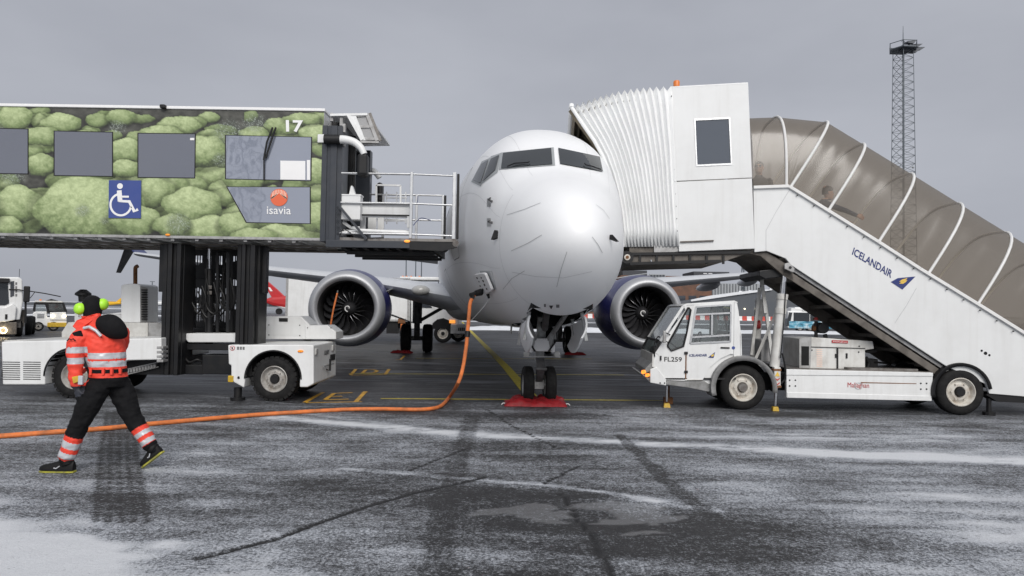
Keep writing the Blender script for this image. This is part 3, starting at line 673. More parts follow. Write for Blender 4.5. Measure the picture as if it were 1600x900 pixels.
# wings: (t, s of leading edge, chord, z, thickness)
WST = [(1.2,12.7,8.6,2.05,.95),(1.9,13.6,7.6,2.18,.85),(3.2,14.9,6.0,2.42,.66),(5.0,16.2,4.6,2.72,.50),(8.0,17.95,3.7,3.05,.38),(11.6,20.4,2.7,3.45,.27),(15.3,23.2,1.7,3.95,.17)]
def airfoil(t, le, ch, z, th, side, n=12):
    up, lo = [], []
    for i in range(n+1):
        x = (1-math.cos(PI*i/n))/2; y = 5*th*(.2969*math.sqrt(x) - .126*x - .3516*x*x + .2843*x**3 - .1036*x**4)
        up.append(Vector((side*t, le + ch*x, z + y*1.15 - .03*ch*x))); lo.append(Vector((side*t, le + ch*x, z - y*.85 - .03*ch*x)))
    return up + lo[-2:0:-1]
for side in (-1, 1):
    wing = MB().loft([airfoil(*w, side) for w in WST], caps=True).build('wing', M['wing_top'], jet, smooth=True, angle=50)
    c = Vector((side*15.3, 23.6, 3.95))
    MB().hexa([c + Vector((0,-.2,-.04)), c + Vector((0,1.25,-.04)), c + Vector((0,1.25,.06)), c + Vector((0,-.2,.06))], [c + Vector((side*1.15,.9,.85)), c + Vector((side*1.15,1.9,.85)), c + Vector((side*1.08,1.9,.9)), c + Vector((side*1.08,.9,.9))]).build('winglet_root', M['blue'], wing)
    MB().hexa([c + Vector((side*1.15,.9,.85)), c + Vector((side*1.15,1.9,.85)), c + Vector((side*1.08,1.9,.9)), c + Vector((side*1.08,.9,.9))], [c + Vector((side*1.55,2.1,2.6)), c + Vector((side*1.55,2.6,2.6)), c + Vector((side*1.51,2.6,2.6)), c + Vector((side*1.51,2.1,2.6))]).build('winglet', M['blue'], wing)
    MB().hexa([c + Vector((side*.75,.6,.50)), c + Vector((side*.75,1.7,.50)), c + Vector((side*.68,1.7,.56)), c + Vector((side*.68,.6,.56))], [c + Vector((side*1.75,2.0,-.75)), c + Vector((side*1.75,2.4,-.75)), c + Vector((side*1.70,2.4,-.74)), c + Vector((side*1.70,2.0,-.74))]).build('lower_winglet', M['gear_dark'], wing)
    for tt, ln, y0 in ((6.4, 3.4, 18.6), (9.9, 2.9, 20.4), (12.4, 2.3, 22.2)):   # flap track fairings
        z = float(np.interp(tt, [5, 8, 11.6, 15.3], [2.62, 2.95, 3.35, 3.85])) - .13
        MB().lathe([(.0,.0),(.10,.10),(.19,.45),(.23,1.0),(.22,ln*.55),(.12,ln*.85),(.0,ln)], (side*tt, y0, z), (0, 1, -.06), 14).build('flap_fairing', M['jet_grey'], wing, smooth=True)
    MB().ball((side*1.0,18.2,1.95), (.80, 5.2, .64), 24, 16).build('wing_body_fairing', M['jet_white'], jet, smooth=True)
    q = Vector((side*2.55, 14.03, 2.32)); MB().ball(q, (.30, .22, .17), 16, 8).build('landing_light', M['lens'], wing, smooth=True)
    # tailplane
    MB().loft([airfoil(t, le, ch, z, th, side, 8) for t, le, ch, z, th in ((.6,34.6,3.6,4.65,.35),(7.1,38.3,1.4,5.35,.14))], caps=True).build('tailplane', M['wing_top'], jet, smooth=True, angle=50)
MB().hexa([(-.18,30.5,5.2),(.18,30.5,5.2),(.18,37.6,5.2),(-.18,37.6,5.2)], [(-.06,35.6,10.6),(.06,35.6,10.6),(.06,38.7,10.6),(-.06,38.7,10.6)]).build('tail_fin', M['blue'], jet, bevel=.04)
tp = [Vector((-18.10 - .02, 25.0 - .6, 5.4))]
# winglet lettering is only legible as a pale line
c = Vector((-15.3, 23.6, 3.95)); a0, a1 = c + Vector((-1.24,1.12,1.20)), c + Vector((-1.24,1.95,1.20))
letters('winglet_lettering', 'Icelandair', a0 + Vector((-.02,-.1,.1)), a0 + Vector((-.02,-.1,.1)) + Vector((.75,0,-.02)), a0 + Vector((-.02,-.1,.25)), M['print_white'], jet)

# nose gear: origin at the axle line, s=4.0
gz = .343
gear = MB().cyl((0,3.62,1.62), (0,3.97,.80), .085, 14).build('nose_gear_leg', M['gear_grey'], jet, smooth=True)
MB().cyl((0,3.93,.88), (0,4.0,gz+.03), .050, 12).build('oleo_piston', M['chrome'], gear, smooth=True)
MB().cyl((-.26,4.0,gz), (.26,4.0,gz), .045, 10).box(-.09,.09,3.93,4.07,gz-.07,gz+.09).build('axle', M['gear_grey'], gear, smooth=True)
MB().box(-.16,.16,3.62,3.74,.98,1.22).box(-.24,-.165,3.60,3.72,.96,1.10).box(.165,.24,3.60,3.72,.96,1.10).build('taxi_light_housing', M['print_white'], gear, bevel=.02)
for sx in (-.30, .30):
    MB().lathe([(.0,.0),(.05,.005),(.062,.03),(.05,.12),(.0,.13)], (sx*.92, 3.58, .93), (0, 1, 0), 14).build('taxi_light', M['lens'], gear, smooth=True)
for sx in (-1, 1):
    MB().cyl((sx*.10,3.70,1.15), (sx*.38,3.2,1.68), .045, 10).build('drag_strut', M['gear_grey'], gear, smooth=True)
    MB().cyl((sx*.17,3.66,1.06), (sx*.17,3.58,1.30), .045, 10).cyl((sx*.24,3.64,1.2), (sx*.24,3.64,1.32), .05, 8).build('steering_cylinder', M['gear_grey'], gear, smooth=True)
    MB().tube([(sx*.12,3.62,.98),(sx*.27,3.56,1.2),(sx*.24,3.5,1.4),(sx*.30,3.4,1.62)], .016, 6).build('hydraulic_hose', M['black'], gear, smooth=True)
MB().bar((0,3.86,.86), (0,3.66,.66), .16, .05).bar((0,3.66,.66), (0,3.93,.42), .13, .05).cyl((-.1,3.66,.66), (.1,3.66,.66), .03, 8).build('torque_link', M['gear_dark'], gear, bevel=.01)
MB().tube([(-.34,3.60,.885),(.34,3.60,.885)], .012, 6).build('tow_lug', M['gear_grey'], gear)
MB().tube([(.0,3.95,1.62),(.02,3.4,1.40),(-.02,2.9,1.75)], .06, 8).build('lock_strut', M['gear_dark'], gear, smooth=True)
def jet_wheel(c, R, W, parent):
    c = Vector(c); ax = Vector((1, 0, 0)); prof = [(R*.52,-W*.42),(R*.60,-W*.48),(R*.80,-W*.5),(R*.93,-W*.43),(R*.99,-W*.28)]
    for k in (-2, -1, 0, 1, 2):
        y = k*W*.11; prof += [(R,y-.02*W/.2),(R*.975,y-.008*W/.2),(R*.975,y+.008*W/.2),(R,y+.02*W/.2)] if abs(k) < 3 else []
    prof += [(R*.99,W*.28),(R*.93,W*.43),(R*.80,W*.5),(R*.60,W*.48),(R*.52,W*.42)]
    w = MB().lathe([(0,-W*.40),(R*.2,-W*.40),(R*.3,-W*.3),(R*.5,-W*.34),(R*.55,-W*.45)], c, ax, 24).lathe([(0,W*.40),(R*.2,W*.40),(R*.3,W*.3),(R*.5,W*.34),(R*.55,W*.45)], c, ax, 24).build('wheel', M['gear_grey'], parent, smooth=True)
    MB().lathe(prof, c, ax, 40).build('tyre', M['tyre'], w, smooth=True, angle=25)
for sx in (-1, 1): jet_wheel((sx*.205, 4.0, gz), .343, .20, gear)
# nose gear doors: curved plates hanging either side of the bay
for sx in (-1, 1):
    rows = []
    for i in range(9):
        t = i/8; s_ = 1.85 + 1.25*t; z0 = fus(s_, -PI/2).z + .05; drop = .50*math.sin(PI*(.2 + .6*t))**.7
        rows.append([Vector((sx*(.45 + .05*math.sin(PI*j/6) - .05*j/6), s_, z0 - drop*j/6)) for j in range(7)])
    rr = [r + [p + Vector((-sx*.03, 0, 0)) for p in r[::-1]] for r in rows]
    d = MB().loft(rr, closed=True, caps=True).build('nose_gear_door', M['jet_white'], jet, smooth=True, angle=40)
    for s_ in (2.05, 2.9): MB().bar((sx*.42, s_, fus(s_, -PI/2).z + .15), (sx*.50, s_, fus(s_, -PI/2).z - .30), .05, .03).build('door_hinge', M['gear_grey'], d)
# main gear
for sx in (-1, 1):
    x = sx*2.86; leg = MB().cyl((x,19.6,2.5), (x,19.6,1.15), .19, 16).cyl((x,19.6,1.2), (x,19.6,.56), .12, 14).build('main_gear_leg', M['gear_dark'], jet, smooth=True)
    MB().cyl((x-.5,19.6,.56), (x+.5,19.6,.56), .09, 12).build('axle', M['gear_dark'], leg, smooth=True)
    MB().cyl((x-sx*.1,19.55,1.25), (x-sx*1.35,19.5,2.0), .07, 10).build('side_strut', M['gear_dark'], leg, smooth=True)
    MB().bar((x,19.4,1.1), (x,19.15,.85), .2, .06).bar((x,19.15,.85), (x,19.45,.55), .16, .06).build('torque_link', M['gear_dark'], leg)
    MB().hexa([(x+sx*.15,19.4,1.15),(x+sx*1.05,19.3,1.45),(x+sx*1.05,19.8,1.45),(x+sx*.15,19.8,1.15)], [(x+sx*.15,19.4,1.19),(x+sx*1.0,19.3,1.50),(x+sx*1.0,19.8,1.50),(x+sx*.15,19.8,1.19)]).build('gear_door', M['jet_grey'], leg, bevel=.01)
    for s2 in (-1, 1): jet_wheel((x + s2*.43, 19.6, .565), .565, .40, leg)
for y in (7.2, 9.6):
    MB().prism([(0,y,1.36),(0,y+.3,1.36),(0,y+.36,1.10),(0,y+.2,1.10)], (.03,0,0)).build('blade_antenna', M['jet_white'], jet)

# ================================================================== GROUND POWER: plug, cable, cord
pp_ = [A_FR.glob(onjet(x, y, 0)) for x, y in ((744,427),(763,423.5),(775,452),(757,458))]
d_c = sum(pp_, Vector())/4; toc = (CAM - d_c).normalized()
G_FR = Frame((d_c.x, d_c.y, 0), 0)
nrm = (pp_[1]-pp_[0]).cross(pp_[3]-pp_[0]).normalized(); nrm = nrm if nrm.dot(toc) > 0 else -nrm
def pan(u, v, h): return A_FR.loc(pp_[0].lerp(pp_[1], u).lerp(pp_[3].lerp(pp_[2], u), v) + nrm*h)
b = MB(); out = []
for (cu, cv, a0) in ((.8,.9,0),(.2,.9,PI/2),(.2,.1,PI),(.8,.1,1.5*PI)):
    for k in range(4): a = a0 + PI/2*k/3; out.append((cu + .2*math.cos(a), cv + .1*math.sin(a)))
lo_ = [pan(u, v, .03) for u, v in out]; b.prism(lo_, pan(.5,.5,.075) - pan(.5,.5,.03)); socket = b.build('power_receptacle_panel', M['print_white'], jet, bevel=.006)
for u, v, r in ((.32,.17,.020),(.66,.20,.014),(.36,.36,.014),(.70,.38,.020),(.30,.58,.014),(.68,.58,.022),(.40,.78,.020),(.72,.80,.016)):
    p = pan(u, v, .074); MB().cyl(p, p + (pan(u, v, .09)-pan(u, v, .074)), r, 12).build('power_socket', M['black'], socket, smooth=True)
cable_thing = thing('power_cable', Frame(on_ground(680, 640)), 'thick orange ground power cable running from the jet nose across the apron', 'power cable')
CF = Frame(on_ground(680, 640))
def cl(p): return CF.loc(p)
plug0 = A_FR.glob(pan(.35, .86, .10)); Yc = plug0.y
path = [on_depth(x, y, Yc + dy) for x, y, dy in ((742,459,-.10),(735,472,-.16),(733,490,-.2),(731,515,-.25),(728,545,-.3),(722,580,-.35),(714,602,-.4))]
path += [on_ground(x, y, z) for x, y, z in ((703,619,.06),(694,630,.035),(682,637,.033),(655,640,.033),(600,639,.033),(540,640,.033),(470,643.5,.033),(400,648,.033),(330,654,.033),(250,661,.033),(170,668.5,.033),(80,675.5,.033),(0,681,.033),(-120,686,.033))]
def spline(pts, n=8):
    out = []
    for i in range(len(pts)-1):
        p0 = pts[max(i-1,0)]; p1 = pts[i]; p2 = pts[i+1]; p3 = pts[min(i+2,len(pts)-1)]
        for k in range(n):
            t = k/n; out.append(.5*((2*p1) + (p2-p0)*t + (2*p0-5*p1+4*p2-p3)*t*t + (3*p1-p0-3*p2+p3)*t**3))
    out.append(pts[-1]); return out
M['cable'] = paint('orange_cable_sheath', (0.74, 0.20, 0.05), 0.65, dirt=.38, dirtcol=(.20, .085, .04), scale=6, bump=.2, bscale=30)
sp_ = [cl(p) + Vector((0, .03*mnoise.noise(p*1.7), 0))*(1 if p.z < .04 else 0) for p in spline(path)]; MB().tube(sp_, .032, 10).build('cable', M['cable'], cable_thing, smooth=True)
pd = (path[0] - plug0).normalized()
MB().cyl(cl(plug0 + pd*.02), cl(plug0 + pd*.14), .062, 10, .052).cyl(cl(plug0 + pd*.12), cl(plug0 + pd*.26), .040, 10, .036).cyl(cl(plug0 + pd*.2), cl(path[1]*.6 + path[0]*.4), .038, 10).build('plug', M['black'], cable_thing, smooth=True)
q = spline(path)[26]; q2 = spline(path)[27]; dq = (q2-q).normalized(); MB().cyl(cl(q - dq*.05), cl(q + dq*.05), .045, 12).build('cable_clamp', M['black'], cable_thing, smooth=True)
cord = thing('tether_cord', G_FR, 'thin grey steel tether cord hanging from the open power panel on the jet nose', 'cord')
cp = [A_FR.glob(onjet(766, 457, .05))] + [on_depth(x, y, Yc - .12) for x, y in ((764,466),(760,474),(750,486),(738,499))] + [on_depth(731, 503, Yc - .22)]
MB().tube([G_FR.loc(p) for p in spline(cp, 4)], .007, 6).build('cord', M['alu_dull'], cord, smooth=True)
MB().cyl(G_FR.loc(cp[0]), G_FR.loc(cp[1]), .03, 8, .018).build('cord_handle', M['black'], cord, smooth=True)

# ================================================================== RED CHOCK COVERS
M['red_cloth'] = paint('red_nylon', (0.30, 0.008, 0.014), 0.6, dirt=.25, dirtcol=(.12, .01, .01), scale=9, bump=.6, bscale=14)
def chock_cover(label, c, rz, lx, ly, h, group='red covers over the wheel chocks', ropes=True, seed=0):
    fr = Frame(c, rz); t = thing('chock_cover', fr, label, 'chock cover', group); rows = []
    N, K = 34, 22
    for i in range(N+1):
        u = i/N*2-1; row = []
        for j in range(K+1):
            v = j/K*2-1; r = max(abs(u)**1.3, abs(v)) ; lift = max(0, 1-r**4)**.7
            nz = mnoise.noise(Vector((u*4+seed, v*3, seed*.7))); n2 = mnoise.noise(Vector((u*11, v*9+seed, 3)))
            e = 1 + .10*mnoise.noise(Vector((u*3+seed, v*3, 9)))
            row.append(Vector((u*lx*e + .01*n2, v*ly*(1+.15*nz), .006 + h*lift*(.72 + .35*nz + .22*n2 - .25*max(0, 1-abs(u)*6)))))
        rows.append(row)
    MB().loft(rows, closed=False).build('cloth', M['red_cloth'], t, smooth=True, angle=80)
    if ropes:
        for s in (-1, 1):
            MB().tube([(s*lx*.95,-.02,.03),(s*(lx+.03),-.03,.04),(s*(lx+.06),-.05,.012)], .009, 6).build('rope', M['print_white'], t, smooth=True)
    return t
ngw = A_FR.glob((0, 4.0, 0))
chock_cover('crumpled red fabric cover around the nose wheels of the jet', ngw + Vector((-.06, -.30, 0)), .03, .56, .24, .15, seed=1)
chock_cover('flat red fabric strip tucked behind the nose wheels of the jet', ngw + Vector((0, .5, 0)), .0, .50, .12, .12, seed=4, ropes=False)
for sx, l in ((-1, 'small red chock cover by the main wheels under the left wing in the photo'), (1, 'small red chock cover by the main wheels right of the nose gear')):
    p = A_FR.glob((sx*2.86 + sx*.55, 19.6-.7, 0)); chock_cover(l, p, .05*sx, .42, .16, .13, seed=7+sx, ropes=False)
# safety streamer in the left-hand inlet
ec = A_FR.glob((-4.86, 13.55, 1.7)); S_FR = Frame((ec.x, ec.y, 0), YAW)
stt = thing('warning_streamer', S_FR, 'thin orange warning streamer slanting across the left hand engine inlet', 'streamer')
p0 = S_FR.loc(on_depth(527, 458, ec.y + .15)); p1 = S_FR.loc(on_depth(516, 512, ec.y + .05)); p1b = p0.lerp(p1, .5) + Vector((-.01, -.04, 0))
MB().tube(spline([p0, p1b, p1], 6), .028, 8).build('strap', M['cable'], stt, smooth=True)
MB().cyl(p0, p0 + Vector((.01, .02, .08)), .022, 8).build('clip', M['steel'], stt)
# ================================================================== AMBULIFT (high lift passenger vehicle), parallel to the picture
L_FR = Frame((-5.6, 12.9, 0), 0.0)
lift = thing('ambulift_truck', L_FR, 'white high lift truck raising a moss printed passenger box on a black mast', 'lift truck')
def A(px, py, w=0.0): return L_FR.at(px, py, w)
XL = A(-130, 300).x; XR = A(503.5, 300).x; ZB = 2.965; ZT_ = 5.275; DEP = 2.42

# --- the printed side: a photo print of mossy lava mounds, laid out in print space
def moss_print():
    pw, ph = 634.0, 203.0; nx, nz = 520, 168                           # print space: photo-like units, x right, y down
    u = np.linspace(0, pw, nx); v = np.linspace(0, ph, nz); U, V = np.meshgrid(u, v)
    warp = 7*(fbm(U*.05, V*.05, 4, 71) - .5); warp2 = 7*(fbm(U*.05 + 40, V*.05, 4, 73) - .5)
    X = U + warp; Y = V + warp2
    base = np.stack([.085 + 0*U, .085 + 0*U, .075 + 0*U], -1)*(0.3 + 1.3*fbm(U*.09, V*.14, 5, 75))[..., None]
    img = base; rng = random.Random(11); ms = []
    for i in range(170):                                               # small mounds first: the far ones near the top
        y = rng.uniform(4, 200); s_ = .45 + y/200*.9
        ms.append((rng.uniform(-10, 644), y, rng.uniform(22, 44)*s_, rng.uniform(13, 24)*s_, rng.uniform(.6, .95)))
    ms.sort(key=lambda m: m[1])
    O = (130, 165)                                                     # print origin to photo px
    big_ = [(17,183,30,22,1),(92,190,34,16,1),(185,180,24,12,.85),(277,191,36,15,1),(60,212,34,16,.9),(193,232,28,20,1),(63,258,24,18,.95),(318,232,36,26,1),(196,262,26,16,1),(130,215,30,14,.8),
            (250,205,34,14,.95),(440,190,30,14,.9),(492,200,26,16,1),(493,262,24,22,1),(395,205,26,14,.9),(470,178,30,10,.9),(29,322,42,32,1),(262,288,32,22,.9),(380,275,34,20,.9),(240,300,36,26,.95),(144,328,88,54,1.05),(303,320,48,30,1.02),(215,345,44,26,.95),
            (12,356,26,16,.95),(332,356,40,22,1),(270,352,30,18,.85),(375,350,32,22,.95),(430,330,40,24,.9),(455,363,60,16,1),(400,366,40,12,.9),(497,335,24,26,.95),(-60,330,60,40,1),(-70,220,50,30,.95),(-20,270,26,20,.9)]
    ms += [(a + O[0], b_ - O[1], c, d, e) for a, b_, c, d, e in big_]
    tex = fbm(U*.42, V*.55, 4, 81); tex2 = fbm(U*.12, V*.16, 4, 83); tuft = fbm(U*1.3, V*1.3, 2, 85)
    for (cx, cy, rx, ry, br) in ms:
        dx = (X-cx)/rx; dy = (Y-cy)/ry; lob = 1 + .16*np.sin(dx*5 + cx) * np.cos(dy*4 + cy); r2 = (dx*dx + dy*dy)*lob
        sh = smoothstep(1.35, .85, ((X-cx)/(rx*1.10))**2 + ((Y-cy-ry*.10)/(ry*1.12))**2)*.42; img = img*(1 - sh[..., None])
        z = np.sqrt(np.clip(1-r2, 0, 1)); a = smoothstep(1.0, .93, r2)[..., None]
        l = np.clip(.24 + .56*z + .46*(-dy)*np.clip(1.15-z*.3, 0, 1) - .10*dx + .42*(tex-.5) + .55*(tex2-.5), 0, 1.2)*br
        dark = np.array([.050, .062, .036]); mid = np.array([.20, .26, .115]); lite = np.array([.47, .55, .30])
        c = np.where((l < .5)[..., None], dark + (mid-dark)*(l/.5)[..., None], mid + (lite-mid)*np.clip((l-.5)/.5, 0, 1.2)[..., None])
        img = img*(1-a) + c*a
    for (cx, cy, r) in ((-18,205,30),(180,196,18),(355,200,30),(395,185,24),(130,330,16),(165,345,10),(280,348,26),(345,245,18),(20,275,26)):   # twiggy plants
        d = np.hypot(U-cx-O[0], (V-cy+O[1])*1.2)/r; m_ = .55*smoothstep(1, .4, d)*smoothstep(.60, .72, tuft); k = smoothstep(1, .3, d)*.45
        img = img*(1 - k[..., None]) + np.array([.10, .115, .095])*k[..., None]
        img = img*(1 - m_[..., None]) + np.array([.46, .52, .46])*m_[..., None]
    img *= (.93 + .14*tuft)[..., None]
    x = XL + (XR-XL)*U/pw; z = ZT_ - (ZT_-ZB)*V/ph
    vv = np.stack([x.ravel(), np.full(x.size, -.004), z.ravel()], 1)
    i = (np.arange(nz-1)[:, None]*nx + np.arange(nx-1)[None, :]).ravel(); f = np.stack([i, i+nx, i+nx+1, i+1], 1)
    me = bpy.data.meshes.new('printed_side'); me.vertices.add(len(vv)); me.vertices.foreach_set('co', vv.ravel())
    me.loops.add(f.size); me.loops.foreach_set('vertex_index', f.ravel()); me.polygons.add(len(f))
    me.polygons.foreach_set('loop_start', np.arange(0, f.size, 4)); me.polygons.foreach_set('loop_total', np.full(len(f), 4)); me.update(calc_edges=True)
    ca = me.color_attributes.new('print', 'FLOAT_COLOR', 'POINT'); rgba = np.ones((len(vv), 4), dtype=np.float32); rgba[:, :3] = np.clip(img.reshape(-1, 3), .01, .9)
    ca.data.foreach_set('color', rgba.ravel())
    m, nt, p = new_mat('moss_photo_print'); at = nt.nodes.new('ShaderNodeVertexColor'); at.layer_name = 'print'; nt.links.new(at.outputs['Color'], p.inputs['Base Color'])
    p.inputs['Roughness'].default_value = .32; p.inputs['Specular IOR Level'].default_value = .5
    me.materials.append(m)
    o = bpy.data.objects.new('printed_side', me); COL.objects.link(o); o.parent = box_; o.location = -OFF[box_]; OFF[o] = Vector((0, 0, 0)); return o
box_ = MB().box(XL, XR, 0, DEP, ZB, ZT_).build('passenger_box', M['white'], lift)
pr = moss_print(); pr['label'] = 'side wall printed with green mossy mounds'
MB().box(XL, XR + .02, -.03, DEP + .03, ZT_ + .001, ZT_ + .055).build('roof_edge', M['print_white'], box_, bevel=.01)
MB().box(XL, XR, -.012, .02, ZB - .045, ZB + .002).build('bottom_rail', M['alu_dull'], box_)
def pane(name, pts, mat, parent, w=-.012, frame=.02, fmat=None, lab=None):
    """window: dark frame standing a little proud with the pane inside it"""
    P = [A(*p, w) for p in pts]; c = sum(P, Vector())/len(P)
    Q = [p + (p-c).normalized()*frame for p in P]
    b = MB(); n = len(P); off = Vector((0, .010, 0))
    for i in range(n): j = (i+1) % n; b.hexa([Q[i], Q[j], P[j], P[i]], [Q[i]+off, Q[j]+off, P[j]+off, P[i]+off])
    fr = b.build('window', fmat or M['black'], parent, label=lab)
    MB().prism([p + Vector((0, .004, 0)) for p in P], (0, .005, 0)).build('pane', mat, fr); return fr
M['glass_box'] = mirror_glass('box_window_glass', (0.080, 0.087, 0.115), 3.2, .03, wav=.06)
for q in (((-100,199),(-47,200),(-47,269),(-100,269)), ((-40,200),(43,202),(43,271),(-40,270)), ((85,205),(175,207),(175,275),(85,273.5)), ((216,208.5),(304.5,209.5),(303.5,277.5),(216,276.5))):
    pane('window', q, M['glass_box'], lift)
M['glass_cabin'] = mirror_glass('driver_cabin_glass', (0.25, 0.275, 0.34), 3.2, .03, wav=.14)
pane('window', ((353,211.5),(486,214.5),(485,282),(353,279)), M['glass_cabin'], lift, lab='wide driver cabin window with wiper')
pane('window', ((355,292),(484,292.5),(484,349),(385.5,347)), M['glass_cabin'], lift, lab='slanted lower cabin window bearing the orange emblem')
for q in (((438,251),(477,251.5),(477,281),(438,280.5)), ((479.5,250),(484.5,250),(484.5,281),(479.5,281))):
    MB().prism([A(*p, -.017) for p in q], (0, .004, 0)).build('painted_sky_patch', M['print_white'], lift)  # white plates painted for the bright sky showing through the far cab window
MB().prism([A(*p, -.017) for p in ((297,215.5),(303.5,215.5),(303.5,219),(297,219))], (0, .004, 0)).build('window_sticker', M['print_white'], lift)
# reflected-lattice film on the cabin glass: thin dark wavy strips on the glass
M['smoke'] = paint('dark_reflection_film', (0.02, 0.022, 0.035), .25, dirt=.1)
rg = random.Random(5)
# wheelchair sign
q = [A(*p, -.022) for p in ((170,281.5),(220.5,282),(220,341),(169.5,340.5))]
sign = MB().prism(q, (0, .012, 0)).build('wheelchair_sign', M['blue_sign'], lift)
def sg(u, v): return (q[0].lerp(q[1], u).lerp(q[3].lerp(q[2], u), v)) + Vector((0, -.004, 0))   # u right, v down, 0..1
def flat_path(pts, w, name, mat, parent, f=sg, asp=1.17):
    b = MB(); P = [f(*p) for p in pts]
    L_, R_ = [], []
    for i in range(len(P)):
        t = (P[min(i+1, len(P)-1)] - P[max(i-1, 0)]).normalized(); s_ = t.cross(Vector((0, 1, 0))).normalized()*w/2
        L_.append(P[i]-s_); R_.append(P[i]+s_)
    b.loft([L_, R_, [p + Vector((0, .003, 0)) for p in R_], [p + Vector((0, .003, 0)) for p in L_], L_], closed=False); return b.build(name, mat, parent)
hc = sg(.35, .155); b = MB(); b.prism([hc + Vector((.052*math.cos(a), 0, .052*math.sin(a))) for a in [2*PI*i/20 for i in range(20)]], (0, .003, 0)); b.build('figure_head', M['print_white'], sign)
flat_path([(.35,.30),(.35,.55),(.64,.56),(.80,.82),(.91,.765)], .055, 'figure_body', M['print_white'], sign)
flat_path([(.33,.27),(.36,.56)], .085, 'figure_torso', M['print_white'], sign, f=lambda u, v: sg(u, v) + Vector((0, -.0025, 0)))
flat_path([(.36,.435),(.63,.435)], .035, 'figure_arm', M['print_white'], sign, f=lambda u, v: sg(u, v) + Vector((0, -.004, 0)))
flat_path([(.38 + .32*math.cos(a), .645 + .285*math.sin(a)) for a in [math.radians(250 - i*12) - 0 for i in range(-1, 21)]], .038, 'figure_wheel', M['print_white'], sign)
letters('number_lettering', '17', A(447,206,-.012), A(474,206.5,-.012), A(446.5,187.5,-.012), M['print_white'], lift, fat=.03)
# orange emblem and name
ec_ = A(436, 308.5, -.020); er = A(449.5, 308.5, -.020).x - ec_.x
emb = MB().prism([ec_ + Vector((er*math.cos(a), 0, er*math.sin(a))) for a in [2*PI*i/36 for i in range(36)]], (0, .003, 0)).build('emblem', M['print_orange'], lift)
M['emblem_line'] = paint('pale_orange_print', (0.88, .62, .50), .4, dirt=.03)
for sx in (-1, 1):
    for k in range(5):
        o_ = (.10 + .17*k)*er
        pts = [Vector((sx*o_, 0, er*math.sqrt(max(0, 1-(o_/er)**2))*.93)), Vector((sx*o_, 0, .10*er - .0*o_)), ]
        pts = [Vector((sx*o_, 0, er*math.sqrt(max(0, 1-(o_/er)**2))*.9)), Vector((sx*o_, 0, .42*er - o_*.62 + .02)), Vector((sx*o_ + sx*er*.62*(1-k*.16), 0, .42*er - o_*.62 + .02 - er*.55*(1-k*.14)))]
        pts = [p if p.length < er*.95 else p*(er*.95/p.length) for p in pts]
        flat_path(pts, er*.085, 'emblem_ray', M['emblem_line'], emb, f=lambda x, y, z: ec_ + Vector((x, -.004, z)))
letters('name_lettering', 'isavia', A(417,334.5,-.018), A(454.5,335,-.018), A(417,322.5,-.018), M['print_white'], lift, fat=.004)
# wiper on the big cabin window
MB().tube([A(412.5,281,-.03), A(412.5,250,-.05)], .014, 8).tube([A(412,250,-.06), A(417,222,-.07), A(426,199,-.07)], .018, 8).tube([A(415,247,-.06), A(431,199,-.07)], .018, 8).build('cabin_wiper', M['black'], lift, smooth=True)
MB().box(-.07, .03, -.12, .05, 0, .07).build('roof_camera', M['black'], lift, bevel=.02).location = A(256, 167, 0) - OFF[lift] if False else A(256.5, 167.5, -.02)
MB().ball(A(262, 367, -.02), (.045, .03, .022), 10, 6).build('side_marker', M['amber'], lift, smooth=True)
# --- underside: joists and long beams that show because the eye is below the floor
for k in range(16):
    x = XL + .25 + k*.44
    if x < XR: MB().box(x-.03, x+.03, .03, DEP-.03, ZB-.085, ZB-.046).build('floor_joist', M['alu_dull'], lift)
for y in (.55, 1.2, 1.85):
    MB().box(XL, XR, y-.05, y+.05, ZB-.115, ZB-.087).build('floor_beam', M['brown_frame'], lift)
MB().box(XL, XR, DEP-.10, DEP, ZB-.08, ZB-.002).build('floor_beam', M['black_metal'], lift)
# --- dark front frame of the box, door leaf and folding roof hood
b = MB()
for x0, x1, y0 in ((503.8,507.5,-.02),(508,517,.01),(517.3,523,-.015),(523.3,531.5,.02)):
    p0 = A(x0, 197, y0); p1 = A(x1, 379, y0); b.box(p0.x, p1.x, y0, .5, ZB-.06, A(500,196,0).z)
b.build('front_frame', M['anthracite'], lift, bevel=.006)
p0 = A(533, 200, 0)
for k, (x0, x1) in enumerate(((533,539),(540,546),(546.8,552),(552.5,556))):
    a = A(x0, 240, .75).x; c = A(x1, 240, .75).x; MB().box(a, c, .70 + .03*(k % 2), .78, ZB, ZB + 2.05).build('shutter_panel', M['black_metal'], lift)
MB().box(XR, A(556,240,.78).x, DEP-.25, DEP-.02, ZB, ZB+2.1).build('front_frame', M['anthracite'], lift)
MB().box(XR+.02, A(533,240,.4).x, .5, DEP-.3, ZB+1.98, ZT_-.02).build('door_head', M['black_metal'], lift)
for x, y in ((519,183),(534,190),(538,200),(524,205),(537,222)):
    p = A(x, y, .1); MB().box(p.x-.03, p.x+.03, .05, .14, p.z-.09, p.z+.07).build('latch', M['alu_dull'], lift, bevel=.01)
hp = [A(514,179,.0), A(575,177.5,.0), A(591.5,220,.0), A(563,219,.0), A(541,180.5,.0)]
b = MB()
ft = [A(516,177.5,0), A(574,176.5,0), A(574,180,0), A(516,181,0)]; b.prism(ft, (0, DEP, 0)); roof = b.build('roof_hood', M['white'], lift)
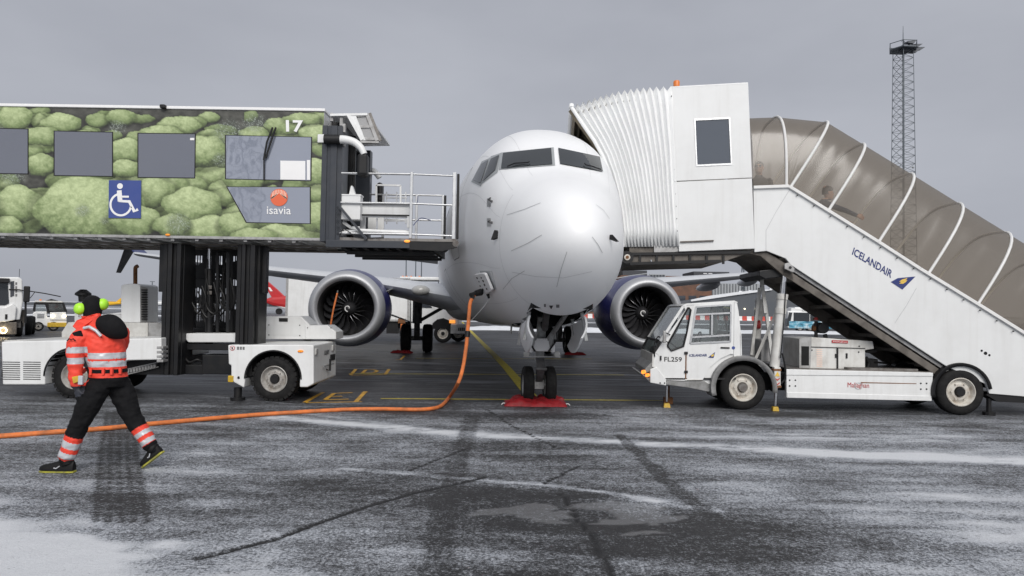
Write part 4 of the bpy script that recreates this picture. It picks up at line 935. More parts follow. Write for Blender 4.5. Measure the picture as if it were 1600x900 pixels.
# hanging hood cheek: a frame with two translucent panels in the plane of the side
M['milky'] = clear_glass('milky_roof_panel', (.42, .44, .47), .50, (.62, .62, .62), .10, .3)
H = [A(541,181,.04), A(575.5,178.5,.04), A(591,220,.04), A(563.5,219.5,.04)]
def hk(u, v): return H[0].lerp(H[1], u).lerp(H[3].lerp(H[2], u), v)
for u, wd in ((.12, .10), (.95, .055)): MB().bar(hk(u, 0), hk(u, 1), wd, .06).build('hood_bar', M['alu_dull'] if u > .5 else M['white'], roof)
for v in (.03, .46, .93): MB().bar(hk(.1, v), hk(.97, v), .045, .05).build('hood_bar', M['alu_dull'], roof)
for v0, v1 in ((.06, .44), (.49, .90)): MB().prism([hk(.2, v0), hk(.92, v0), hk(.92, v1), hk(.2, v1)], (0, .01, 0)).build('hood_panel', M['milky'], roof)
MB().prism([A(543,181,.0), A(556,181,.0), A(571,219,.0), A(564,219,.0)], (0, .03, 0)).build('hood_gusset', M['white'], roof)
MB().prism([A(563,219.5,.0), A(591.5,220.5,.0), A(592,223.5,.0), A(563,223,.0)], (0, .10, 0)).build('hood_edge', M['alu_dull'], roof)
MB().bar(A(575,178,.05), A(592,221,.05), .03, .12).build('hood_bar', M['steel'], roof)
# mirror arms
p = [A(495,216.5,-.10), A(503,216.5,-.10), A(503,216.5,-.10)]
MB().box(A(495,216,-.1).x, A(506.5,216,-.1).x, -.06, -.02, A(500,223,-.04).z, A(500,210,-.04).z).build('mirror_bracket', M['white'], lift, bevel=.01)
def mirror(arm, head, tag_):
    aa = spline([Vector(q_) for q_ in arm], 6); a = MB().tube(aa, [.080 - .022*i/(len(aa)-1) for i in range(len(aa))], 12).build('mirror_arm', M['white'], lift, smooth=True)
    x0, y0, x1, y1, w = head; p0 = A(x0, y0, w); p1 = A(x1, y1, w)
    MB().box(p0.x, p1.x, w-.05, w+.22, p1.z, p0.z).build('mirror_head', M['black'], a, bevel=.05); return a
mirror([A(530,218,-.08), A(541,218.5,-.10), A(554,222.5,-.12), A(564,231,-.13), A(569,241,-.13)], (558.5,240,573.5,275,-.13), 0)
MB().tube([A(507,217.5,-.08), A(532,218,-.08)], .088, 12).build('mirror_collar', M['black'], lift, smooth=True)
mirror([A(553,255,DEP), A(572,263,DEP+.05), A(586,269,DEP+.05), A(593,278,DEP+.05)], (589,285,597,316,DEP+.05), 1)
# --- loading platform in front of the box
PX0 = A(531, 370, 0).x; PX1n = A(714, 370, 0).x; PX1f = PX1n - .42; PD = DEP
deck_z = ZB + .02
MB().prism([(PX0,0,deck_z-.05),(PX1n,0,deck_z-.05),(PX1f,PD,deck_z-.05),(PX0,PD,deck_z-.05)], (0,0,.05)).build('platform_deck', M['steel'], lift)
MB().box(PX0-.25, A(640,378,-.02).x, -.02, .05, deck_z-.18, deck_z-.052).build('platform_beam', M['anthracite'], lift, bevel=.006)
b = MB(); p0 = A(640,374,0).x
MB().prism([(p0,-.01,deck_z-.06),(PX1n,-.01,deck_z-.06),(PX1n,-.01,deck_z-.15),(PX1n-.25,-.01,deck_z-.22),(p0,-.01,deck_z-.20)], (0,.06,0)).build('platform_lip', M['black_metal'], lift)
for k in range(9):
    x = PX0 + .05 + k*(PX1f-PX0-.1)/8; MB().box(x-.035, x+.035, .06, PD-.05, deck_z-.20, deck_z-.053).build('platform_joist', M['black_metal'], lift)
for y in (.6, 1.3, 2.0): MB().box(PX0, PX1f-.05, y-.04, y+.04, deck_z-.26, deck_z-.202).build('platform_joist', M['black_metal'], lift)
MB().cyl(A(712,380.5,-.02), A(712,380.5,.10), .058, 14).cyl(A(712,380.5,-.03), A(712,380.5,.0), .03, 10).build('bumper_roller', M['steel'], lift, smooth=True)
MB().ball(A(636, 377, -.03), (.055, .035, .025), 10, 6).build('marker_lamp', M['amber_lit'], lift, smooth=True)
MB().bar(A(531,323,-.04), A(573,374,-.04), .07, .04).build('diagonal_strut', M['anthracite'], lift)
# rails: near side, end and far side
def rail(name, p, q, r=.018, mat='alu'): return MB().cyl(p, q, r, 8).build(name, M[mat], lift, smooth=True)
zt_, zm, zl = A(645,272,0).z, A(645,318,0).z, A(645,366,0).z
xA, xB, xC = A(533,272,0).x, A(645,272,0).x, A(712,272,0).x
for x, y, wd in ((xB, .02, .05), (xC, .02, .06)):
    MB().box(x-wd/2-.02, x+wd/2-.02, y-.03, y+.03, deck_z-.0, zt_+.04).build('rail_post', M['alu'], lift, bevel=.006)
MB().box(xC+.025, xC+.07, .0, .04, deck_z, zt_+.02).build('end_buffer', M['black'], lift, bevel=.01)
for z in (zt_, zm, zl): rail('guard_rail', (xA, .02, z), (xB, .02, z), .020); rail('guard_rail', (xB, .02, z), (xC, .02, z-.02), .016)
xf1 = PX1f - .08; xf0 = A(540, 300, PD).x
for x in (xf0 + .0, A(600,299,PD).x, A(652,299,PD).x, xf1): MB().box(x-.025, x+.025, PD-.06, PD-.01, deck_z, zt_+.01).build('rail_post', M['alu'], lift, bevel=.005)
for z in (zt_, zm, zl): rail('guard_rail', (xf0, PD-.035, z), (xf1, PD-.035, z), .018)
MB().box(xf1+.02, xf1+.07, PD-.06, PD-.01, deck_z, zt_).build('end_buffer', M['black'], lift)
# inner gate, boxes and gear on the platform
MB().box(A(533.5,305,.06).x, A(563.5,305,.06).x, .05, .28, A(540,343,.06).z, A(540,304.5,.06).z).build('control_cabinet', M['offwhite'], lift, bevel=.012)
MB().box(A(533.5,305,.06).x-.01, A(563.5,305,.06).x+.01, .04, .29, A(540,305.5,.06).z, A(540,303.5,.06).z).build('cabinet_lid', M['white'], lift)
MB().prism([A(545,304,.1), A(555,304,.1), A(550.5,290,.1), A(548,290,.1)], (0, .12, 0)).build('cabinet_horn', M['white'], lift, bevel=.01)
for x0, y0, x1, y1, w in ((564,320,642,335,.25),(566,336,640,339,.24)): MB().box(A(x0,y0,w).x, A(x1,y0,w).x, w, w+.05, A(x0,y1,w).z, A(x0,y0,w).z).build('side_panel', M['white'], lift, bevel=.006)
for y0, y1, w in ((318,320,.2),(335,337.2,.2)): MB().box(A(564,y0,w).x, A(643,y0,w).x, w, w+.03, A(600,y1,w).z, A(600,y0,w).z).build('panel_rail', M['black_metal'], lift)
MB().tube([A(528,366,.10), A(560,360,.10), A(640,364,.10)], .035, 10).build('white_tube', M['white'], lift, smooth=True)
MB().box(A(528,358,.3).x, A(640,358,.3).x, .28, .38, A(600,367,.3).z, A(600,359,.3).z).build('bridge_plate', M['white'], lift, bevel=.01)
MB().bar(A(533,345,.2), A(549,356,.2), .05).bar(A(549,356,.2), A(562,356,.2), .05).build('bracket', M['white'], lift)
MB().bar(A(529,322,.05), A(529,368,.05), .06).build('white_post', M['white'], lift)
for x0, y0, x1, y1, w in ((563,335,571,360,.5),(575,335,588,360,.9),(590,338,600,366,1.2),(636,337,640,356,.2)):
    MB().box(A(x0,y0,w).x, A(x1,y0,w).x, w, w+.06, A(x0,y1,w).z, A(x0,y0,w).z).build('platform_box', M['white'], lift, bevel=.008)
b = MB()
gq = [A(588,289,1.5), A(626,290,1.5), A(626,318,1.5), A(588,317,1.5)]
for i in range(4): b.bar(gq[i], gq[(i+1) % 4], .035)
b.build('inner_gate', M['white'], lift)
for x0, x1, y0 in ((604,636,309),(604,634,324),(590,640,345),(606,640,331)): MB().bar(A(x0,y0,1.7), A(x1,y0,1.7), .03).build('inner_gate_bar', M['alu'], lift)
for x in (604, 620, 634): MB().bar(A(x,300,1.7), A(x,350,1.7), .025).build('inner_gate_bar', M['alu'], lift)
MB().tube(spline([A(653,306,.3), A(652,316,.3), A(648,318,.2), A(640,319,.2)], 4), .006, 5).build('blue_hose', M['blue'], lift)
MB().tube(spline([A(646,352,.3), A(655,342,.6), A(662,341,.8), A(674,345,1.0)], 4), .008, 5).build('blue_hose', M['blue'], lift)
MB().tube(spline([A(530,370,-.02), A(536,358,-.02), A(545,362,-.02), A(560,371,-.02), A(600,371,-.02)], 5), .008, 5).build('cable_loop', M['black'], lift)

# --- lifting mast: four ribbed columns, hydraulics, hoses, perforated back plate
TX0 = A(252, 480, .2).x; TX1 = A(417, 480, .2).x; TZ0 = A(270, 587, .1).z; TZ1 = ZB - .12
def col(px0, px1, w0, w1, z0=TZ0, z1=TZ1, mat='black_metal'):
    a, c = A(px0, 480, w0).x, A(px1, 480, w0).x; return MB().box(a, c, w0, w1, z0, z1).build('mast_column', M[mat], lift, bevel=.008)
for (p0, p1, w) in ((253,259,.32),(259.5,266,.18),(266.5,273,.25),(273.5,280,.15),(280.5,286,.28),(368.5,375,.28),(375.5,381,.15),(381.5,388,.22),(388.5,396,.15),(396.5,404,.3)): col(p0, p1, w, w+.45)
col(253, 284, 1.75, 2.1); col(372, 404, 1.75, 2.1)
for (x0, x1, y0, y1) in ((251,262,388,456),(399,417.5,388,458)):
    MB().box(A(x0,400,.5).x, A(x1,400,.5).x, .45, .62, A(x0,y1,.5).z, TZ1).build('mast_head', M['black_metal'], lift, bevel=.01)
for x in (254.5, 399): MB().tube(spline([A(x,455,.4), A(x-1.5,490,.4), A(x,520,.4), A(x+2,540,.4)], 4), .012, 6).build('hydraulic_hose', M['black'], lift, smooth=True)
b = MB()                                                                # back plate with round slotted openings
px0, px1 = A(286,480,1.55).x, A(370,480,1.55).x; zlo, zhi = A(300,520,1.55).z, TZ1
holes = []
for cx, cy, r in ((345,405,9),(345,455,9),(308,405,9),(308,457,7),(303,478,9),(345,478,10),(310,492,10),(352,493,10),(335,500,8),(367,476,7),(365,404,5),(366,442,5),(300,442,6),(340,432,6)):
    p = A(cx, cy, 1.55); holes.append((p.x, p.z, r/76.5))
nx, nz = 64, 96; pts = [[(px0 + (px1-px0)*i/nx, 1.55, zlo + (zhi-zlo)*k/nz) for i in range(nx+1)] for k in range(nz+1)]
vs_ = [p for r in pts for p in r]; fs_ = []
for k in range(nz):
    for i in range(nx):
        x = px0 + (px1-px0)*(i+.5)/nx; z = zlo + (zhi-zlo)*(k+.5)/nz
        if any((x-hx)**2 + (z-hz)**2 < hr*hr for hx, hz, hr in holes) and i % 3 != 0: continue
        a = k*(nx+1)+i; fs_.append((a, a+1, a+nx+2, a+nx+1))
b.add(vs_, fs_); o = b.build('perforated_plate', M['black_metal'], lift); sd = o.modifiers.new('thick', 'SOLIDIFY'); sd.thickness = .02
cyl_ = MB().cyl(A(327,536,.9), A(327,420,.9), .075, 14).build('lift_cylinder', M['black_metal'], lift, smooth=True)
MB().cyl(A(327,420,.9), A(327,389,.9), .035, 12).build('lift_rod', M['chrome'], cyl_, smooth=True)
for y in (449, 457.5): MB().box(A(323.5,y,.8).x, A(330.5,y,.8).x, .80, .83, A(327,y+3,.8).z, A(327,y-3,.8).z).build('cylinder_plate', M['steel'], cyl_, bevel=.01)
rg = random.Random(9)
for k in range(12):                                                     # hose loops in the mast
    x = rg.uniform(296, 362); y = rg.uniform(470, 500); w = rg.uniform(.6, 1.3); r = rg.uniform(8, 15)
    MB().tube(spline([A(x-r*.8, y-rg.uniform(20, 70), w), A(x-r, y-5, w), A(x-r*.3, y+r, w), A(x+r*.6, y+r*.7, w), A(x+r, y-6, w), A(x+r*.5, y-rg.uniform(20, 60), w)], 5), .016, 6).build('hose_loop', M['black'], lift, smooth=True)
for k, (x, y0, y1, w) in enumerate(((296,395,520,.7),(303,395,512,1.0),(340,395,525,.9),(356,395,520,.8),(350,395,470,1.1),(362,400,520,1.2))):
    MB().bar(A(x,y0,w), A(x,y1,w), .05, .05).build('mast_channel', M['black_metal'], lift)
for y in (395, 430, 470, 512): MB().box(A(286,y,1.45).x, A(370,y,1.45).x, 1.44, 1.52, A(300,y+4,1.45).z, A(300,y,1.45).z).build('mast_cross_bar', M['black_metal'], lift)
MB().prism([A(290,521,.45), A(370,521,.45), A(370,535,.45), A(294,535,.45), A(289,529,.45)], (0, .5, 0)).build('mast_sill_plate', M['offwhite'], lift, bevel=.015)
MB().box(A(284,537,.5).x, A(372,537,.5).x, .5, 1.7, TZ0+.45, A(300,537,.5).z).build('mast_base', M['black_metal'], lift, bevel=.01)
MB().box(A(316,555,.42).x, A(372,555,.42).x, .42, .9, A(340,585,.42).z, A(340,555,.42).z).build('battery_box', M['black_metal'], lift, bevel=.012)
MB().box(A(278,570,.46).x, A(317,570,.46).x, .46, 1.6, A(300,585,.46).z, A(300,570,.46).z).build('mast_base', M['black_metal'], lift, bevel=.01)
MB().tube(spline([A(288,556,.5), A(296,566,.45), A(308,562,.45), A(316,566,.5)], 5), .02, 6).build('hydraulic_hose', M['black'], lift, smooth=True)

# --- chassis bodies with cut wheel arches
CH_D = 2.05
def arch_body(name, outline, mat, w0=.0, depth=CH_D, lining=None, **k):
    b = MB(); b.prism([A(*p, w0) for p in outline], (0, depth, 0)); return b.build(name, mat, lift, bevel=.018, **k)
def arc(cx, cy, r, a0, a1, n=14): return [(cx + r*math.cos(math.radians(a0 + (a1-a0)*i/n)), cy - r*math.sin(math.radians(a0 + (a1-a0)*i/n))) for i in range(n+1)]
left = [(2,534),(252,528)] + [(252,562),(200,563),(158,573)] + arc(113,588,43,22,180) [0:] + [(70,601),(4,601)]
rear_body = arch_body('rear_body', left, M['white'])
rightb = [(356,539),(479,538.5),(490,539.5),(490,600),(480,605),(468,605)] + arc(426.5,592,43.5,0,180)[1:] + [(381,606),(361,595),(361,571),(357,569)]
b = MB(); b.prism([A(*p, 0) for p in rightb], (0, 1.75, 0))
for i, (x, y, z) in enumerate(b.v):                                     # chamfered front corner, slanting nose
    if x > A(486, 540, 0).x - .02 and y > 1: b.v[i] = (x - .03, y, z)
front_body = b.build('front_body', M['white'], lift, bevel=.02)
MB().box(A(2,534,0).x+.02, A(252,534,0).x, .05, CH_D-.05, A(100,534,0).z-.012, A(100,534,0).z+.006).build('deck_plate', M['white_dirty'], lift)
for cx, cy, b0 in ((113,588,rear_body),(426.5,592,front_body)):         # dark wheel boxes
    c = A(cx, cy, 0); ang = [PI*i/24 for i in range(25)]
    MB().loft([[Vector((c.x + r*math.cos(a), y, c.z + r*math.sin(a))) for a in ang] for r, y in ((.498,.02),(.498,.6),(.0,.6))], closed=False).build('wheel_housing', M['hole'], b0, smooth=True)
    MB().loft([[Vector((c.x + r*math.cos(a), y, c.z + r*math.sin(a))) for a in ang] for r, y in ((.494,.0),(.497,-.012),(.520,-.012),(.522,.02))], closed=False).build('arch_rim', M['black'], b0)
for (x0, x1) in ((4.5,31.5),(36.5,63.5)):                              # grille slots
    for k in range(9):
        y = 565 + k*3.35; a = A(x0, y, 0); c = A(x1, y+1.5, 0); MB().box(a.x, c.x, -.006, .012, c.z, a.z).build('grille_slot', M['hole'], rear_body)
for px, w_, lg in ((113, 589, 1), (426.5, 592.5, 1)):
    c = A(px, w_, 0); R = .402
    for y, o_ in ((.06, -1), (CH_D-.1, 1)):
        wheel(lift, (c.x, y, R), R, .32, R*.58, M['tyre'], M['rim_grey'], lugs=26 if o_ < 0 else 0, out=o_)
b = MB(); b.box(A(66,600,.2).x, A(262,600,.2).x, .35, 1.8, .42, .72).build('chassis_frame', M['black_metal'], lift)
MB().box(A(8,600,.2).x, A(75,600,.2).x, .1, 1.9, .36, .50).build('underbody', M['black'], lift)
MB().box(A(370,600,.2).x, A(485,600,.2).x, .45, 1.6, .32, .62).build('chassis_frame', M['black_metal'], lift)
b = MB()
for k in range(10):                                                     # ragged chain guard between wheel and mast
    p = A(200 + k*4.6, 580 - k*.9, .25); b.box(p.x-.02, p.x+.02, .25, .30, p.z-.03, p.z+.03)
b.bar(A(198,585,.28), A(248,573,.28), .02).bar(A(198,577,.28), A(248,566,.28), .02); b.build('drag_chain', M['alu_dull'], lift)
# upper cabinets
def cab(name, pts, w, d, mat='white', par=lift, bev=.012): return MB().prism([A(*p, w) for p in pts], (0, d, 0)).build(name, M[mat], par, bevel=bev)
cab('engine_cover', [(96,529),(96,519),(106,503.5),(122,503),(189,504),(231,504),(231,529)], 1.7, 1.0, 'white_dirty')
cab('engine_cover', [(231.5,504),(256,504.5),(256,529),(231.5,529)], 1.7, .95, 'alu_dull')
cabn = cab('exhaust_cabinet', [(189,503.8),(189,447),(193,444.5),(203,443.3),(214,443.5),(219,446),(219,503.8)], 1.72, .75)
cp_ = [A(219.5,447,1.74), A(231,450,1.74)]; MB().hexa([A(219.3,447,1.75), A(219.3,447,2.45), A(219.3,503,2.45), A(219.3,503,1.75)], [A(230,450,1.85), A(231,450,2.45), A(231,503,2.45), A(230,503,1.85)]).build('louvre_panel', M['alu_dull'], cabn)
for r in range(13):
    for k in range(3):
        p = A(221.8 + k*3.2, 453 + r*3.8, 1.72 + .03*k); MB().box(p.x-.013, p.x+.013, p.y, p.y+.05, p.z-.010, p.z+.010).build('louvre_slot', M['hole'], cabn)
MB().tube(spline([A(211.5,444,2.1), A(211.5,425,2.1), A(212,418,2.1), A(215.5,415.5,2.1)], 5), .040, 12).build('exhaust_pipe', M['rust'], cabn, smooth=True)
cab('small_cover', [(165,503),(165,492),(189,488),(189,503)], 1.95, .5, 'white')
cab('hazard_plate', [(160,491.5),(192,487.5),(192,490.5),(160,495)], 1.93, .02, 'print_white')
post = MB().cyl(A(129.5,504,2.0), A(129.5,467,2.0), .06, 12).build('air_intake_post', M['offwhite'], lift, smooth=True)
MB().lathe([(.0,.10),(.06,.095),(.15,.02),(.155,-.02),(.09,-.05),(.08,-.16),(.0,-.16)], A(130,459.5,2.0), (0,0,1), 20).build('air_intake_cap', M['black'], post, smooth=True)
cab('post_foot', [(116,503.5),(116,487),(122,487),(122,496),(140,497),(140,503.5)], 1.85, .2, 'white')
ec2 = cab('front_cover', [(407,530),(407,494.5),(470,494),(484,507.5),(484,530)], 1.45, .6)
for q in (((418,507),(470.5,507.5),(470.5,525),(418,524)),):
    P = [A(*p, 1.44) for p in q]; MB().prism(P, (0, .012, 0)).build('access_panel', M['offwhite'], ec2)
    for p in P: MB().cyl(p + Vector((0,-.006,0)) + ((sum(P, Vector())/4)-p)*.08, p + ((sum(P, Vector())/4)-p)*.08, .012, 8).build('panel_screw', M['black'], ec2)
MB().box(A(436,497,1.44).x, A(449.5,497,1.44).x, 1.435, 1.5, A(440,502.5,1.44).z, A(440,497,1.44).z).build('handle_recess', M['black'], ec2)
cab('front_cover', [(477,530),(477,508.5),(511,508),(525,518.5),(525,530)], 1.40, .62)
cab('front_cover', [(396,530),(396,506),(406.5,506),(406.5,530)], 1.6, .5, 'white_dirty')
for x in (480.5, 517, 517): MB().cyl(A(x,512,1.38), A(x,512,1.41), .010, 8).build('panel_screw', M['black'], lift)
# details on the nearer front body
MB().ball(A(469.5, 548.8, -.01), (.055, .02, .024), 12, 6).build('side_marker', M['amber'], lift, smooth=True)
sx_ = A(490, 560, 0).x
for y_, x_ in ((.14, 493), (1.45, 522)):
    yy = y_; fx = sx_ - .03*(yy/1.75)
    MB().box(fx-.01, fx+.03, yy-.07, yy+.07, A(490,555,0).z, A(490,545,0).z).build('front_lamp', M['lens'], front_body, bevel=.012)
letters('maker_lettering', 'BULMOR', (sx_-.008, .78, .80), (sx_-.015, 1.16, .80), (sx_-.008, .78, .89), M['print_black'], front_body, fat=.02)
MB().box(sx_-.03, sx_-.005, 1.25, 1.62, .66, .78).build('number_plate', M['black'], front_body, bevel=.006)
MB().tube([(sx_-.03,.95,.52),(sx_+.06,.95,.5),(sx_+.06,.95,.72)], .02, 8).build('tow_hook', M['black'], front_body, smooth=True)
MB().bar((sx_+.03,.6,.60), (sx_+.03,1.35,.60), .02).build('tow_bar', M['alu'], front_body)
MB().cyl(A(373,590,-.006), A(373,590,.01), .025, 12).build('drain_plug', M['hole'], front_body)
pz = A(363, 544, -.005)
MB().cyl(pz, pz + Vector((0, .012, 0)), .045, 18).build('warning_sign', M['print_red'], front_body); MB().cyl(pz + Vector((0,-.003,0)), pz, .035, 18).build('warning_sign_face', M['print_white'], front_body)
MB().bar(pz + Vector((-.028,-.006,.028)), pz + Vector((.028,-.006,-.028)), .009, .002).build('warning_sign_bar', M['print_red'], front_body)
MB().box(pz.x-.012, pz.x+.012, pz.y-.0065, pz.y-.0035, pz.z-.022, pz.z+.02).build('warning_sign_figure', M['print_black'], front_body)
for k in range(3): MB().box(pz.x+.085+k*.05, pz.x+.12+k*.05, pz.y, pz.y+.01, pz.z-.025, pz.z+.028).build('notice_sticker', M['seam'], front_body)
MB().box(A(356.5,592,.0).x, A(365,592,.0).x, -.02, .06, A(360,597,0).z, A(360,587,0).z).build('corner_lamp', M['yellow'], front_body, bevel=.01)
MB().cyl(A(372,605,.15), (A(372,605,.15).x, .15, .05), .07, 12).cyl((A(372,605,.15).x, .15, .0), (A(372,605,.15).x, .15, .06), .13, 14).build('jack_foot', M['black_metal'], lift, smooth=True)
for k in range(4): MB().box(A(246,540+k*7,.02).x, A(256,540+k*7,.02).x, -.01, .3, A(250,545+k*7,0).z, A(250,541+k*7,0).z).build('hinge_block', M['alu_dull'], rear_body, bevel=.008)
# ================================================================== PASSENGER STAIRS TRUCK
S_O = on_depth(1162, 640, 12.8); T_FR = Frame((S_O.x, 12.8, 0), math.radians(-3.6))
stairs = thing('passenger_stairs_truck', T_FR, 'white covered passenger stairs truck with bellows hood and tinted canopy docked to the jet', 'stairs truck')
def S(px, py, w=0.0): return T_FR.at(px, py, w)
M['bellows'] = paint('white_tarpaulin', (0.82, 0.83, 0.83), 0.42, dirt=.06, dirtcol=(.5, .49, .46), scale=2.2, bump=.35, bscale=5)
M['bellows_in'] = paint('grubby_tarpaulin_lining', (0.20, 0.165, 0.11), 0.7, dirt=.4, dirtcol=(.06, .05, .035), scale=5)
M['canopy'] = clear_glass('smoked_canopy_sheet', (.66, .615, .55), .19, (.34, .29, .235), .085, .22)
M['tape'] = paint('white_canopy_hoop', (0.72, 0.72, 0.71), 0.45, dirt=.08)
WID = 1.95
# --- cabin box at the top
bx = [(1049.5,137.5),(1169,131),(1179.5,388.5),(1061,393)]
P0 = [S(*p, -.06) for p in bx]
def bq(u, v, w=-.06): p = P0[0].lerp(P0[1], u).lerp(P0[3].lerp(P0[2], u), v); return Vector((p.x, w, p.z))   # u right, v down
boxp = MB()
# hollow box: near wall pieces, far wall, roof, floor, with the ends left open to bellows and canopy
def slab(a, b_, c, d, t, name, mat, par=stairs, bev=.006): return MB().prism([a, b_, c, d], t).build(name, mat, par, bevel=bev)
vs_ = .573
cabin = slab(bq(0,vs_+.003), bq(1,vs_+.003), bq(1,1), bq(0,1), (0, .05, 0), 'cabin_lower_panel', M['offwhite'])
wq = [(.275,.198),(.745,.198),(.747,.488),(.275,.488)]
upper = MB()
for a in (((0,0),(1,0),(1,wq[0][1]),(0,wq[0][1])), ((0,wq[2][1]),(1,wq[2][1]),(1,vs_-.003),(0,vs_-.003)), ((0,wq[0][1]),(wq[0][0],wq[0][1]),(wq[3][0],wq[3][1]),(0,wq[3][1])), ((wq[1][0],wq[1][1]),(1,wq[1][1]),(1,wq[2][1]),(wq[2][0],wq[2][1]))):
    upper.prism([bq(*p) for p in a], (0, .05, 0))
upper.build('cabin_upper_panel', M['offwhite'], stairs)
slab(bq(0,0,WID), bq(1,0,WID), bq(1,1,WID), bq(0,1,WID), (0, .05, 0), 'cabin_far_wall', M['offwhite'])
slab(bq(0,0,-.06), bq(1,0,-.06), bq(1,0,WID+.05), bq(0,0,WID+.05), (0, 0, .03), 'cabin_roof', M['white'])
slab(bq(0,.985,0), bq(1,.985,0), bq(1,.985,WID), bq(0,.985,WID), (0, 0, .04), 'cabin_floor', M['steel'])
fw = MB(); ctr = bq(.51,.343)
for i in range(4):
    a, c = bq(*wq[i], -.072), bq(*wq[(i+1) % 4], -.072); a2, c2 = a + (bq(.51,.343,-.072)-a)*.07, c + (bq(.51,.343,-.072)-c)*.07
    fw.hexa([a, c, c2, a2], [p + Vector((0, .03, 0)) for p in (a, c, c2, a2)])
cw = fw.build('cabin_window', M['alu'], stairs)
M['cabin_glass'] = mirror_glass('cabin_window_glass', (.05, .062, .08), 2.5, .03, wav=.08)
MB().prism([bq(*p, -.052) for p in wq], (0, .008, 0)).build('pane', M['cabin_glass'], cw)
MB().bar(bq(.02,.943,-.075), bq(.46,.943,-.075), .03, .025).build('handle_bar', M['brown_frame'], stairs)
for k in range(12): p = bq(-.006, .05 + k*.075, -.065); MB().cyl(p, p + Vector((0, .01, 0)), .012, 8).build('rivet', M['black'], stairs)
be = S(1057, 136, .35); bs = MB().cyl(be + Vector((0,0,-.06)), be + Vector((0,0,.0)), .062, 14).build('beacon', M['black'], stairs)
MB().lathe([(.058,.0),(.060,.09),(.05,.115),(.0,.12)], be, (0,0,1), 16).build('beacon_lens', M['orange'], bs, smooth=True)
# --- bellows hood
NP = 16; lipN = [(973,386),(970,360),(966.5,330),(961,300),(953,272),(942,245),(928,220),(911,196),(893,170)]
lip_near = [S(*p, .02) for p in lipN]; H = 9
boxN = [S(1061 - .4 - 11.0*t, 385 - (385-138)*t, -.04) for t in [i/8 for i in range(9)]]
top_box, top_lip = boxN[-1], lip_near[-1]
farW = WID + .02
def hoop_near(f):
    """f 0 at the box, 1 at the lip; the pleats bunch together towards the foot of the lip"""
    out = []
    for j in range(9):
        g = f
        a, b_ = boxN[j], lip_near[j]; p = a.lerp(b_, g)
        t = j/8; p = p + Vector((0, 0, .10*math.sin(PI*f)*t*t*(1.0)))
        out.append(p)
    return out
rings = []; NR = NP*2
for i in range(NR+1):
    f = i/NR; f2 = f**.92; base = hoop_near(f2); amp = (.046 if i % 2 == 0 else -.026)*(1 if 0 < i < NR else 0) + (.05 if i in (0, NR) else 0)
    near_ = []
    for j, p in enumerate(base):
        t = j/8; crease = .018*mnoise.noise(Vector((i*.9, j*1.3, 2)))
        near_.append(p + Vector((.012*mnoise.noise(Vector((i*1.7, j*.8, 5))), -amp*(.65 + .35*t) + crease, 0)))
    tp = base[-1] + Vector((0, 0, amp*1.15))
    near_[-1] = Vector((tp.x, near_[-1].y + .05, tp.z - .03))
    top = [Vector((tp.x, .02 + (farW-.04)*k/6, tp.z + .02*math.sin(PI*k/6))) for k in range(7)]
    far_ = [Vector((p.x, farW + amp*(.65 + .35*(8-k)/8), p.z)) for k, p in enumerate(base[::-1])]
    dense = near_ + top + far_
    rings.append(dense)
# split the near side finely so the cloth can sag between the folds
bl = MB().loft(rings, closed=False).build('bellows', [M['bellows']], stairs, smooth=True, angle=28)
ss = bl.modifiers.new('thick', 'SOLIDIFY'); ss.thickness = .012; ss.offset = 0
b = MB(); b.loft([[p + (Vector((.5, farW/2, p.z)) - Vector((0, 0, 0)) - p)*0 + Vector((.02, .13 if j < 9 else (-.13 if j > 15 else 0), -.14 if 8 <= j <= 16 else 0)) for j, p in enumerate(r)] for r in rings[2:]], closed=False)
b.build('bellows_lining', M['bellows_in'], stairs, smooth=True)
b = MB(); lipc = rings[-1]
b.tube([p for p in lipc[:9]] , .035, 8).tube([Vector((p.x, p.y, p.z)) for p in lipc[8:17]], .05, 8).tube(lipc[15:], .035, 8)
b.build('bellows_lip', M['bellows'], stairs, smooth=True)
b = MB(); b.loft([[p + Vector((.0, .0, 0)) for p in lip_near], [p + Vector((-.055, .10, -.02)) for p in lip_near]], closed=False); b.build('bumper_pad', M['bellows_in'], stairs)
# --- platform under cabin and bellows
zf = S(1061, 393, -.03).z
pf = [S(976,386,.0), S(1061,388,.0), S(1061,400,.0), S(976,404,.0)]
MB().prism([S(1022,384,-.02), S(1060,383,-.02), S(1060,393,-.02), S(1022,396,-.02)], (0, .05, 0)).build('platform_plate', M['alu_dull'], stairs)
plat = MB().prism([S(983,384,.03), S(1060,386,.03), S(1178,390,.03), S(1174,394,.03), S(1128,410,.03), S(983,414,.03)], (0, WID-.1, 0)).build('platform_frame', M['brown_frame'], stairs, bevel=.01)
MB().bar(S(984,397,.0), S(1172,394,.0), .04, .05).build('platform_edge', M['black_metal'], stairs)
MB().bar(S(984,412,.0), S(1126,408,.0), .05, .05).build('platform_edge', M['black_metal'], stairs)
for k in range(6): MB().box(S(1000+k*26,400,.02).x-.02, S(1000+k*26,400,.02).x+.02, -.005, .03, S(1000,411,0).z, S(1000,398,0).z).build('platform_rib', M['black_metal'], stairs)
c = S(980, 402, -.02); MB().cyl(c, c + Vector((0, .14, 0)), .115, 20).build('bumper_wheel', M['black'], stairs, smooth=True); MB().cyl(c + Vector((0,-.02,0)), c + Vector((0,.01,0)), .055, 14).build('wheel_hub', M['rim_white'], stairs, smooth=True)
MB().cyl(c + Vector((0,-.026,0)), c + Vector((0,-.01,0)), .03, 10).build('hub_cap', M['rust'], stairs)
MB().tube(spline([S(972,392,.05), S(966,402,.05), S(962,416,.05), S(963,428,.05)], 5), .07, 10).build('bumper_hose', M['black'], stairs, smooth=True)
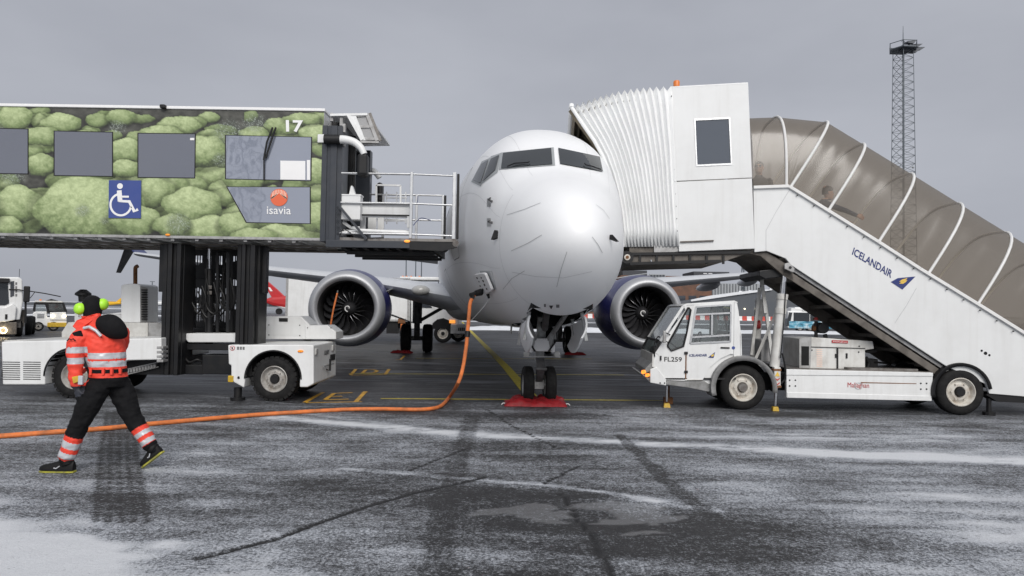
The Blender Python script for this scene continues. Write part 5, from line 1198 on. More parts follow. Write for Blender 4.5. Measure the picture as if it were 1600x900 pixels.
c = S(964.5, 425, .04); MB().lathe([(.03,-.05),(.08,-.05),(.09,0),(.08,.05),(.03,.05)], c, (0,1,0), 18).build('guide_wheel', M['black'], stairs, smooth=True)
MB().bar(S(1017,406,.02), S(1019,413,.02), .02).build('drip_flap', M['chrome'], stairs)
# --- stair flanks
TOPL = [(1177,293),(1232,291),(1372,378),(1437,420),(1527,475),(1604,523),(1700,583)]
BOT = [(1700,628),(1546,615),(1540,600),(1480,573),(1236,414),(1228,404),(1198,392),(1179,394)]
side = MB().prism([S(*p, -.01) for p in TOPL + BOT], (0, .05, 0)).build('side_panel', M['offwhite'], stairs, bevel=.008)
Qf = [Vector((p.x, WID-.05, p.z)) for p in [S(*p, -.01) for p in TOPL + BOT]]
MB().prism(Qf, (0, .05, 0)).build('side_panel', M['offwhite'], stairs)
b = MB(); tl_ = [S(*p, -.02) for p in TOPL]
for i in range(len(tl_)-1): MB().bar(tl_[i] + Vector((0,-.012,0)), tl_[i+1] + Vector((0,-.012,0)), .05, .055).build('top_rail', M['tape'], stairs, bevel=.006)
for i in range(len(tl_)-1): MB().bar(Vector((tl_[i].x, WID, tl_[i].z)), Vector((tl_[i+1].x, WID, tl_[i+1].z)), .05, .055).build('top_rail', M['tape'], stairs)
for k in range(14):
    p = S(1246 + k*26, 305 + k*26*.629 , -.05); MB().cyl(p, p + Vector((0,.02,0)), .012, 8).build('rail_screw', M['black'], stairs)
for pts in (((1234,296),(1212,332),(1197,360),(1197,391)), ((1432,450),(1416,478),(1398,505))):
    MB().tube([S(*p, -.012) for p in pts], .004, 5).build('panel_joint', M['seam_light'], stairs)
for x, y, r in ((1534,548,.02),(1540,552,.03),(1546,555,.02)): p = S(x, y, -.013); MB().cyl(p, p + Vector((0,.02,0)), r, 12).build('panel_port', M['hole'], side)
dirn = (S(1480,573,0) - S(1236,414,0)).normalized(); nn = Vector((dirn.z, 0, -dirn.x)); nn = nn if nn.z < 0 else -nn
u0, u1 = S(1200,394,0), S(1492,585,0)
a0, a1 = S(1232,412,.06), S(1484,577,.06)
MB().prism([a0 + nn*.01, a1 + nn*.01, a1 + nn*.07, a0 + nn*.07], (0, .06, 0)).build('stringer', M['alu_dull'], stairs, bevel=.006)
MB().prism([a0 + nn*.10, a1 + nn*.10, a1 + nn*.22, a0 + nn*.22], (0, .05, 0)).build('stringer', M['brown_frame'], stairs, bevel=.006)
for w in (WID-.3,): MB().prism([Vector((p.x, w, p.z)) for p in (a0, a1, a1 + nn*.22, a0 + nn*.22)], (0, .1, 0)).build('stringer', M['brown_frame'], stairs)
MB().prism([Vector((p.x, .1, p.z)) for p in (a0 - nn*.02, a1 - nn*.02, a1 + nn*.02, a0 + nn*.02)], (0, WID-.25, 0)).build('stair_soffit', M['black_metal'], stairs)
for k in range(7):
    p = a0.lerp(a1, (k+.5)/7); MB().bar(Vector((p.x, .1, p.z)) + nn*.12, Vector((p.x, WID-.25, p.z)) + nn*.12, .08, .06).build('cross_beam', M['brown_frame'], stairs)
k1 = [S(1198,393,.0), S(1228,405,.0), S(1238,415,.0), S(1200,428,.0), S(1170,396,.0)]
MB().prism([p + Vector((0,.06,0)) for p in (S(1165,394), S(1200,393), S(1240,418), S(1242,440), S(1228,432), S(1190,400))], (0, WID-.2, 0)).build('stair_knee', M['brown_frame'], stairs, bevel=.01)
MB().prism([S(1226,412,-.03), S(1233,410,-.03), S(1242,420,-.03), S(1240,426,-.03), S(1226,420,-.03)], (0, .05, 0)).build('pivot_plate', M['alu_dull'], stairs, bevel=.008)
c = S(1235, 418, -.04); MB().cyl(c, c + Vector((0, .03, 0)), .025, 12).build('pivot_bolt', M['black'], stairs)
MB().prism([S(1186,423,.15), S(1226,418,.15), S(1226,432,.15), S(1196,436,.15), S(1186,431,.15)], (0, 1.4, 0)).build('lift_beam', M['black_metal'], stairs, bevel=.015)
# steps and landing inside
st0, st1 = S(1236,330,.9), S(1604,560,.9)
for k in range(18):
    p = st0.lerp(st1, k/17); MB().box(p.x-.02, p.x+.30, .05, WID-.06, p.z-.62, p.z-.58).build('step', M['steel'], stairs)
MB().box(S(1100,290,.9).x, st0.x, .05, WID-.06, zf+.02, zf+.06).build('landing', M['steel'], stairs)
hr0, hr1 = S(1240,318,1.7), S(1640,560,1.7)
for w in (.12, WID-.15):
    MB().tube([Vector((S(1177,320,.5).x, w, st0.z+.0)), Vector((st0.x, w, st0.z + .05)), Vector((st1.x, w, st1.z + .05))], .022, 8).build('handrail', M['rim_white'], stairs, smooth=True)
# --- canopy: hoops and smoked panes
phi = math.atan2(.629, 1)
def hoop(px, py, ang, Hh=None, n=22, w0=.0, grow=0.0):
    Hh = Hh or (1.60 if ang > .1 else 1.42)
    base = S(px, py, w0); nrm_ = Vector((math.sin(ang), 0, math.cos(ang))); out = []
    for i in range(n+1):
        a = PI*i/n; cx = math.cos(a); sx = math.sin(a)
        w = WID/2 - (WID/2+grow)*math.copysign(abs(cx)**(2/3.2), cx); h = (Hh+grow)*sx**(2/3.0)
        out.append(Vector((base.x, w + w0, base.z)) + nrm_*h)
    return out
HP = [(1176.5,291.5,0),(1228.5,290,0),(1235,292.5,phi),(1294,329,phi),(1372.5,378,phi),(1450.5,427,phi),(1527.5,475,phi),(1604,523,phi),(1682,571,phi)]
for i, (x, y, a) in enumerate(HP):
    if i: MB().tube(hoop(x, y, a, grow=.012), .026, 8).build('canopy_hoop', M['tape'], stairs, smooth=True)
for i in range(len(HP)-1):
    h0_, h1_ = hoop(*HP[i]), hoop(*HP[i+1]); hs = []
    for k in range(13):                                                 # the thin sheets ripple slightly between the hoops
        f = k/12; hs.append([a.lerp(c_, f) + Vector((0, .016*mnoise.noise(Vector((k*.5 + i*7, j*.45, 1)))*math.sin(PI*f), .004*mnoise.noise(Vector((k*.4 + i*5, j*.5, 8)))*math.sin(PI*f)))*(1 if not 5 <= j <= 17 else .3) for j, (a, c_) in enumerate(zip(h0_, h1_))])
    MB().loft(hs, closed=False).build('canopy_pane', M['canopy'], stairs, smooth=True)
tops = [hoop(x, y, a, grow=.02)[6] for x, y, a in HP]
# --- hydraulic rams
def ram(p0, p1, r, frac, m1='white_dirty', band=True):
    p0, p1 = Vector(p0), Vector(p1); q = p0.lerp(p1, frac)
    o = MB().cyl(p0, q, r, 18).build('hydraulic_ram', M[m1], stairs, smooth=True)
    MB().cyl(q, p1, r*.55, 14).build('ram_rod', M['chrome'], o, smooth=True)
    if band:
        d = (p1-p0).normalized()
        for f in (.78, .98): c = p0.lerp(q, f); MB().cyl(c - d*.05, c + d*.05, r*1.14, 18).build('ram_collar', M['white_dirty'], o, smooth=True)
    return o
ram(S(1210,573,.12), S(1226,430,.12), .088, .78)
ram(S(1178,560,1.2), S(1192,432,1.2), .08, .70, 'white_dirty')
MB().cyl(S(1179,507,1.1), S(1187,507,1.1), .084, 12).build('ram_mark', M['print_red'], stairs)
for a, c in (((1181,560,.5),(1212,490,.4)), ((1195,470,.9),(1206,560,.5)), ((1196,490,.6),(1190,432,.9)), ((1174,555,.9),(1187,450,1.0))): MB().bar(S(*a), S(*c), .055, .05).build('lattice_brace', M['white_dirty'], stairs)
MB().box(S(1189,520,.7).x, S(1206,520,.7).x, .7, 1.3, S(1190,566,.7).z, S(1190,530,.7).z).build('hydraulic_tank', M['alu_dull'], stairs, bevel=.02)
MB().tube(spline([S(1222,552,.0), S(1226,570,.0), S(1227,590,.0), S(1220,600,.0)], 5), .016, 6).tube(spline([S(1228,440,.0), S(1225,500,.02), S(1219,560,.0)], 5), .010, 6).build('hydraulic_hose', M['black'], stairs, smooth=True)
# outrigger jack with warning stickers
jk = MB().box(S(1210,575,-.05).x, S(1220,575,-.05).x, -.05, .08, S(1215,606,-.05).z, S(1215,574,-.05).z).build('outrigger_jack', M['white_dirty'], stairs, bevel=.008)
MB().cyl(S(1213,606,.0), S(1211.5,634,.0), .028, 12).build('jack_leg', M['chrome'], jk, smooth=True)
c = S(1211, 640, 0); MB().hexa([Vector((c.x-.055,-.06,.0)), Vector((c.x+.055,-.06,.0)), Vector((c.x+.055,.06,.0)), Vector((c.x-.055,.06,.0))], [Vector((c.x-.045,-.05,.075)), Vector((c.x+.045,-.05,.075)), Vector((c.x+.045,.05,.075)), Vector((c.x-.045,.05,.075))]).build('jack_foot', M['yellow'], jk, bevel=.006)
MB().prism([S(*p, -.056) for p in ((1211,588),(1218.5,588),(1215,580.5))], (0,.005,0)).build('warning_sticker', M['print_yellow'], jk)
for y in (590, 597, 601.5): MB().prism([S(*p, -.056) for p in ((1211,y),(1214.7,y+3),(1218.5,y),(1218.5,y+2),(1214.7,y+5),(1211,y+2))], (0,.005,0)).build('chevron_sticker', M['print_red'], jk)
for y in (578, 604): MB().box(S(1209,y,-.06).x, S(1221,y,-.06).x, -.058, .09, S(1215,y+1.5,-.06).z, S(1215,y-1.5,-.06).z).build('jack_band', M['rust'], jk)
# --- chassis
chs = [S(*p, -.02) for p in ((1229,577),(1458,582.5),(1456,626.5),(1229,621.5))]
rail_ = MB().prism(chs, (0, .10, 0)).build('chassis_side', M['white'], stairs, bevel=.008)
MB().prism([S(*p, -.035) for p in ((1229,577),(1458,582.5),(1458,588),(1229,586))], (0, .03, 0)).build('chassis_ledge', M['white'], rail_, bevel=.006)
MB().prism([S(*p, -.03) for p in ((1230,613),(1456,619),(1456,626.5),(1230,621.5))], (0, .02, 0)).build('chassis_ledge', M['white'], rail_, bevel=.005)
MB().prism([Vector((p.x, 1.75, p.z)) for p in chs], (0, .10, 0)).build('chassis_side', M['white'], stairs)
MB().box(S(1145,600,.2).x, S(1490,600,.2).x, .25, 1.65, .34, .66).build('chassis_frame', M['black_metal'], stairs)
MB().prism([S(*p, .05) for p in ((1235,578),(1455,583),(1455,581),(1235,576))], (0, 1.65, 0)).build('chassis_deck', M['steel'], stairs)
for bx0, by0 in ((1234,594),(1243,594),(1234,603),(1243,603),(1439,599),(1448,599),(1439,608),(1448,608)): p = S(bx0, by0, -.028); MB().cyl(p, p + Vector((0,.02,0)), .014, 8).build('bolt', M['black'], rail_)
letters('maker_lettering', 'Mallaghan', S(1324.5,607.5,-.026), S(1358,608.5,-.026), S(1324.5,597.5,-.026), M['print_red'], rail_)
MB().prism([S(*p, -.024) for p in ((1345,597),(1432,599),(1432,600),(1345,598.6))], (0,.004,0)).build('rust_streak', M['rust'], rail_)
flat = [S(1341.5 + 6*math.cos(a), 603 + 5*math.sin(a), -.027) for a in [2*PI*i/24 for i in range(25)]]; MB().tube(flat, .004, 4).build('emblem_ring', M['seam_light'], rail_)
# engine box
eb = [(1253,578),(1253,529),(1268,527),(1364,533),(1366,545),(1352,547),(1352,580)]
eng_ = MB().prism([S(*p, .35) for p in eb], (0, 1.1, 0)).build('engine_box', M['white_dirty'], stairs, bevel=.012)
MB().box(S(1252,541,.34).x, S(1264,541,.34).x, .335, .37, S(1258,571,.34).z, S(1258,541,.34).z).build('radiator_grille', M['hole'], eng_)
MB().prism([S(*p, .338) for p in ((1249,578),(1249,530),(1253,528),(1268,527),(1268,542),(1266,578))], (0, .01, 0)).build('grille_surround', M['alu_dull'], eng_)
MB().prism([S(*p, .335) for p in ((1267,541.5),(1352,544),(1352,545),(1267,542.5))], (0,.012,0)).build('lid_gap', M['black'], eng_)
for (x0, y0, x1, y1) in ((1307.5,543,1310,578),(1305,553,1308,559),(1322,552,1324.5,560)): MB().prism([S(*p, .334) for p in ((x0,y0),(x1,y0),(x1,y1),(x0,y1))], (0,.014,0)).build('door_latch', M['black'], eng_)
for k in range(9): MB().prism([S(*p, .345) for p in ((1276,546+k*3.2),(1285,546+k*3.2),(1285,547+k*3.2),(1276,547+k*3.2))], (0,.006,0)).build('notice_line', M['emblem_line'], eng_)
for x, y in ((1269,547),(1343,541),(1342,550)): p = S(x, y, .335); MB().cyl(p, p + Vector((0,.02,0)), .012, 8).build('screw', M['black'], eng_)
plq = MB().prism([S(*p, .333) for p in ((1300,531.5),(1325,532.5),(1325,536.5),(1300,535.5))], (0, .014, 0)).build('maker_plate', M['print_red'], eng_)
letters('plate_lettering', 'Mallaghan', S(1302,535,.329), S(1323.5,536,.329), S(1302,532.6,.329), M['print_white'], eng_)
fc = S(1287, 512.5, .7); af = MB().cyl(fc, fc + Vector((0,.35,0)), .105, 18).build('air_filter', M['black'], stairs, smooth=True, bevel=.01)
MB().bar(S(1289,522,.8), S(1291,532,.8), .06).bar(S(1275,502,.8), S(1275,530,.8), .05).bar(S(1276,505,.8), S(1284,507,.8), .05).build('filter_bracket', M['black'], af)
MB().cyl(S(1269,513,.8), S(1274,513,.8), .05, 10).cyl(S(1274.5,500,.8), S(1274.5,497,.8), .05, 10).build('filter_elbow', M['rust'], af, smooth=True)
MB().cyl(S(1275,500,.75), S(1275,496,.75), .03, 10).build('filter_cap', M['print_red'], af)
MB().tube(spline([S(1353,548,.5), S(1362,549,.5), S(1370,547,.5)], 4), .035, 8).tube(spline([S(1353,558,.5), S(1358,566,.5), S(1356,574,.5)], 4), .03, 8).build('exhaust_stub', M['black'], eng_, smooth=True)
MB().tube(spline([S(1366,566,.6), S(1385,568,.6), S(1400,574,.6), S(1425,570,.7), S(1440,580,.7)], 5), .02, 6).build('hydraulic_hose', M['black'], stairs, smooth=True)
MB().lathe([(.0,.0),(.14,.0),(.14,.18),(.0,.18)], S(1410,576,.9), (0,1,0), 16).build('pulley', M['black_metal'], stairs, smooth=True)
MB().box(S(1356,560,.6).x, S(1372,560,.6).x, .6, .9, S(1360,575,.6).z, S(1360,561,.6).z).build('pump_unit', M['black_metal'], stairs, bevel=.01)
MB().box(S(1322,577,.2).x, S(1430,580,.2).x, .1, .3, S(1380,580,.2).z, S(1380,575,.2).z).build('foot_plate', M['steel'], stairs)
# wheels and mudguards
for px, py in ((1160.5,605.5), (1500.5,612.5)):
    c = S(px, py, 0); R = c.z
    for y, o_ in ((-.02, -1), (1.75, 1)):
        wheel(stairs, (c.x, y, R), R, .24, R*.60, M['tyre'], M['rim_white'], lugs=0, out=o_, nuts=6, hub_mat=M['steel'] if px < 1300 else M['black_metal'])
c = S(1500.5, 612.5, 0); b = MB(); R = c.z
a_ = [math.radians(8 + (192-8)*i/24) for i in range(25)]
b.loft([[Vector((c.x + r*math.cos(a), y, c.z + r*math.sin(a))) for a in a_] for r, y in ((R*1.12,-.06),(R*1.26,-.06),(R*1.27,.0),(R*1.27,.35))], closed=False)
mg = b.build('mudguard', M['black'], stairs, smooth=True); mg.modifiers.new('thick', 'SOLIDIFY').thickness = .012
MB().prism([S(*p, .02) for p in ((1541,617),(1546,613),(1700,626),(1700,634),(1560,628))], (0, .3, 0)).build('rear_skirt', M['black'], stairs)
MB().prism([S(*p, .3) for p in ((1440,600),(1480,575),(1530,600),(1530,625),(1440,625))], (0, 1.2, 0)).build('rear_frame', M['black_metal'], stairs)
MB().cyl(S(1545,622,.1), (S(1545,622,.1).x, .1, .06), .04, 10).cyl((S(1545,622,.1).x, .1, 0), (S(1545,622,.1).x, .1, .06), .10, 12).build('jack_foot', M['black'], stairs)
# --- driver's cab: shell with real openings
CW = 1.75
cab_out = [(1068,477.5),(1073,476),(1147,471.3),(1151.5,473),(1157.5,520),(1158,557)]
M['fender'] = paint('grey_checker_plate', (0.30,0.30,0.30), .5, metal=.3, dirt=.35, dirtcol=(.12,.12,.11), scale=8)
def cabpoly(name, pts, w, d, mat, par=stairs, bev=.01, label=None): return MB().prism([S(*p, w) for p in pts], (0, d, 0)).build(name, mat, par, bevel=bev, label=label)
vent = [(1075.5,480.5),(1079.5,484),(1073,520),(1068,541),(1049,548),(1043.5,541.5),(1044,537)]
dwin = [(1087.5,479.5),(1142,475.8),(1141,533.5),(1078.5,536.5)]
side_pts_front = [(1068,478),(1083,477.0),(1076,540),(1071,593),(1041,594),(1030,578),(1032,545)]
for w, sgn in ((-.02, 1), (CW-.03, -1)):
    cs = MB()
    q = lambda *pts: cs.prism([S(*p, w) if sgn > 0 else Vector((S(*p, -.02).x, w, S(*p, -.02).z)) for p in pts], (0, .05, 0))
    q((1068,477.6),(1083,476.8),(1082,482),(1079.5,484),(1075.5,480.5),(1071,484.5))      # over the quarter light
    q((1071,484.5),(1075.5,480.5),(1044,537),(1043.5,541.5),(1030,556),(1024,551))        # windscreen pillar
    q((1083,476.8),(1086.5,479),(1077.5,537),(1068,541),(1073,520),(1079.5,484),(1082,482)) # pillar behind it
    q((1030,556),(1043.5,541.5),(1049,548),(1068,541),(1077.5,537),(1073,595),(1041,594),(1028,576)) # lower front
    cs.build('cab_front_side', M['white'], stairs)
    ds = MB()
    q2 = lambda *pts: ds.prism([S(*p, w-.004*sgn) if sgn > 0 else Vector((S(*p, -.02).x, w+.004, S(*p, -.02).z)) for p in pts], (0, .05, 0))
    q2((1084,476.3),(1147,471.8),(1143,475.6),(1087.5,479.6)); q2((1143,475.6),(1147,471.8),(1146,553),(1141.5,553),(1141,533.5))
    q2((1084,476.3),(1087.5,479.6),(1078.5,536.5),(1074.5,537)); q2((1074.5,537),(1078.5,536.5),(1141,533.5),(1141.5,553),(1126,560),(1110,573),(1100,590),(1098,593.5),(1073.5,593.5))
    ds.build('cab_door', M['white'], stairs)
    rs = MB()
    rs.prism([S(*p, w) if sgn > 0 else Vector((S(*p, -.02).x, w, S(*p, -.02).z)) for p in ((1147.5,471.5),(1151.5,473),(1154,486),(1157.5,520),(1158,557),(1146.5,557))], (0,.05,0)); rs.build('cab_rear_side', M['white'], stairs)
    if sgn > 0:
        MB().tube([S(*p, w-.012) for p in vent + vent[:1]], .017, 8).build('window_rubber', M['black'], stairs, smooth=True)
        wf = MB()
        for a, c in (((1087.5,479.5),(1142,475.8)), ((1142,475.8),(1141,533.5)), ((1141,533.5),(1078.5,536.5)), ((1078.5,536.5),(1087.5,479.5)), ((1086,491.5),(1142,489)), ((1080,527),(1141,523.5)), ((1112.5,490.5),(1112,525))): wf.bar(S(*a, w-.006), S(*c, w-.006), .030, .03)
        wf = wf.build('door_window_frame', M['alu'], stairs)
        cabpoly('pane', dwin, w+.02, .006, M['glass_cab'], wf, 0); cabpoly('quarter_light', vent, w+.015, .006, M['glass_cab'], stairs, 0)
        cabpoly('door_handle', [(1126,542),(1140.5,542.5),(1140.5,544.8),(1126,544.5)], w-.025, .02, M['black'])
        hd = S(1146, 543.5, w-.008); MB().cyl(hd, hd + Vector((0,.01,0)), .03, 12).build('door_lock_sticker', M['blue_sign'], stairs)
        for y in (551.5, 581): cabpoly('door_hinge', [(1069.5,y-2),(1075,y-2),(1075,y+2.3),(1069.5,y+2.3)], w-.03, .03, M['black_metal'])
        cabpoly('rust_run', [(1071,554),(1073,554),(1072.5,593),(1070.5,593)], w-.008, .006, M['rust']); cabpoly('door_sill', [(1070,592.2),(1098,592.5),(1098,594.3),(1070,594.6)], w-.012, .04, M['white_dirty'])
        letters('fleet_number', 'FL259', S(1038,564.8,w-.006), S(1065.5,565.3,w-.006), S(1038,557.5,w-.006), M['print_black'], stairs, fat=.012)
        letters('airline_lettering', 'ICELANDAIR', S(1077,557.3,w-.012), S(1105,556.8,w-.012), S(1077,553.4,w-.012), M['blue'], stairs, fat=.02)
        lg = cabpoly('tail_logo', [(1106.5,558.5),(1117.5,550),(1115,559.2)], w-.012, .006, M['blue'], bev=0); 
        cabpoly('logo_mark', [(1111,555.5),(1115.5,552.8),(1115,556.5),(1112,557.5)], w-.016, .004, M['print_yellow'], lg, 0)
def sp(x, y, w): return S(x, y, w)
nearp = lambda x, y: S(x, y, -.02)
def across(name, pts, mat, t=.03, w0=-.02, w1=CW+.02, bev=.006, par=stairs):
    """sheet running across the cab from the near side to the far side along an outline"""
    b = MB(); P = [nearp(*p) for p in pts]
    b.loft([[Vector((p.x, w0, p.z)) for p in P], [Vector((p.x, w1, p.z)) for p in P]], closed=False); o = b.build(name, mat, par)
    sd = o.modifiers.new('thick', 'SOLIDIFY'); sd.thickness = t; sd.offset = 0; return o
across('cab_roof', [(1067,478.5),(1073,475.5),(1147,470.8),(1152,473)], M['white'])
across('windscreen', [(1068.5,478.5),(1033,532)], M['glass_cab'], .006, .02, CW-.02)
across('lower_windscreen', [(1032,533),(1021.5,551)], M['glass_cab'], .006, .02, CW-.02)
for w_ in (.0, CW-.04):
    for a, c in (((1067.5,479),(1032,533)), ((1032,533),(1021,553))): MB().bar(Vector((nearp(*a).x, w_+.01, nearp(*a).z)), Vector((nearp(*c).x, w_+.01, nearp(*c).z)), .05, .045).build('windscreen_pillar', M['black'] if a[0] < 1050 else M['white'], stairs)
MB().bar(Vector((nearp(1032,533).x, 0, nearp(1032,533).z)), Vector((nearp(1032,533).x, CW, nearp(1032,533).z)), .04).build('windscreen_bar', M['black'], stairs)
b = MB(); arcp = [(1160.5 + 34.5*1.42*math.cos(math.radians(a)), 605.5 - 34.5*1.42*math.sin(math.radians(a))) for a in range(88, 178, 8)]
b.prism([S(*p, .01) for p in [(1098,594.5),(1099,590),(1109,573),(1125,560),(1141,552),(1158,556.5),(1162,557)] + arcp], (0, .04, 0)); b.build('cab_lower_side', M['white'], stairs)
cabpoly('nose_side', [(1023,551),(1031,556),(1029,577),(1020,573)], -.015, .04, M['white'])
across('cab_nose', [(1021,553),(1020,572),(1028,577)], M['white_dirty'])
across('cab_rear_wall', [(1157,520),(1158,557)], M['white'])
across('rear_window', [(1152.5,477),(1157,520)], M['glass_cab'], .006, .05, CW-.05)
across('cab_floor', [(1032,592),(1150,592)], M['black'])
MB().bar(S(1040,528,.2), S(1058,545,.9), .02).build('wiper', M['black'], stairs)
fnt = cabpoly('front_bumper', [(1016,577),(1026,573.5),(1041,593),(1041,602.5),(1016,598)], -.04, .35, M['white'], bev=.012)
cabpoly('bumper_shelf', [(1008,576),(1018,566),(1029,572),(1016,580),(1008,583)], .0, CW-.1, M['fender'])
cabpoly('bumper_bar', [(1001,584),(1004,584),(1016,592),(1016,595),(1012,594)], .05, CW-.2, M['alu_dull'])
for x, y, r in ((1006.5,581,.035),(1012.5,586,.030)): c = S(x, y, .02); MB().lathe([(0,-.03),(r,-.02),(r*1.05,.02),(r,.05)], c, (-.6,-1,0), 12).build('indicator_lamp', M['amber_lit'], fnt, smooth=True)
for x in (1031.5, 1038.5): c = S(x, 598.5, -.045); MB().cyl(c, c + Vector((0,.01,0)), .014, 8).build('bumper_bolt', M['black'], fnt)
cabpoly('sill', [(1041,595),(1100,595),(1108,600),(1112,606),(1108,612.5),(1076,606),(1041,601)], .0, .12, M['fender'])
b = MB(); c = S(1160.5,605.5,0); R = c.z; a_ = [math.radians(-8 + (196+8)*i/28) for i in range(29)]
b.loft([[Vector((c.x + r*math.cos(a)*(1.0 if math.cos(a) < 0 else 1.0) + (.0), y, c.z + r*math.sin(a)*.98)) for a in a_] for r, y in ((R*1.24,-.10),(R*1.44,-.10),(R*1.46,-.05),(R*1.46,.3))], closed=False)
fd = b.build('fender', M['fender'], stairs, smooth=True); fd.modifiers.new('thick', 'SOLIDIFY').thickness = .012
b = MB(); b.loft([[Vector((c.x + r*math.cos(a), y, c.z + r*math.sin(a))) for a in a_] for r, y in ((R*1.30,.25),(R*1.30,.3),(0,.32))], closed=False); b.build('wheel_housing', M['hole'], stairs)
mh = MB().box(S(1035.5,517,-.15).x, S(1040.5,517,-.15).x, -.20, -.14, S(1037,536,-.15).z, S(1037,516.5,-.15).z).build('door_mirror', M['alu_dull'], stairs, bevel=.015)
MB().bar(S(1040,520,-.15), S(1047,523,-.03), .015).bar(S(1040,533,-.15), S(1046,536,-.03), .015).build('mirror_bracket', M['black'], mh)
mh2 = MB().ball(S(1026, 525, CW+.1), (.10, .05, .15), 12, 8).build('door_mirror', M['black'], stairs, smooth=True)
MB().tube(spline([S(1023,557,-.03), S(1022,540,-.05), S(1027,527,-.03), S(1031,527,.0)], 5), .012, 6).build('grab_handle', M['black'], stairs, smooth=True)
MB().cyl(S(1032.5,556,-.04), S(1032.5,563,-.04), .014, 8).build('handle_stub', M['black'], stairs)
# inside the cab: seat, wheel, column
MB().prism([S(*p, .5) for p in ((1120,592),(1150,592),(1152,530),(1143,520),(1138,530),(1137,555),(1118,558))], (0, .6, 0)).build('driver_seat', M['black'], stairs, bevel=.03)
sc_ = S(1090,532,.8); MB().tube([sc_ + Vector((.05*math.cos(a) , .20*math.sin(a), .16*math.cos(a))) for a in [2*PI*i/24 for i in range(25)]], .014, 6).tube([sc_, S(1068,560,.8)], .025, 6).build('steering_wheel', M['black'], stairs, smooth=True)
MB().prism([S(*p, .1) for p in ((1030,575),(1034,548),(1052,546),(1064,556),(1066,590),(1030,590))], (0, CW-.2, 0)).build('dashboard', M['black'], stairs, bevel=.02)
MB().tube([S(1130,482,1.0), S(1136,515,1.0), S(1140,533,1.0)], .015, 6).tube([S(1104,536,.4), S(1125,532,.4), S(1140,527,.4)], .014, 6).build('seat_belt', M['black'], stairs, smooth=True)
for x, dz in ((1044,.0),(1050,.0)):
    p = S(x-2, 603, .15); j = MB().cyl(p, (p.x, .15, .10), .022, 10).build('front_jack', M['chrome'], stairs, smooth=True)
    MB().hexa([Vector((p.x-.06,.09,.0)), Vector((p.x+.06,.09,0)), Vector((p.x+.06,.21,0)), Vector((p.x-.06,.21,0))], [Vector((p.x-.045,.1,.07)), Vector((p.x+.045,.1,.07)), Vector((p.x+.045,.2,.07)), Vector((p.x-.045,.2,.07))]).build('jack_foot', M['yellow'], j)
    break
p = S(1044, 603, .7); j = MB().cyl(p, (p.x, .7, .12), .03, 10).build('front_jack', M['rust'], stairs); MB().box(p.x-.08, p.x+.08, .62, .78, .0, .12).build('jack_foot', M['rust'], j)
# --- lettering on the stair flank
bl_, br_, tl2 = S(1331,397.5,-.016), S(1392,434.5,-.016), S(1334.5,386.5,-.016)
letters('airline_lettering', 'ICELANDAIR', bl_, br_, tl2, M['blue'], stairs, fat=.018)
lg = MB().prism([S(*p, -.016) for p in ((1392,440.5),(1403,434.5),(1430.5,432),(1410,452.5))], (0,.006,0)).build('tail_logo', M['blue'], stairs)
for d in (0, 3.0): MB().prism([S(*p, -.020) for p in ((1405,443-d),(1410,439.5-d),(1418,437.5-d),(1415,441-d),(1411,443.5-d))], (0,.004,0)).build('logo_mark', M['print_yellow'], lg)
# ================================================================== PEOPLE
M['hivis'] = paint('hi_vis_orange_cloth', (0.82, 0.062, 0.034), 0.65, dirt=.10, dirtcol=(.35, .03, .015), scale=9, bump=.25, bscale=12)
M['dark_cloth'] = paint('black_workwear_cloth', (0.006, 0.006, 0.007), 0.85, spec=.2, dirt=.2, dirtcol=(.016, .016, .018), scale=8, bump=.3, bscale=14)
M['reflect'] = paint('silver_reflective_tape', (0.52, 0.54, 0.57), 0.35, metal=.1, dirt=.15, dirtcol=(.3, .3, .32), scale=12)
M['glove'] = paint('dark_glove', (0.018, 0.022, 0.035), 0.7, dirt=.1)
M['lime'] = paint('lime_ear_cup', (0.42, 0.85, 0.04), 0.35, dirt=.05)
M['skin'] = paint('skin', (0.50, 0.30, 0.22), 0.5, dirt=.05)
M['hair'] = paint('dark_hair', (0.03, 0.022, 0.018), 0.6, dirt=.1)
M['boot'] = paint('black_boot_leather', (0.006, 0.006, 0.0065), 0.6, spec=.25, dirt=.15, dirtcol=(.02,.02,.02))
M['sole'] = paint('yellow_boot_sole', (0.42, 0.40, 0.05), 0.6, dirt=.45, dirtcol=(.1, .1, .06), scale=14)
M['navy_jacket'] = paint('navy_jacket_cloth', (0.03, 0.045, 0.09), 0.8, dirt=.1)
M['grey_jacket'] = paint('grey_jacket_cloth', (0.06, 0.06, 0.065), 0.8, dirt=.1)
M['lens_dark'] = paint('dark_spectacles', (0.012, 0.012, 0.014), 0.15, dirt=0)

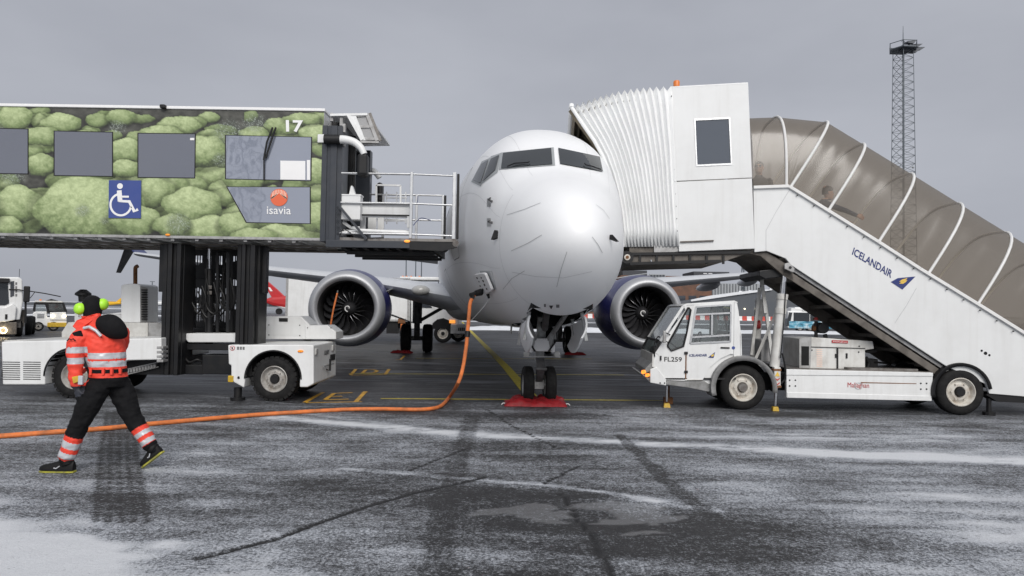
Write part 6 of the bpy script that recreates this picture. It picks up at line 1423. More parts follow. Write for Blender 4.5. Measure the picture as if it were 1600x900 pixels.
def ring(c, u, v, a, b_, n=20):
    return [Vector(c) + u*(a*math.cos(2*PI*k/n)) + v*(b_*math.sin(2*PI*k/n)) for k in range(n)]
def limb(b, pts, radii, sub=5):
    P = spline([Vector(p) for p in pts], sub); n = len(P)
    R = list(np.interp(np.linspace(0, len(pts)-1, n), range(len(pts)), radii))
    d0 = (P[0]-P[1]).normalized(); d1 = (P[-1]-P[-2]).normalized()
    P = [P[0] + d0*R[0]*.8] + P + [P[-1] + d1*R[-1]*.8]; R = [R[0]*.45] + R + [R[-1]*.45]
    b.tube(P, R, 12)
def hand(b, wrist, d, palm_n, side, L=.185, curl=.35):
    """palm, four unequal fingers and a thumb, slightly curled; d = along the hand, palm_n = where the palm looks"""
    d = Vector(d).normalized(); pn = Vector(palm_n); pn = (pn - d*pn.dot(d)).normalized(); s = d.cross(pn)*side
    w = Vector(wrist); rows = []
    for t, hw, th in ((-.1,.028,.022),(.1,.036,.019),(.3,.043,.017),(.5,.042,.014)):
        rows.append(ring(w + d*(L*t), s, pn, hw, th, 12))
    b.loft(rows, caps=True)
    for k, (o, ln) in enumerate(((-.031,.36),(-.0105,.44),(.0105,.46),(.031,.41))):
        p = w + d*(L*.46) + s*o; pts = [p]; dd = d.copy()
        for j in range(3):
            dd = (dd + pn*(curl*(.5+.4*j))).normalized(); p = p + dd*(L*ln*(.42, .33, .25)[j]); pts.append(p)
        b.tube(pts, [.0105,.0100,.0092,.0075], 8)
    p = w + d*(L*.08) + s*.030; b.tube([p, p + s*.026 + d*.035 + pn*.010, p + s*.034 + d*.068 + pn*.024, p + s*.030 + d*.09 + pn*.034], [.015,.0125,.011,.0085], 8)
def head_shape(b, c, f, r_, up, s=1.0, nose=True):
    c = Vector(c); rows = []
    for t, a, bb, o in ((-.135,.050,.055,-.010),(-.115,.052,.062,.012),(-.095,.058,.078,.012),(-.06,.066,.088,.006),(-.02,.072,.094,0),(.03,.075,.098,-.004),(.07,.069,.090,-.008),(.10,.052,.068,-.012),(.12,.025,.032,-.012)):
        rows.append(ring(c + up*t*s + f*o*s, r_, f, a*s, bb*s, 18))
    b.loft(rows, caps=True)
    if nose: b.hexa([c + f*.085 + r_*.014 - up*.025, c + f*.085 - r_*.014 - up*.025, c + f*.090 - r_*.006 + up*.025, c + f*.090 + r_*.006 + up*.025], [c + f*.118 + r_*.010 - up*.022, c + f*.118 - r_*.010 - up*.022, c + f*.098 - r_*.004 + up*.02, c + f*.098 + r_*.004 + up*.02])
    for sd in (-1, 1): b.ball(c + r_*(sd*.076*s) - up*.015 - f*.01, (.012, .020, .032), 8, 6)
def fuse(name, b, mats, parent, classify, voxel=.010, wrinkle=.0, seed=0, smooth=3):
    tmp_me = bpy.data.meshes.new('tmp'); tmp_me.from_pydata(b.v, [], b.f); 
    bm = bmesh.new(); bm.from_mesh(tmp_me); bmesh.ops.recalc_face_normals(bm, faces=bm.faces); bm.to_mesh(tmp_me); bm.free()
    o = bpy.data.objects.new('tmp', tmp_me); COL.objects.link(o)
    r = o.modifiers.new('r', 'REMESH'); r.mode = 'VOXEL'; r.voxel_size = voxel
    s = o.modifiers.new('s', 'SMOOTH'); s.factor = .5; s.iterations = smooth
    dg = bpy.context.evaluated_depsgraph_get(); me = bpy.data.meshes.new_from_object(o.evaluated_get(dg)); bpy.data.objects.remove(o)
    if wrinkle:
        ns = [v.normal.copy() for v in me.vertices]
        for v, n in zip(me.vertices, ns):
            q = v.co; w = mnoise.noise(Vector((q.x*9+seed, q.y*9, q.z*15))) + .6*mnoise.noise(Vector((q.x*20, q.y*20+seed, q.z*34)))
            v.co = q + n*w*wrinkle
    me.materials.clear()
    for m_ in mats: me.materials.append(m_)
    for p in me.polygons: p.material_index = classify(p.center, p.normal)
    me.shade_smooth(); me.name = name
    c = sum((v.co for v in me.vertices), Vector())/len(me.vertices); me.transform(Matrix.Translation(-c))
    ob = bpy.data.objects.new(name, me); COL.objects.link(ob); OFF[ob] = c; ob.parent = parent; ob.location = c - OFF[parent]
    return ob
def along(p, a, b_):
    d = b_ - a; t = (p-a).dot(d)/d.length_squared; return t, (p - (a + d*min(max(t, 0), 1))).length

# --- the ground handler walking past
WY = 7.4; w0_ = on_depth(165, 600, WY); P_FR = Frame((w0_.x, WY, 0), 0)
worker = thing('person', P_FR, 'ground handler in orange hi-vis jacket and black trousers with lime ear defenders walking left', 'person')
def P(px, py, dy=0.0):
    p = on_depth(px, py, WY); q = P_FR.loc(p); return Vector((q.x, dy, q.z))
rr = Vector((.48, .88, 0)).normalized(); ff = Vector((-.88, .48, 0)); UP = Vector((0, 0, 1))
pel, wst, chs_, nck = P(168,592), P(167,572), P(160,536), P(150,505)
hd_c = P(143, 483, .02); hr = Vector((.92, .38, 0)).normalized(); hf = Vector((-.38, .92, 0))
shL, elL, wrL = P(140,520,-.15), P(137,568,-.21), P(139,600,-.20)
shR, elR, wrR = P(172,520,.20), P(150,558,.32), P(124,572,.28)
hipL, knL, anL = P(162,602,-.09), P(138,655,-.13), P(117,709,-.13)
hipR, knR, anR = P(178,602,.09), P(199,655,.10), P(228,700,.10)
b = MB()
tr = [(P(170,604),.165,.150),(P(170,590),.180,.165),(P(168,575),.178,.160),(P(165,555),.195,.168),(P(162,535),.205,.170),(P(160,522),.200,.155),(P(155,512),.155,.120),(P(150,503),.085,.080),(P(147,494),.065,.065)]
b.loft([ring(c, rr, ff, a, bb, 24) for c, a, bb in tr], caps=True)
limb(b, [shL + Vector((.03,.03,0)), P(137,535,-.19), elL, wrL], [.092,.085,.074,.058]); limb(b, [shR, P(163,540,.29), elR, wrR], [.092,.082,.070,.052])
limb(b, [hipL, P(150,628,-.12), knL, P(127,682,-.13), anL], [.125,.118,.094,.088,.085]); limb(b, [hipR, P(188,628,.10), knR, P(214,678,.10), anR], [.125,.115,.092,.086,.075])
limb(b, [P(117,705,-.13), P(115,718,-.13)], [.07,.06]); limb(b, [P(228,698,.10), P(233,708,.10)], [.06,.055])
head_shape(b, hd_c, hf, hr, UP)
hand(b, wrL + (wrL-elL).normalized()*.02, Vector((.10,-.05,-1)), Vector((.55,.8,0)), 1)
hand(b, wrR, (wrR-elR), Vector((0,-.3,-1)), -1)
def zpy(py): return P(165, py).z
def cls(p, n):
    tl, dl = along(p, shL, elL); tf, dfr = along(p, elL, wrL); tR, dR = along(p, shR, elR); tr2, dr2 = along(p, elR, wrR)
    if p.z > zpy(500): return 3 if n.dot(hf) < .55 or p.z > hd_c.z - .02 else 4
    if p.z < zpy(588):
        if min(dl, dfr) < .11 and p.y < -.12 and p.z > zpy(625) and p.x < P(151,600).x:
            return 0 if p.z > zpy(600) else 3
        a, k = (anL, knL) if p.x < P(170,600).x else (anR, knR)
        t, d = along(p, k, a)
        if p.z < zpy(668 if a is anL else 655) and t > (.42 if a is anL else .36):
            lim = 1.10 if a is anL else .92
            if t > lim: return 1
            for s0, s1 in (((.56,.74),(.86,1.02)) if a is anL else ((.50,.64),(.76,.90))):
                if s0 < t < s1: return 2
            return 0
        if p.z > zpy(625) and (dr2 < .1 and p.y > .15): return 3 if tr2 > .85 else 0
        return 1
    arm = min(dl, dfr) < .10 and p.y < -.105
    if arm:
        if zpy(550) < p.z < zpy(540) or zpy(567) < p.z < zpy(557): return 2
        return 0
    if min(dR, dr2) < .10 and p.y > .2: return 3 if tr2 > .9 else (2 if .35 < tr2 < .55 else 0)
    if zpy(559) < p.z < zpy(550) or zpy(572) < p.z < zpy(563): return 2
    return 0
body = fuse('body', b, [M['hivis'], M['dark_cloth'], M['reflect'], M['glove'], M['skin']], worker, cls, .009, .010, 3, 3)
# collar, hood, belt, beanie, ear defenders, radio, boots
b = MB(); b.loft([ring(P(151,512), rr, ff, .115, .10), ring(P(149,502), rr, ff, .115, .105), ring(P(147,494,.0), rr, ff, .12, .11), ring(P(147,495,.0), rr, ff, .108, .098), ring(P(150,508), rr, ff, .095, .085)]); b.build('collar', M['hivis'], worker, smooth=True)
b = MB(); b.prism([P(121.5,510,-.10), P(131,500,-.13), P(146,494,-.11), P(158,489,-.07), P(161,494,-.07), P(148,506,-.15), P(137,517,-.17)], (0, .06, 0)); b.build('collar_flap', M['hivis'], worker, bevel=.012)
rows = []
for t, c, a, bb in ((0, P(161,497,-.08), .02, .02), (.1, P(164,499,-.09), .06, .06), (.3, P(172,503,-.10), .105, .085), (.55, P(182,509,-.10), .125, .085), (.8, P(192,517,-.09), .105, .075), (.95, P(200,522,-.07), .06, .05), (1, P(203,524,-.06), .02, .02)):
    dv = Vector((.8, 0, -.6)); up_ = Vector((.6, 0, .8)); rows.append(ring(c, up_, Vector((0, 1, 0)), a, bb, 16))
hb = MB().loft(rows, caps=True)
for i, v in enumerate(hb.v):
    q = Vector(v); hb.v[i] = q + Vector((.012*mnoise.noise(q*14), .012*mnoise.noise(q*14 + Vector((3,3,3))), .016*mnoise.noise(q*11 + Vector((7,1,2)))))
hood_ = hb.build('hood', M['dark_cloth'], worker, smooth=True); hood_.modifiers.new('sub', 'SUBSURF').render_levels = 2
b = MB(); b.loft([ring(P(168.5,581), rr, ff, .188, .173, 28), ring(P(168,575.5), rr, ff, .187, .171, 28)]); bt = b.build('belt', M['dark_cloth'], worker, smooth=True)
for a in (-2.3, -1.9, -1.45, -3.0): 
    c = P(168.3,578.5) + rr*(.190*math.cos(a)) + ff*(.176*math.sin(a)); MB().box(c.x-.012, c.x+.012, c.y-.012, c.y+.012, c.z-.032, c.z+.032).build('belt_loop', M['hivis'], bt)
b = MB(); b.prism([P(134,519,-.245), P(146,515,-.235), P(150,524,-.235), P(139,525,-.25)], (0, .05, 0)); b.build('shoulder_patch', M['dark_cloth'], worker, bevel=.01)
b = MB(); b.tube([P(149,512,-.20), P(158,510,-.205), P(168,516,-.20), P(174,524,-.185)], .016, 8); b.build('shoulder_tape', M['reflect'], worker, smooth=True)
b = MB(); b.tube([P(131.5,531,-.285), P(135,527.5,-.288), P(138,529.5,-.288), P(141,527.5,-.288), P(144,531,-.28)], .006, 5); b.build('sleeve_emblem', M['dark_cloth'], worker)
rows = [ring(hd_c + UP*z_ + hf*o, hr, hf, a, bb, 24) for z_, a, bb, o in ((-.115,.070,.080,-.03),(-.06,.082,.098,-.012),(-.01,.092,.110,-.006),(.04,.094,.112,-.006),(.085,.086,.102,-.008),(.115,.066,.080,-.01),(.133,.035,.045,-.012),(.138,.005,.006,-.012))]
MB().loft(rows, caps=True).build('beanie', M['dark_cloth'], worker, smooth=True)
MB().tube([hd_c + hr*(.098*math.cos(a)) + UP*(.135*math.sin(a)+.0) - hf*.02 for a in [PI*i/14 for i in range(15)]], .011, 8).build('ear_defender_band', M['black'], worker, smooth=True)
for sd, p_ in ((-1, P(130.5,482.5,-.07)), (1, P(157.5,475.5,.04))):
    ax = (hr*sd + Vector((0, -.95 if sd < 0 else -.35, 0))).normalized(); c = p_
    e = MB().lathe([(.0,.048),(.028,.046),(.050,.032),(.062,.006),(.060,-.018),(.045,-.024)], c, ax, 22).build('ear_defender', M['lime'], worker, smooth=True, angle=60)
    MB().lathe([(.050,-.016),(.050,-.038),(.02,-.045)], c, ax, 20).build('ear_cushion', M['black'], e, smooth=True)
MB().box(0,0.045,0,.03,0,.09).build('radio', M['reflect'], worker, bevel=.006).location = P(151.5,590,-.275)
MB().prism([P(139,585,-.29), P(149,583,-.28), P(149,592,-.28), P(141,595,-.29)], (0,.02,0)).build('sleeve_badge', M['yellow'], worker, bevel=.005)
def boot(ank, toe, heel, dy, up_):
    a = Vector(ank); t = Vector(toe); h = Vector(heel); L = t-h; d = L.normalized(); side_ = Vector((0, 1, 0)); n = d.cross(side_); n = n if n.z > 0 else -n
    rows = []
    for f, hw, ht in ((0,.034,.085),(.10,.040,.115),(.3,.043,.115),(.5,.044,.085),(.72,.048,.065),(.9,.042,.052),(1,.022,.035)):
        c = h + L*f; rows.append([c + side_*(hw*math.cos(x)) + n*(.022 + max(0, ht*math.sin(x)) if math.sin(x) > 0 else .022) for x in [2*PI*k/16 for k in range(16)]])
    bo = MB().loft(rows, caps=True).build('boot', M['boot'], worker, smooth=True)
    MB().cyl(h + L*.2 + n*.08, a + (a-(h+L*.2)).normalized()*.02, .062, 14, .068).build('boot_shaft', M['boot'], bo, smooth=True)
    so = MB(); rs = [[h + L*f + side_*(hw*k) + n*z for k, z in ((-1,.0),(1,.0),(1,.015),(-1,.015))] for f, hw in ((-.02,.030),(.05,.041),(.3,.044),(.6,.048),(.85,.047),(1.0,.024))]
    so.loft(rs, caps=True).build('sole', M['sole'], bo)
    MB().tube([h + L*.35 - side_*.047 + n*.07, h + L*.45 - side_*.049 + n*.045, h + L*.52 - side_*.05 + n*.05], .006, 5).build('boot_stripe', M['reflect'], bo)
zg = .004
def flat_(px, py, dy): p = P(px, py, dy); return Vector((p.x, dy, zg))
boot(P(116,714,-.13), flat_(76,732,-.13), flat_(128,732,-.13), -.13, 0)
tR = P(216,728,.10); tR.z = .006; boot(P(232,705,.10), tR, P(247.5,710,.10), .10, 1)

# --- two passengers seen through the smoked canopy (built in the stairs' own axes, standing on its landing and steps)
def passenger(label, frame_pt, floor_z, facing, pose, jacket, extra):
    o = T_FR.glob(Vector((frame_pt.x, frame_pt.y, 0))); fr = Frame((o.x, o.y, floor_z), 0); t = thing('person', fr, label, 'person')
    f = Vector((facing[0], facing[1], 0)).normalized(); r_ = Vector((-f.y, f.x, 0))*-1
    V = lambda x, y, z: f*x + r_*y + UP*z
    b = MB(); lean = pose['lean']
    tor = [(0,.86,.165,.125),(0,.96,.175,.13),(.15,1.06,.165,.125),(.45,1.20,.185,.125),(.8,1.36,.195,.12),(.95,1.44,.14,.10),(1.05,1.50,.065,.065),(1.1,1.54,.055,.058)]
    b.loft([ring(V(lean*k, 0, z - lean*k*k*.28), r_, f, a, c, 20) for k, z, a, c in tor], caps=True)
    hz = 1.66 - lean*.38; hx = lean*1.25 + .02
    head_shape(b, V(hx, 0, hz), (f + UP*-.25*(lean > .2)).normalized(), r_, UP)
    for sd in (-1, 1):
        sh = V(lean*.85, sd*.19, 1.40 - lean*.25); e, w = pose['arm'][sd]
        e = V(*e) if True else e; w = V(*w)
        limb(b, [sh, sh.lerp(e, .5), e, w], [.062,.056,.048,.036]); hand(b, w, (w-e), V(0, -sd, -.2), sd, L=.17, curl=.5)
        k, a = pose['leg'][sd]; k = V(*k); a = V(*a)
        limb(b, [V(0, sd*.09, .90), k, a], [.095,.068,.052]); b.hexa([a + V(-.07,-.04,-.06), a + V(-.07,.04,-.06), a + V(-.05,.03,.04), a + V(-.05,-.03,.04)], [a + V(.19,-.045,-.06), a + V(.19,.045,-.06), a + V(.17,.03,-.015), a + V(.17,-.03,-.015)])
    zn = 1.515 - lean*.33
    def cl(p, n):
        q = p; up_ = q.z > zn and (q - V(hx, 0, hz)).length < .22
        if up_: return 1
        for sd in (-1, 1):
            w = V(*pose['arm'][sd][1])
            if (q - w).length < .20 and (q-w).dot(w - V(*pose['arm'][sd][0])) > 0: return 1
        return 0 if q.z > .90 else 2
    fuse('body', b, [jacket, M['skin'], M['dark_cloth']], t, cl, .010, .004, 9, 2)
    hc_ = V(hx, 0, hz)
    rows = [ring(hc_ + UP*z_ - f*o, r_, f, a, c, 18) for z_, a, c, o in ((-.03,.079,.075,.034),(.03,.083,.098,.014),(.075,.077,.096,.008),(.11,.056,.07,.01),(.135,.01,.012,.012))]
    MB().loft(rows, caps=True).build('hair', M['hair'], t, smooth=True)
    if extra:
        for sd in (-1, 1): MB().ball(hc_ + f*.104 + r_*(sd*.033) + UP*.018, (.026,.026,.020), 10, 6).build('spectacle_lens', M['lens_dark'], t, smooth=True)
    return t
q = S(1186, 300, .95); landz = T_FR.glob(Vector((q.x, .95, zf + .06))).z
passenger('man in dark glasses standing behind the smoked canopy next to the white cabin', q, landz, (-.4, -.9), dict(lean=.0, arm={-1: ((-.02,-.24,1.14),(.12,-.20,.98)), 1: ((-.02,.24,1.14),(.12,.20,.98))}, leg={-1: ((.02,-.09,.48),(0,-.09,.07)), 1: ((.02,.09,.48),(0,.09,.07))}), M['grey_jacket'], True)
q = S(1266, 330, .75)
passenger('person in navy jacket leaning forward behind the smoked canopy with one arm stretched out', q, landz - .42, (1, -.15), dict(lean=.24, arm={-1: ((.52,-.24,1.16),(.70,-.20,1.02)), 1: ((.55,.22,1.20),(.76,.24,1.10))}, leg={-1: ((.16,-.09,.46),(.02,-.09,.07)), 1: ((.24,.09,.40),(.26,.09,-.12))}), M['navy_jacket'], False)
# ================================================================== BACKGROUND
def bgframe(px, Y, rz=0.0): p = on_depth(px, 480, Y); return Frame((p.x, Y, 0), rz)
class Bg:
    """shorthand for things that stand parallel to the picture far away"""
    def __init__(s, name, px, Y, label, cat, group=None, rz=0.0): s.fr = bgframe(px, Y, rz); s.t = thing(name, s.fr, label, cat, group)
    def p(s, x, y, w=0.0): return s.fr.at(x, y, w)
    def box(s, name, x0, y0, x1, y1, mat, w=0.0, d=1.0, par=None, bevel=0, ground=False, label=None):
        a, c = s.p(x0, y0, w), s.p(x1, y1, w); xm = s.p((x0+x1)/2, y0, w).z, s.p((x0+x1)/2, y1, w).z
        return MB().box(a.x, c.x, w, w+d, 0 if ground else xm[1], xm[0]).build(name, mat, par or s.t, bevel=bevel, label=label)
    def poly(s, name, pts, mat, w=0.0, d=1.0, par=None, bevel=0): return MB().prism([s.p(*q, w) for q in pts], (0, d, 0)).build(name, mat, par or s.t, bevel=bevel)
M['clad_brown'] = paint('brown_rusted_cladding', (0.17, 0.085, 0.055), .8, dirt=.5, dirtcol=(.07,.05,.04), scale=.25)
M['clad_dark'] = paint('dark_plant_cladding', (0.045, 0.05, 0.06), .7, dirt=.1)
M['clad_light'] = paint('pale_ribbed_cladding', (0.34, 0.36, 0.38), .6, dirt=.15, scale=.3)
M['hangar'] = paint('slate_hangar_sheet', (0.075, 0.085, 0.10), .6, dirt=.1, scale=.2)
M['snow'] = paint('packed_snow', (0.74, 0.76, 0.79), .7, dirt=.18, dirtcol=(.45,.46,.48), scale=2, bump=.8, bscale=4)
M['bg_glass'] = mirror_glass('building_glass', (.05,.055,.065), 1.8, .08)
M['red'] = paint('red_aircraft_paint', (0.48, 0.02, 0.025), .4, dirt=.08, scale=.5)
M['jet_yellow'] = paint('yellow_aircraft_paint', (0.75, 0.42, 0.02), .4, dirt=.05)
M['bus_glass'] = mirror_glass('bus_window', (.02,.024,.028), 1.7, .05)
# terminal
g = Bg('terminal_building', 1030, 300, 'long brown clad terminal building with dark roof blocks behind the right hand engine', 'building')
wall_ = g.box('wall', 900, 430.5, 1112, 493, M['clad_brown'], 0, 40, ground=True)
for k in range(14): g.box('cladding_panel', 902 + k*15, 432, 902 + k*15 + 13.6, 441, M['clad_brown'], -.25, .24, wall_)
for k in range(12): g.box('window', 906 + k*17, 462, 906 + k*17 + 12, 470, M['bg_glass'], -.15, .14, wall_)
for k in range(12): g.box('window', 906 + k*17, 478, 906 + k*17 + 12, 487, M['bg_glass'], -.15, .14, wall_)
gl = g.box('stair_tower', 1015, 428.5, 1039.5, 480, M['clad_light'], -1.2, 1.15)
for k in range(5):
    for j in range(3): g.box('pane', 1016 + k*4.7, 429.5 + j*3.6, 1019.8 + k*4.7, 432.4 + j*3.6, M['bg_glass'], -1.3, .08, gl)
g.box('roof_block', 973, 422.5, 1011, 430.4, M['clad_dark'], 2, 20); g.box('roof_block', 1084, 424.5, 1139.5, 437, M['clad_dark'], 2, 20)
for x, y in ((1102,428),(1110,428)): g.box('roof_snow', x-3, y-1.2, x+3, y, M['snow'], 1.7, .25)
for k in range(8): g.box('railing_post', 1081 + k*1.9, 432.5, 1081.4 + k*1.9, 437, M['alu_dull'], -.4, .2)
g.box('railing', 1080, 432.5, 1095, 433, M['alu_dull'], -.5, .08)
MB().tube([g.p(952,437,-1), g.p(985,431,-1), g.p(1011,427.5,-1)], .25, 6).build('roof_pipe', M['clad_light'], g.t)
g = Bg('clad_building', 1140, 330, 'pale ribbed building showing between the wing and the slate hangar roof', 'building')
w_ = g.box('wall', 1112, 443, 1186, 493, M['clad_light'], 0, 30, ground=True)
for k in range(16): g.box('rib', 1112.5 + k*4.6, 443.5, 1113.5 + k*4.6, 470, M['hangar'], -.2, .19, w_)
g = Bg('hangar', 1190, 240, 'low slate grey hangar with a shallow pitched roof behind the airport bus', 'hangar')
g.poly('wall', [(1062,500),(1062,473),(1215,451.5),(1320,484),(1320,503)], M['hangar'], 0, 30)
g.poly('roof_snow', [(1080,468.3),(1110,462),(1150,456.5),(1190,452.5),(1206,452),(1206,453.4),(1150,461),(1110,467),(1080,471)], M['snow'], -.6, 1.2)
for x, y in ((1157,457),(1172,456),(1205,453)): g.box('roof_vent', x-2.2, y-2.5, x+2.2, y, M['snow'], .5, 1.5)
g.box('door', 1212, 480, 1219, 496, M['clad_light'], -.1, .09); 
for x in (1150, 1163, 1180, 1196): g.box('wall_lamp', x, 482, x+1.4, 483.2, M['headlamp'], -.3, .2)
# lattice pole and far masts
def lattice(name, px, y_base, y_top, Y, w_px, label, cat, levels, plat=False, lean=0):
    base, top = on_depth(px, y_base, Y), on_depth(px + lean, y_top, Y); fr = Frame((base.x, Y, 0), math.radians(18)); t = thing(name, fr, label, cat)
    hw0 = w_px*Y/FPX/2*1.12; hw1 = hw0*.72; H = top.z; cs = [(-1,-1),(1,-1),(1,1),(-1,1)]
    def c(k, f): h = hw0 + (hw1-hw0)*f; return Vector((cs[k % 4][0]*h*.8, cs[k % 4][1]*h*.8, H*f))
    r = .00078*Y/2.2 if w_px < 50 else .09
    leg_ = None
    for k in range(4): MB().tube([c(k, 0), c(k, 1)], r*1.3, 6).build('leg', M['mast_steel'], t)
    if levels > 12:
        for i in range(levels):
            f0, f1 = i/levels, (i+1)/levels
            for k in range(4):
                MB().bar(c(k, f0), c(k+1, f1), r*1.2).build('brace', M['mast_steel'], t); MB().bar(c(k, f1), c(k+1, f1), r*1.1).build('brace', M['mast_steel'], t)
    else:
        b = MB()
        for i in range(levels):
            for k in range(4): b.bar(c(k, i/levels), c(k+1, (i+1)/levels), r)
        b.build('bracing', M['mast_steel'], t, kind='stuff')
    return t, c, H, r, hw1
M['mast_steel'] = paint('galvanised_mast_steel', (0.10, 0.12, 0.14), .5, metal=.3, dirt=.2)
t, c, H, r, hw = lattice('light_mast', 1412, 497, 79, 100, 31, 'tall lattice floodlight mast rising behind the smoked stair canopy', 'mast', 34, lean=5.5)
b = MB(); ld = r*1.0
for y in (-.12, .12): MB().tube([(y, 0, .5), (y, 0, H)], r, 6).build('ladder_rail', M['mast_steel'], t)
b = MB()
for k in range(60): b.bar((-.12, 0, 1 + k*(H-1)/60), (.12, 0, 1 + k*(H-1)/60), r)
b.build('ladder_rungs', M['mast_steel'], t, kind='stuff')
MB().tube([(.35,.2,0),(.35,.2,H)], r*1.6, 6).build('cable_tray', M['mast_steel'], t)
pl = MB().prism([(1.9*math.cos(a), 1.9*math.sin(a), H) for a in [PI/4 + PI/3*i for i in range(6)]], (0, 0, .14)).build('mast_platform', M['mast_steel'], t)
for i in range(6):
    a, a2 = PI/4 + PI/3*i, PI/4 + PI/3*(i+1); p, q = Vector((1.9*math.cos(a), 1.9*math.sin(a), H)), Vector((1.9*math.cos(a2), 1.9*math.sin(a2), H))
    MB().bar(p, p + Vector((0,0,.95)), .08).build('platform_post', M['mast_steel'], pl); MB().bar(p + Vector((0,0,.9)), q + Vector((0,0,.9)), .08).build('platform_rail', M['mast_steel'], pl)
for i, (x, z, ln) in enumerate(((.6,.55,2.0),(.9,.15,2.2),(.4,-.30,1.7),(-.7,-.30,1.2),(.3,.95,1.2))): MB().hexa([(x,-.6,H+z),(x+ln*.6,-.9,H+z-.1),(x+ln*.6,-.3,H+z-.1),(x,.2,H+z)], [(x,-.6,H+z+.25),(x+ln,-.9,H+z+.45),(x+ln,-.3,H+z+.45),(x,.2,H+z+.25)]).build('floodlight', M['hangar'], t)
MB().tube([(0,0,H),(0,0,H+2.0),(0,0,H+3.5)], [.09,.06,.03], 6).build('antenna', M['mast_steel'], t)
for z in (H+.9, H+1.5): MB().bar((-.35,0,z-.3), (0,0,z), .05).bar((.35,0,z-.3), (0,0,z), .05).build('antenna_stay', M['mast_steel'], t)
for sx in (-1, 1): MB().bar((sx*1.0,0,H*.58), (sx*1.7,0,H*.58+.1), .06).ball((sx*1.75,0,H*.58+.05), .16, 8, 6).build('side_lamp', M['clad_light'], t)
for (x, y, lab) in ((-29, -50, 'tall lattice mast mirrored in the glass of the lift cabin'),):   # they stand on the apron behind the photographer
    tt, c_, H_, r_, hw_ = lattice('light_mast', 800, 500, 60, 60, 62, lab, 'mast', 11); tt.location = (x, y, 0)
    for ch in tt.children: ch.scale = (1.15, 1.15, 1.0)
lattice('lattice_pole', 1161, 492, 404, 260, 5, 'thin lattice pole beyond the roofs left of the stair support', 'pole', 9)
for x, y1, lab in ((634,380,'leftmost of the four slim light poles above the wing under the lift platform'),(649,378,'second from the left of the four slim light poles above the wing'),(658,380,'third from the left of the four slim light poles above the wing'),(685,376,'rightmost of the four slim light poles, nearest the white jet')):
    p0, p1 = on_depth(x, 482, 240), on_depth(x+1, y1, 240); fr = Frame((p0.x, 240, 0)); t = thing('light_pole', fr, lab, 'pole', 'light poles above the wing')
    MB().tube([(0,0,0), fr.loc(p1)], [.24,.14], 8).build('pole', M['mast_steel'], t, smooth=True)
    q = fr.loc(p1); MB().box(q.x-1.0, q.x+1.0, -.2, .2, q.z-.1, q.z+.15).build('lamp_bar', M['mast_steel'], t)
p0, p1 = on_depth(237, 475, 260), on_depth(238, 440, 260); fr = Frame((p0.x, 260, 0)); t = thing('light_pole', fr, 'lone thin pole on the horizon right of the white exhaust cabinet', 'pole')
MB().tube([(0,0,0), fr.loc(p1)], [.28,.16], 8).build('pole', M['mast_steel'], t); q = fr.loc(p1); MB().box(q.x-.8, q.x+.8, -.2, .2, q.z-.1, q.z+.1).build('lamp_bar', M['mast_steel'], t)
# barrier blocks
blk = MB().prism([(-.55,0,0),(.55,0,0),(.5,0,.25),(.34,0,.40),(.34,0,1.25),(-.34,0,1.25),(-.34,0,.40),(-.5,0,.25)], (0, 1.3, 0))
def rotz90(b):
    for i, (x, y, z) in enumerate(b.v): b.v[i] = (y - .65, x, z)
    return b
rotz90(blk); brs = []
for nm, mt in (('red', 'print_red'), ('white', 'print_white')):
    o = blk.build('barrier_block', M[mt]); o['category'] = 'barrier'; o['label'] = nm + ' plastic barrier block in the row along the far apron edge'; o['group'] = nm + ' barrier blocks'; brs.append(o)
M['barrier_red'] = paint('red_barrier_plastic', (.55,.06,.04), .5, dirt=.15); brs[0].data.materials[0] = M['barrier_red']
xs = [900 + k*7.3 for k in range(46)]
for k, x in enumerate(xs):
    src = brs[k % 2]; o = src if k < 2 else src.copy()
    if k >= 2: COL.objects.link(o)
    p = on_depth(x, 490, 205); o.location = (p.x, 205, .625)
g = Bg('container', 940, 195, 'small white container standing behind the barrier between the nose and the right engine', 'container')
w_ = g.box('body', 933, 481, 948.5, 491.5, M['clad_light'], 0, 3, ground=True)
for k in range(4): g.box('rib', 935 + k*3.5, 482, 935.8 + k*3.5, 491, M['white_dirty'], -.06, .06, w_)
# snow banks
def bank(name, pts, wd, h, seed):
    P_ = [Vector((*on_ground(*p)[:2], 0)) for p in pts]; P_ = spline(P_, 24); rows = []
    for i, p in enumerate(P_):
        d = (P_[min(i+1, len(P_)-1)] - P_[max(i-1, 0)]).normalized(); n = Vector((-d.y, d.x, 0)); row = []
        for j in range(9):
            t = j/4 - 1; z = h*(1-t*t)*(.5 + .9*abs(mnoise.noise(p*.35 + Vector((j*.3, seed, 0))))) ; row.append(p + n*(t*wd*(.8 + .4*mnoise.noise(p*.2 + Vector((seed, 0, 0))))) + Vector((0, 0, max(z, -.02) - .01)))
        rows.append(row)
    MB().loft(rows, closed=False).build(name, M['snow'], None, smooth=True, angle=80, kind='stuff')
bank('snow_bank', ((715,515),(800,515.5),(880,518),(960,519),(1060,520),(1180,520),(1300,522),(1420,523),(1600,525)), 2.6, .38, 3)
bank('snow_bank', ((600,500),(760,502.5),(960,505),(1100,507),(1250,508),(1500,511)), 2.2, .12, 5)
bank('snow_bank', ((-200,488),(0,492),(130,493),(260,494)), 3.2, .22, 8)
bank('snow_bank', ((-200,478),(0,480.5),(130,482),(300,484)), 9, .35, 11)
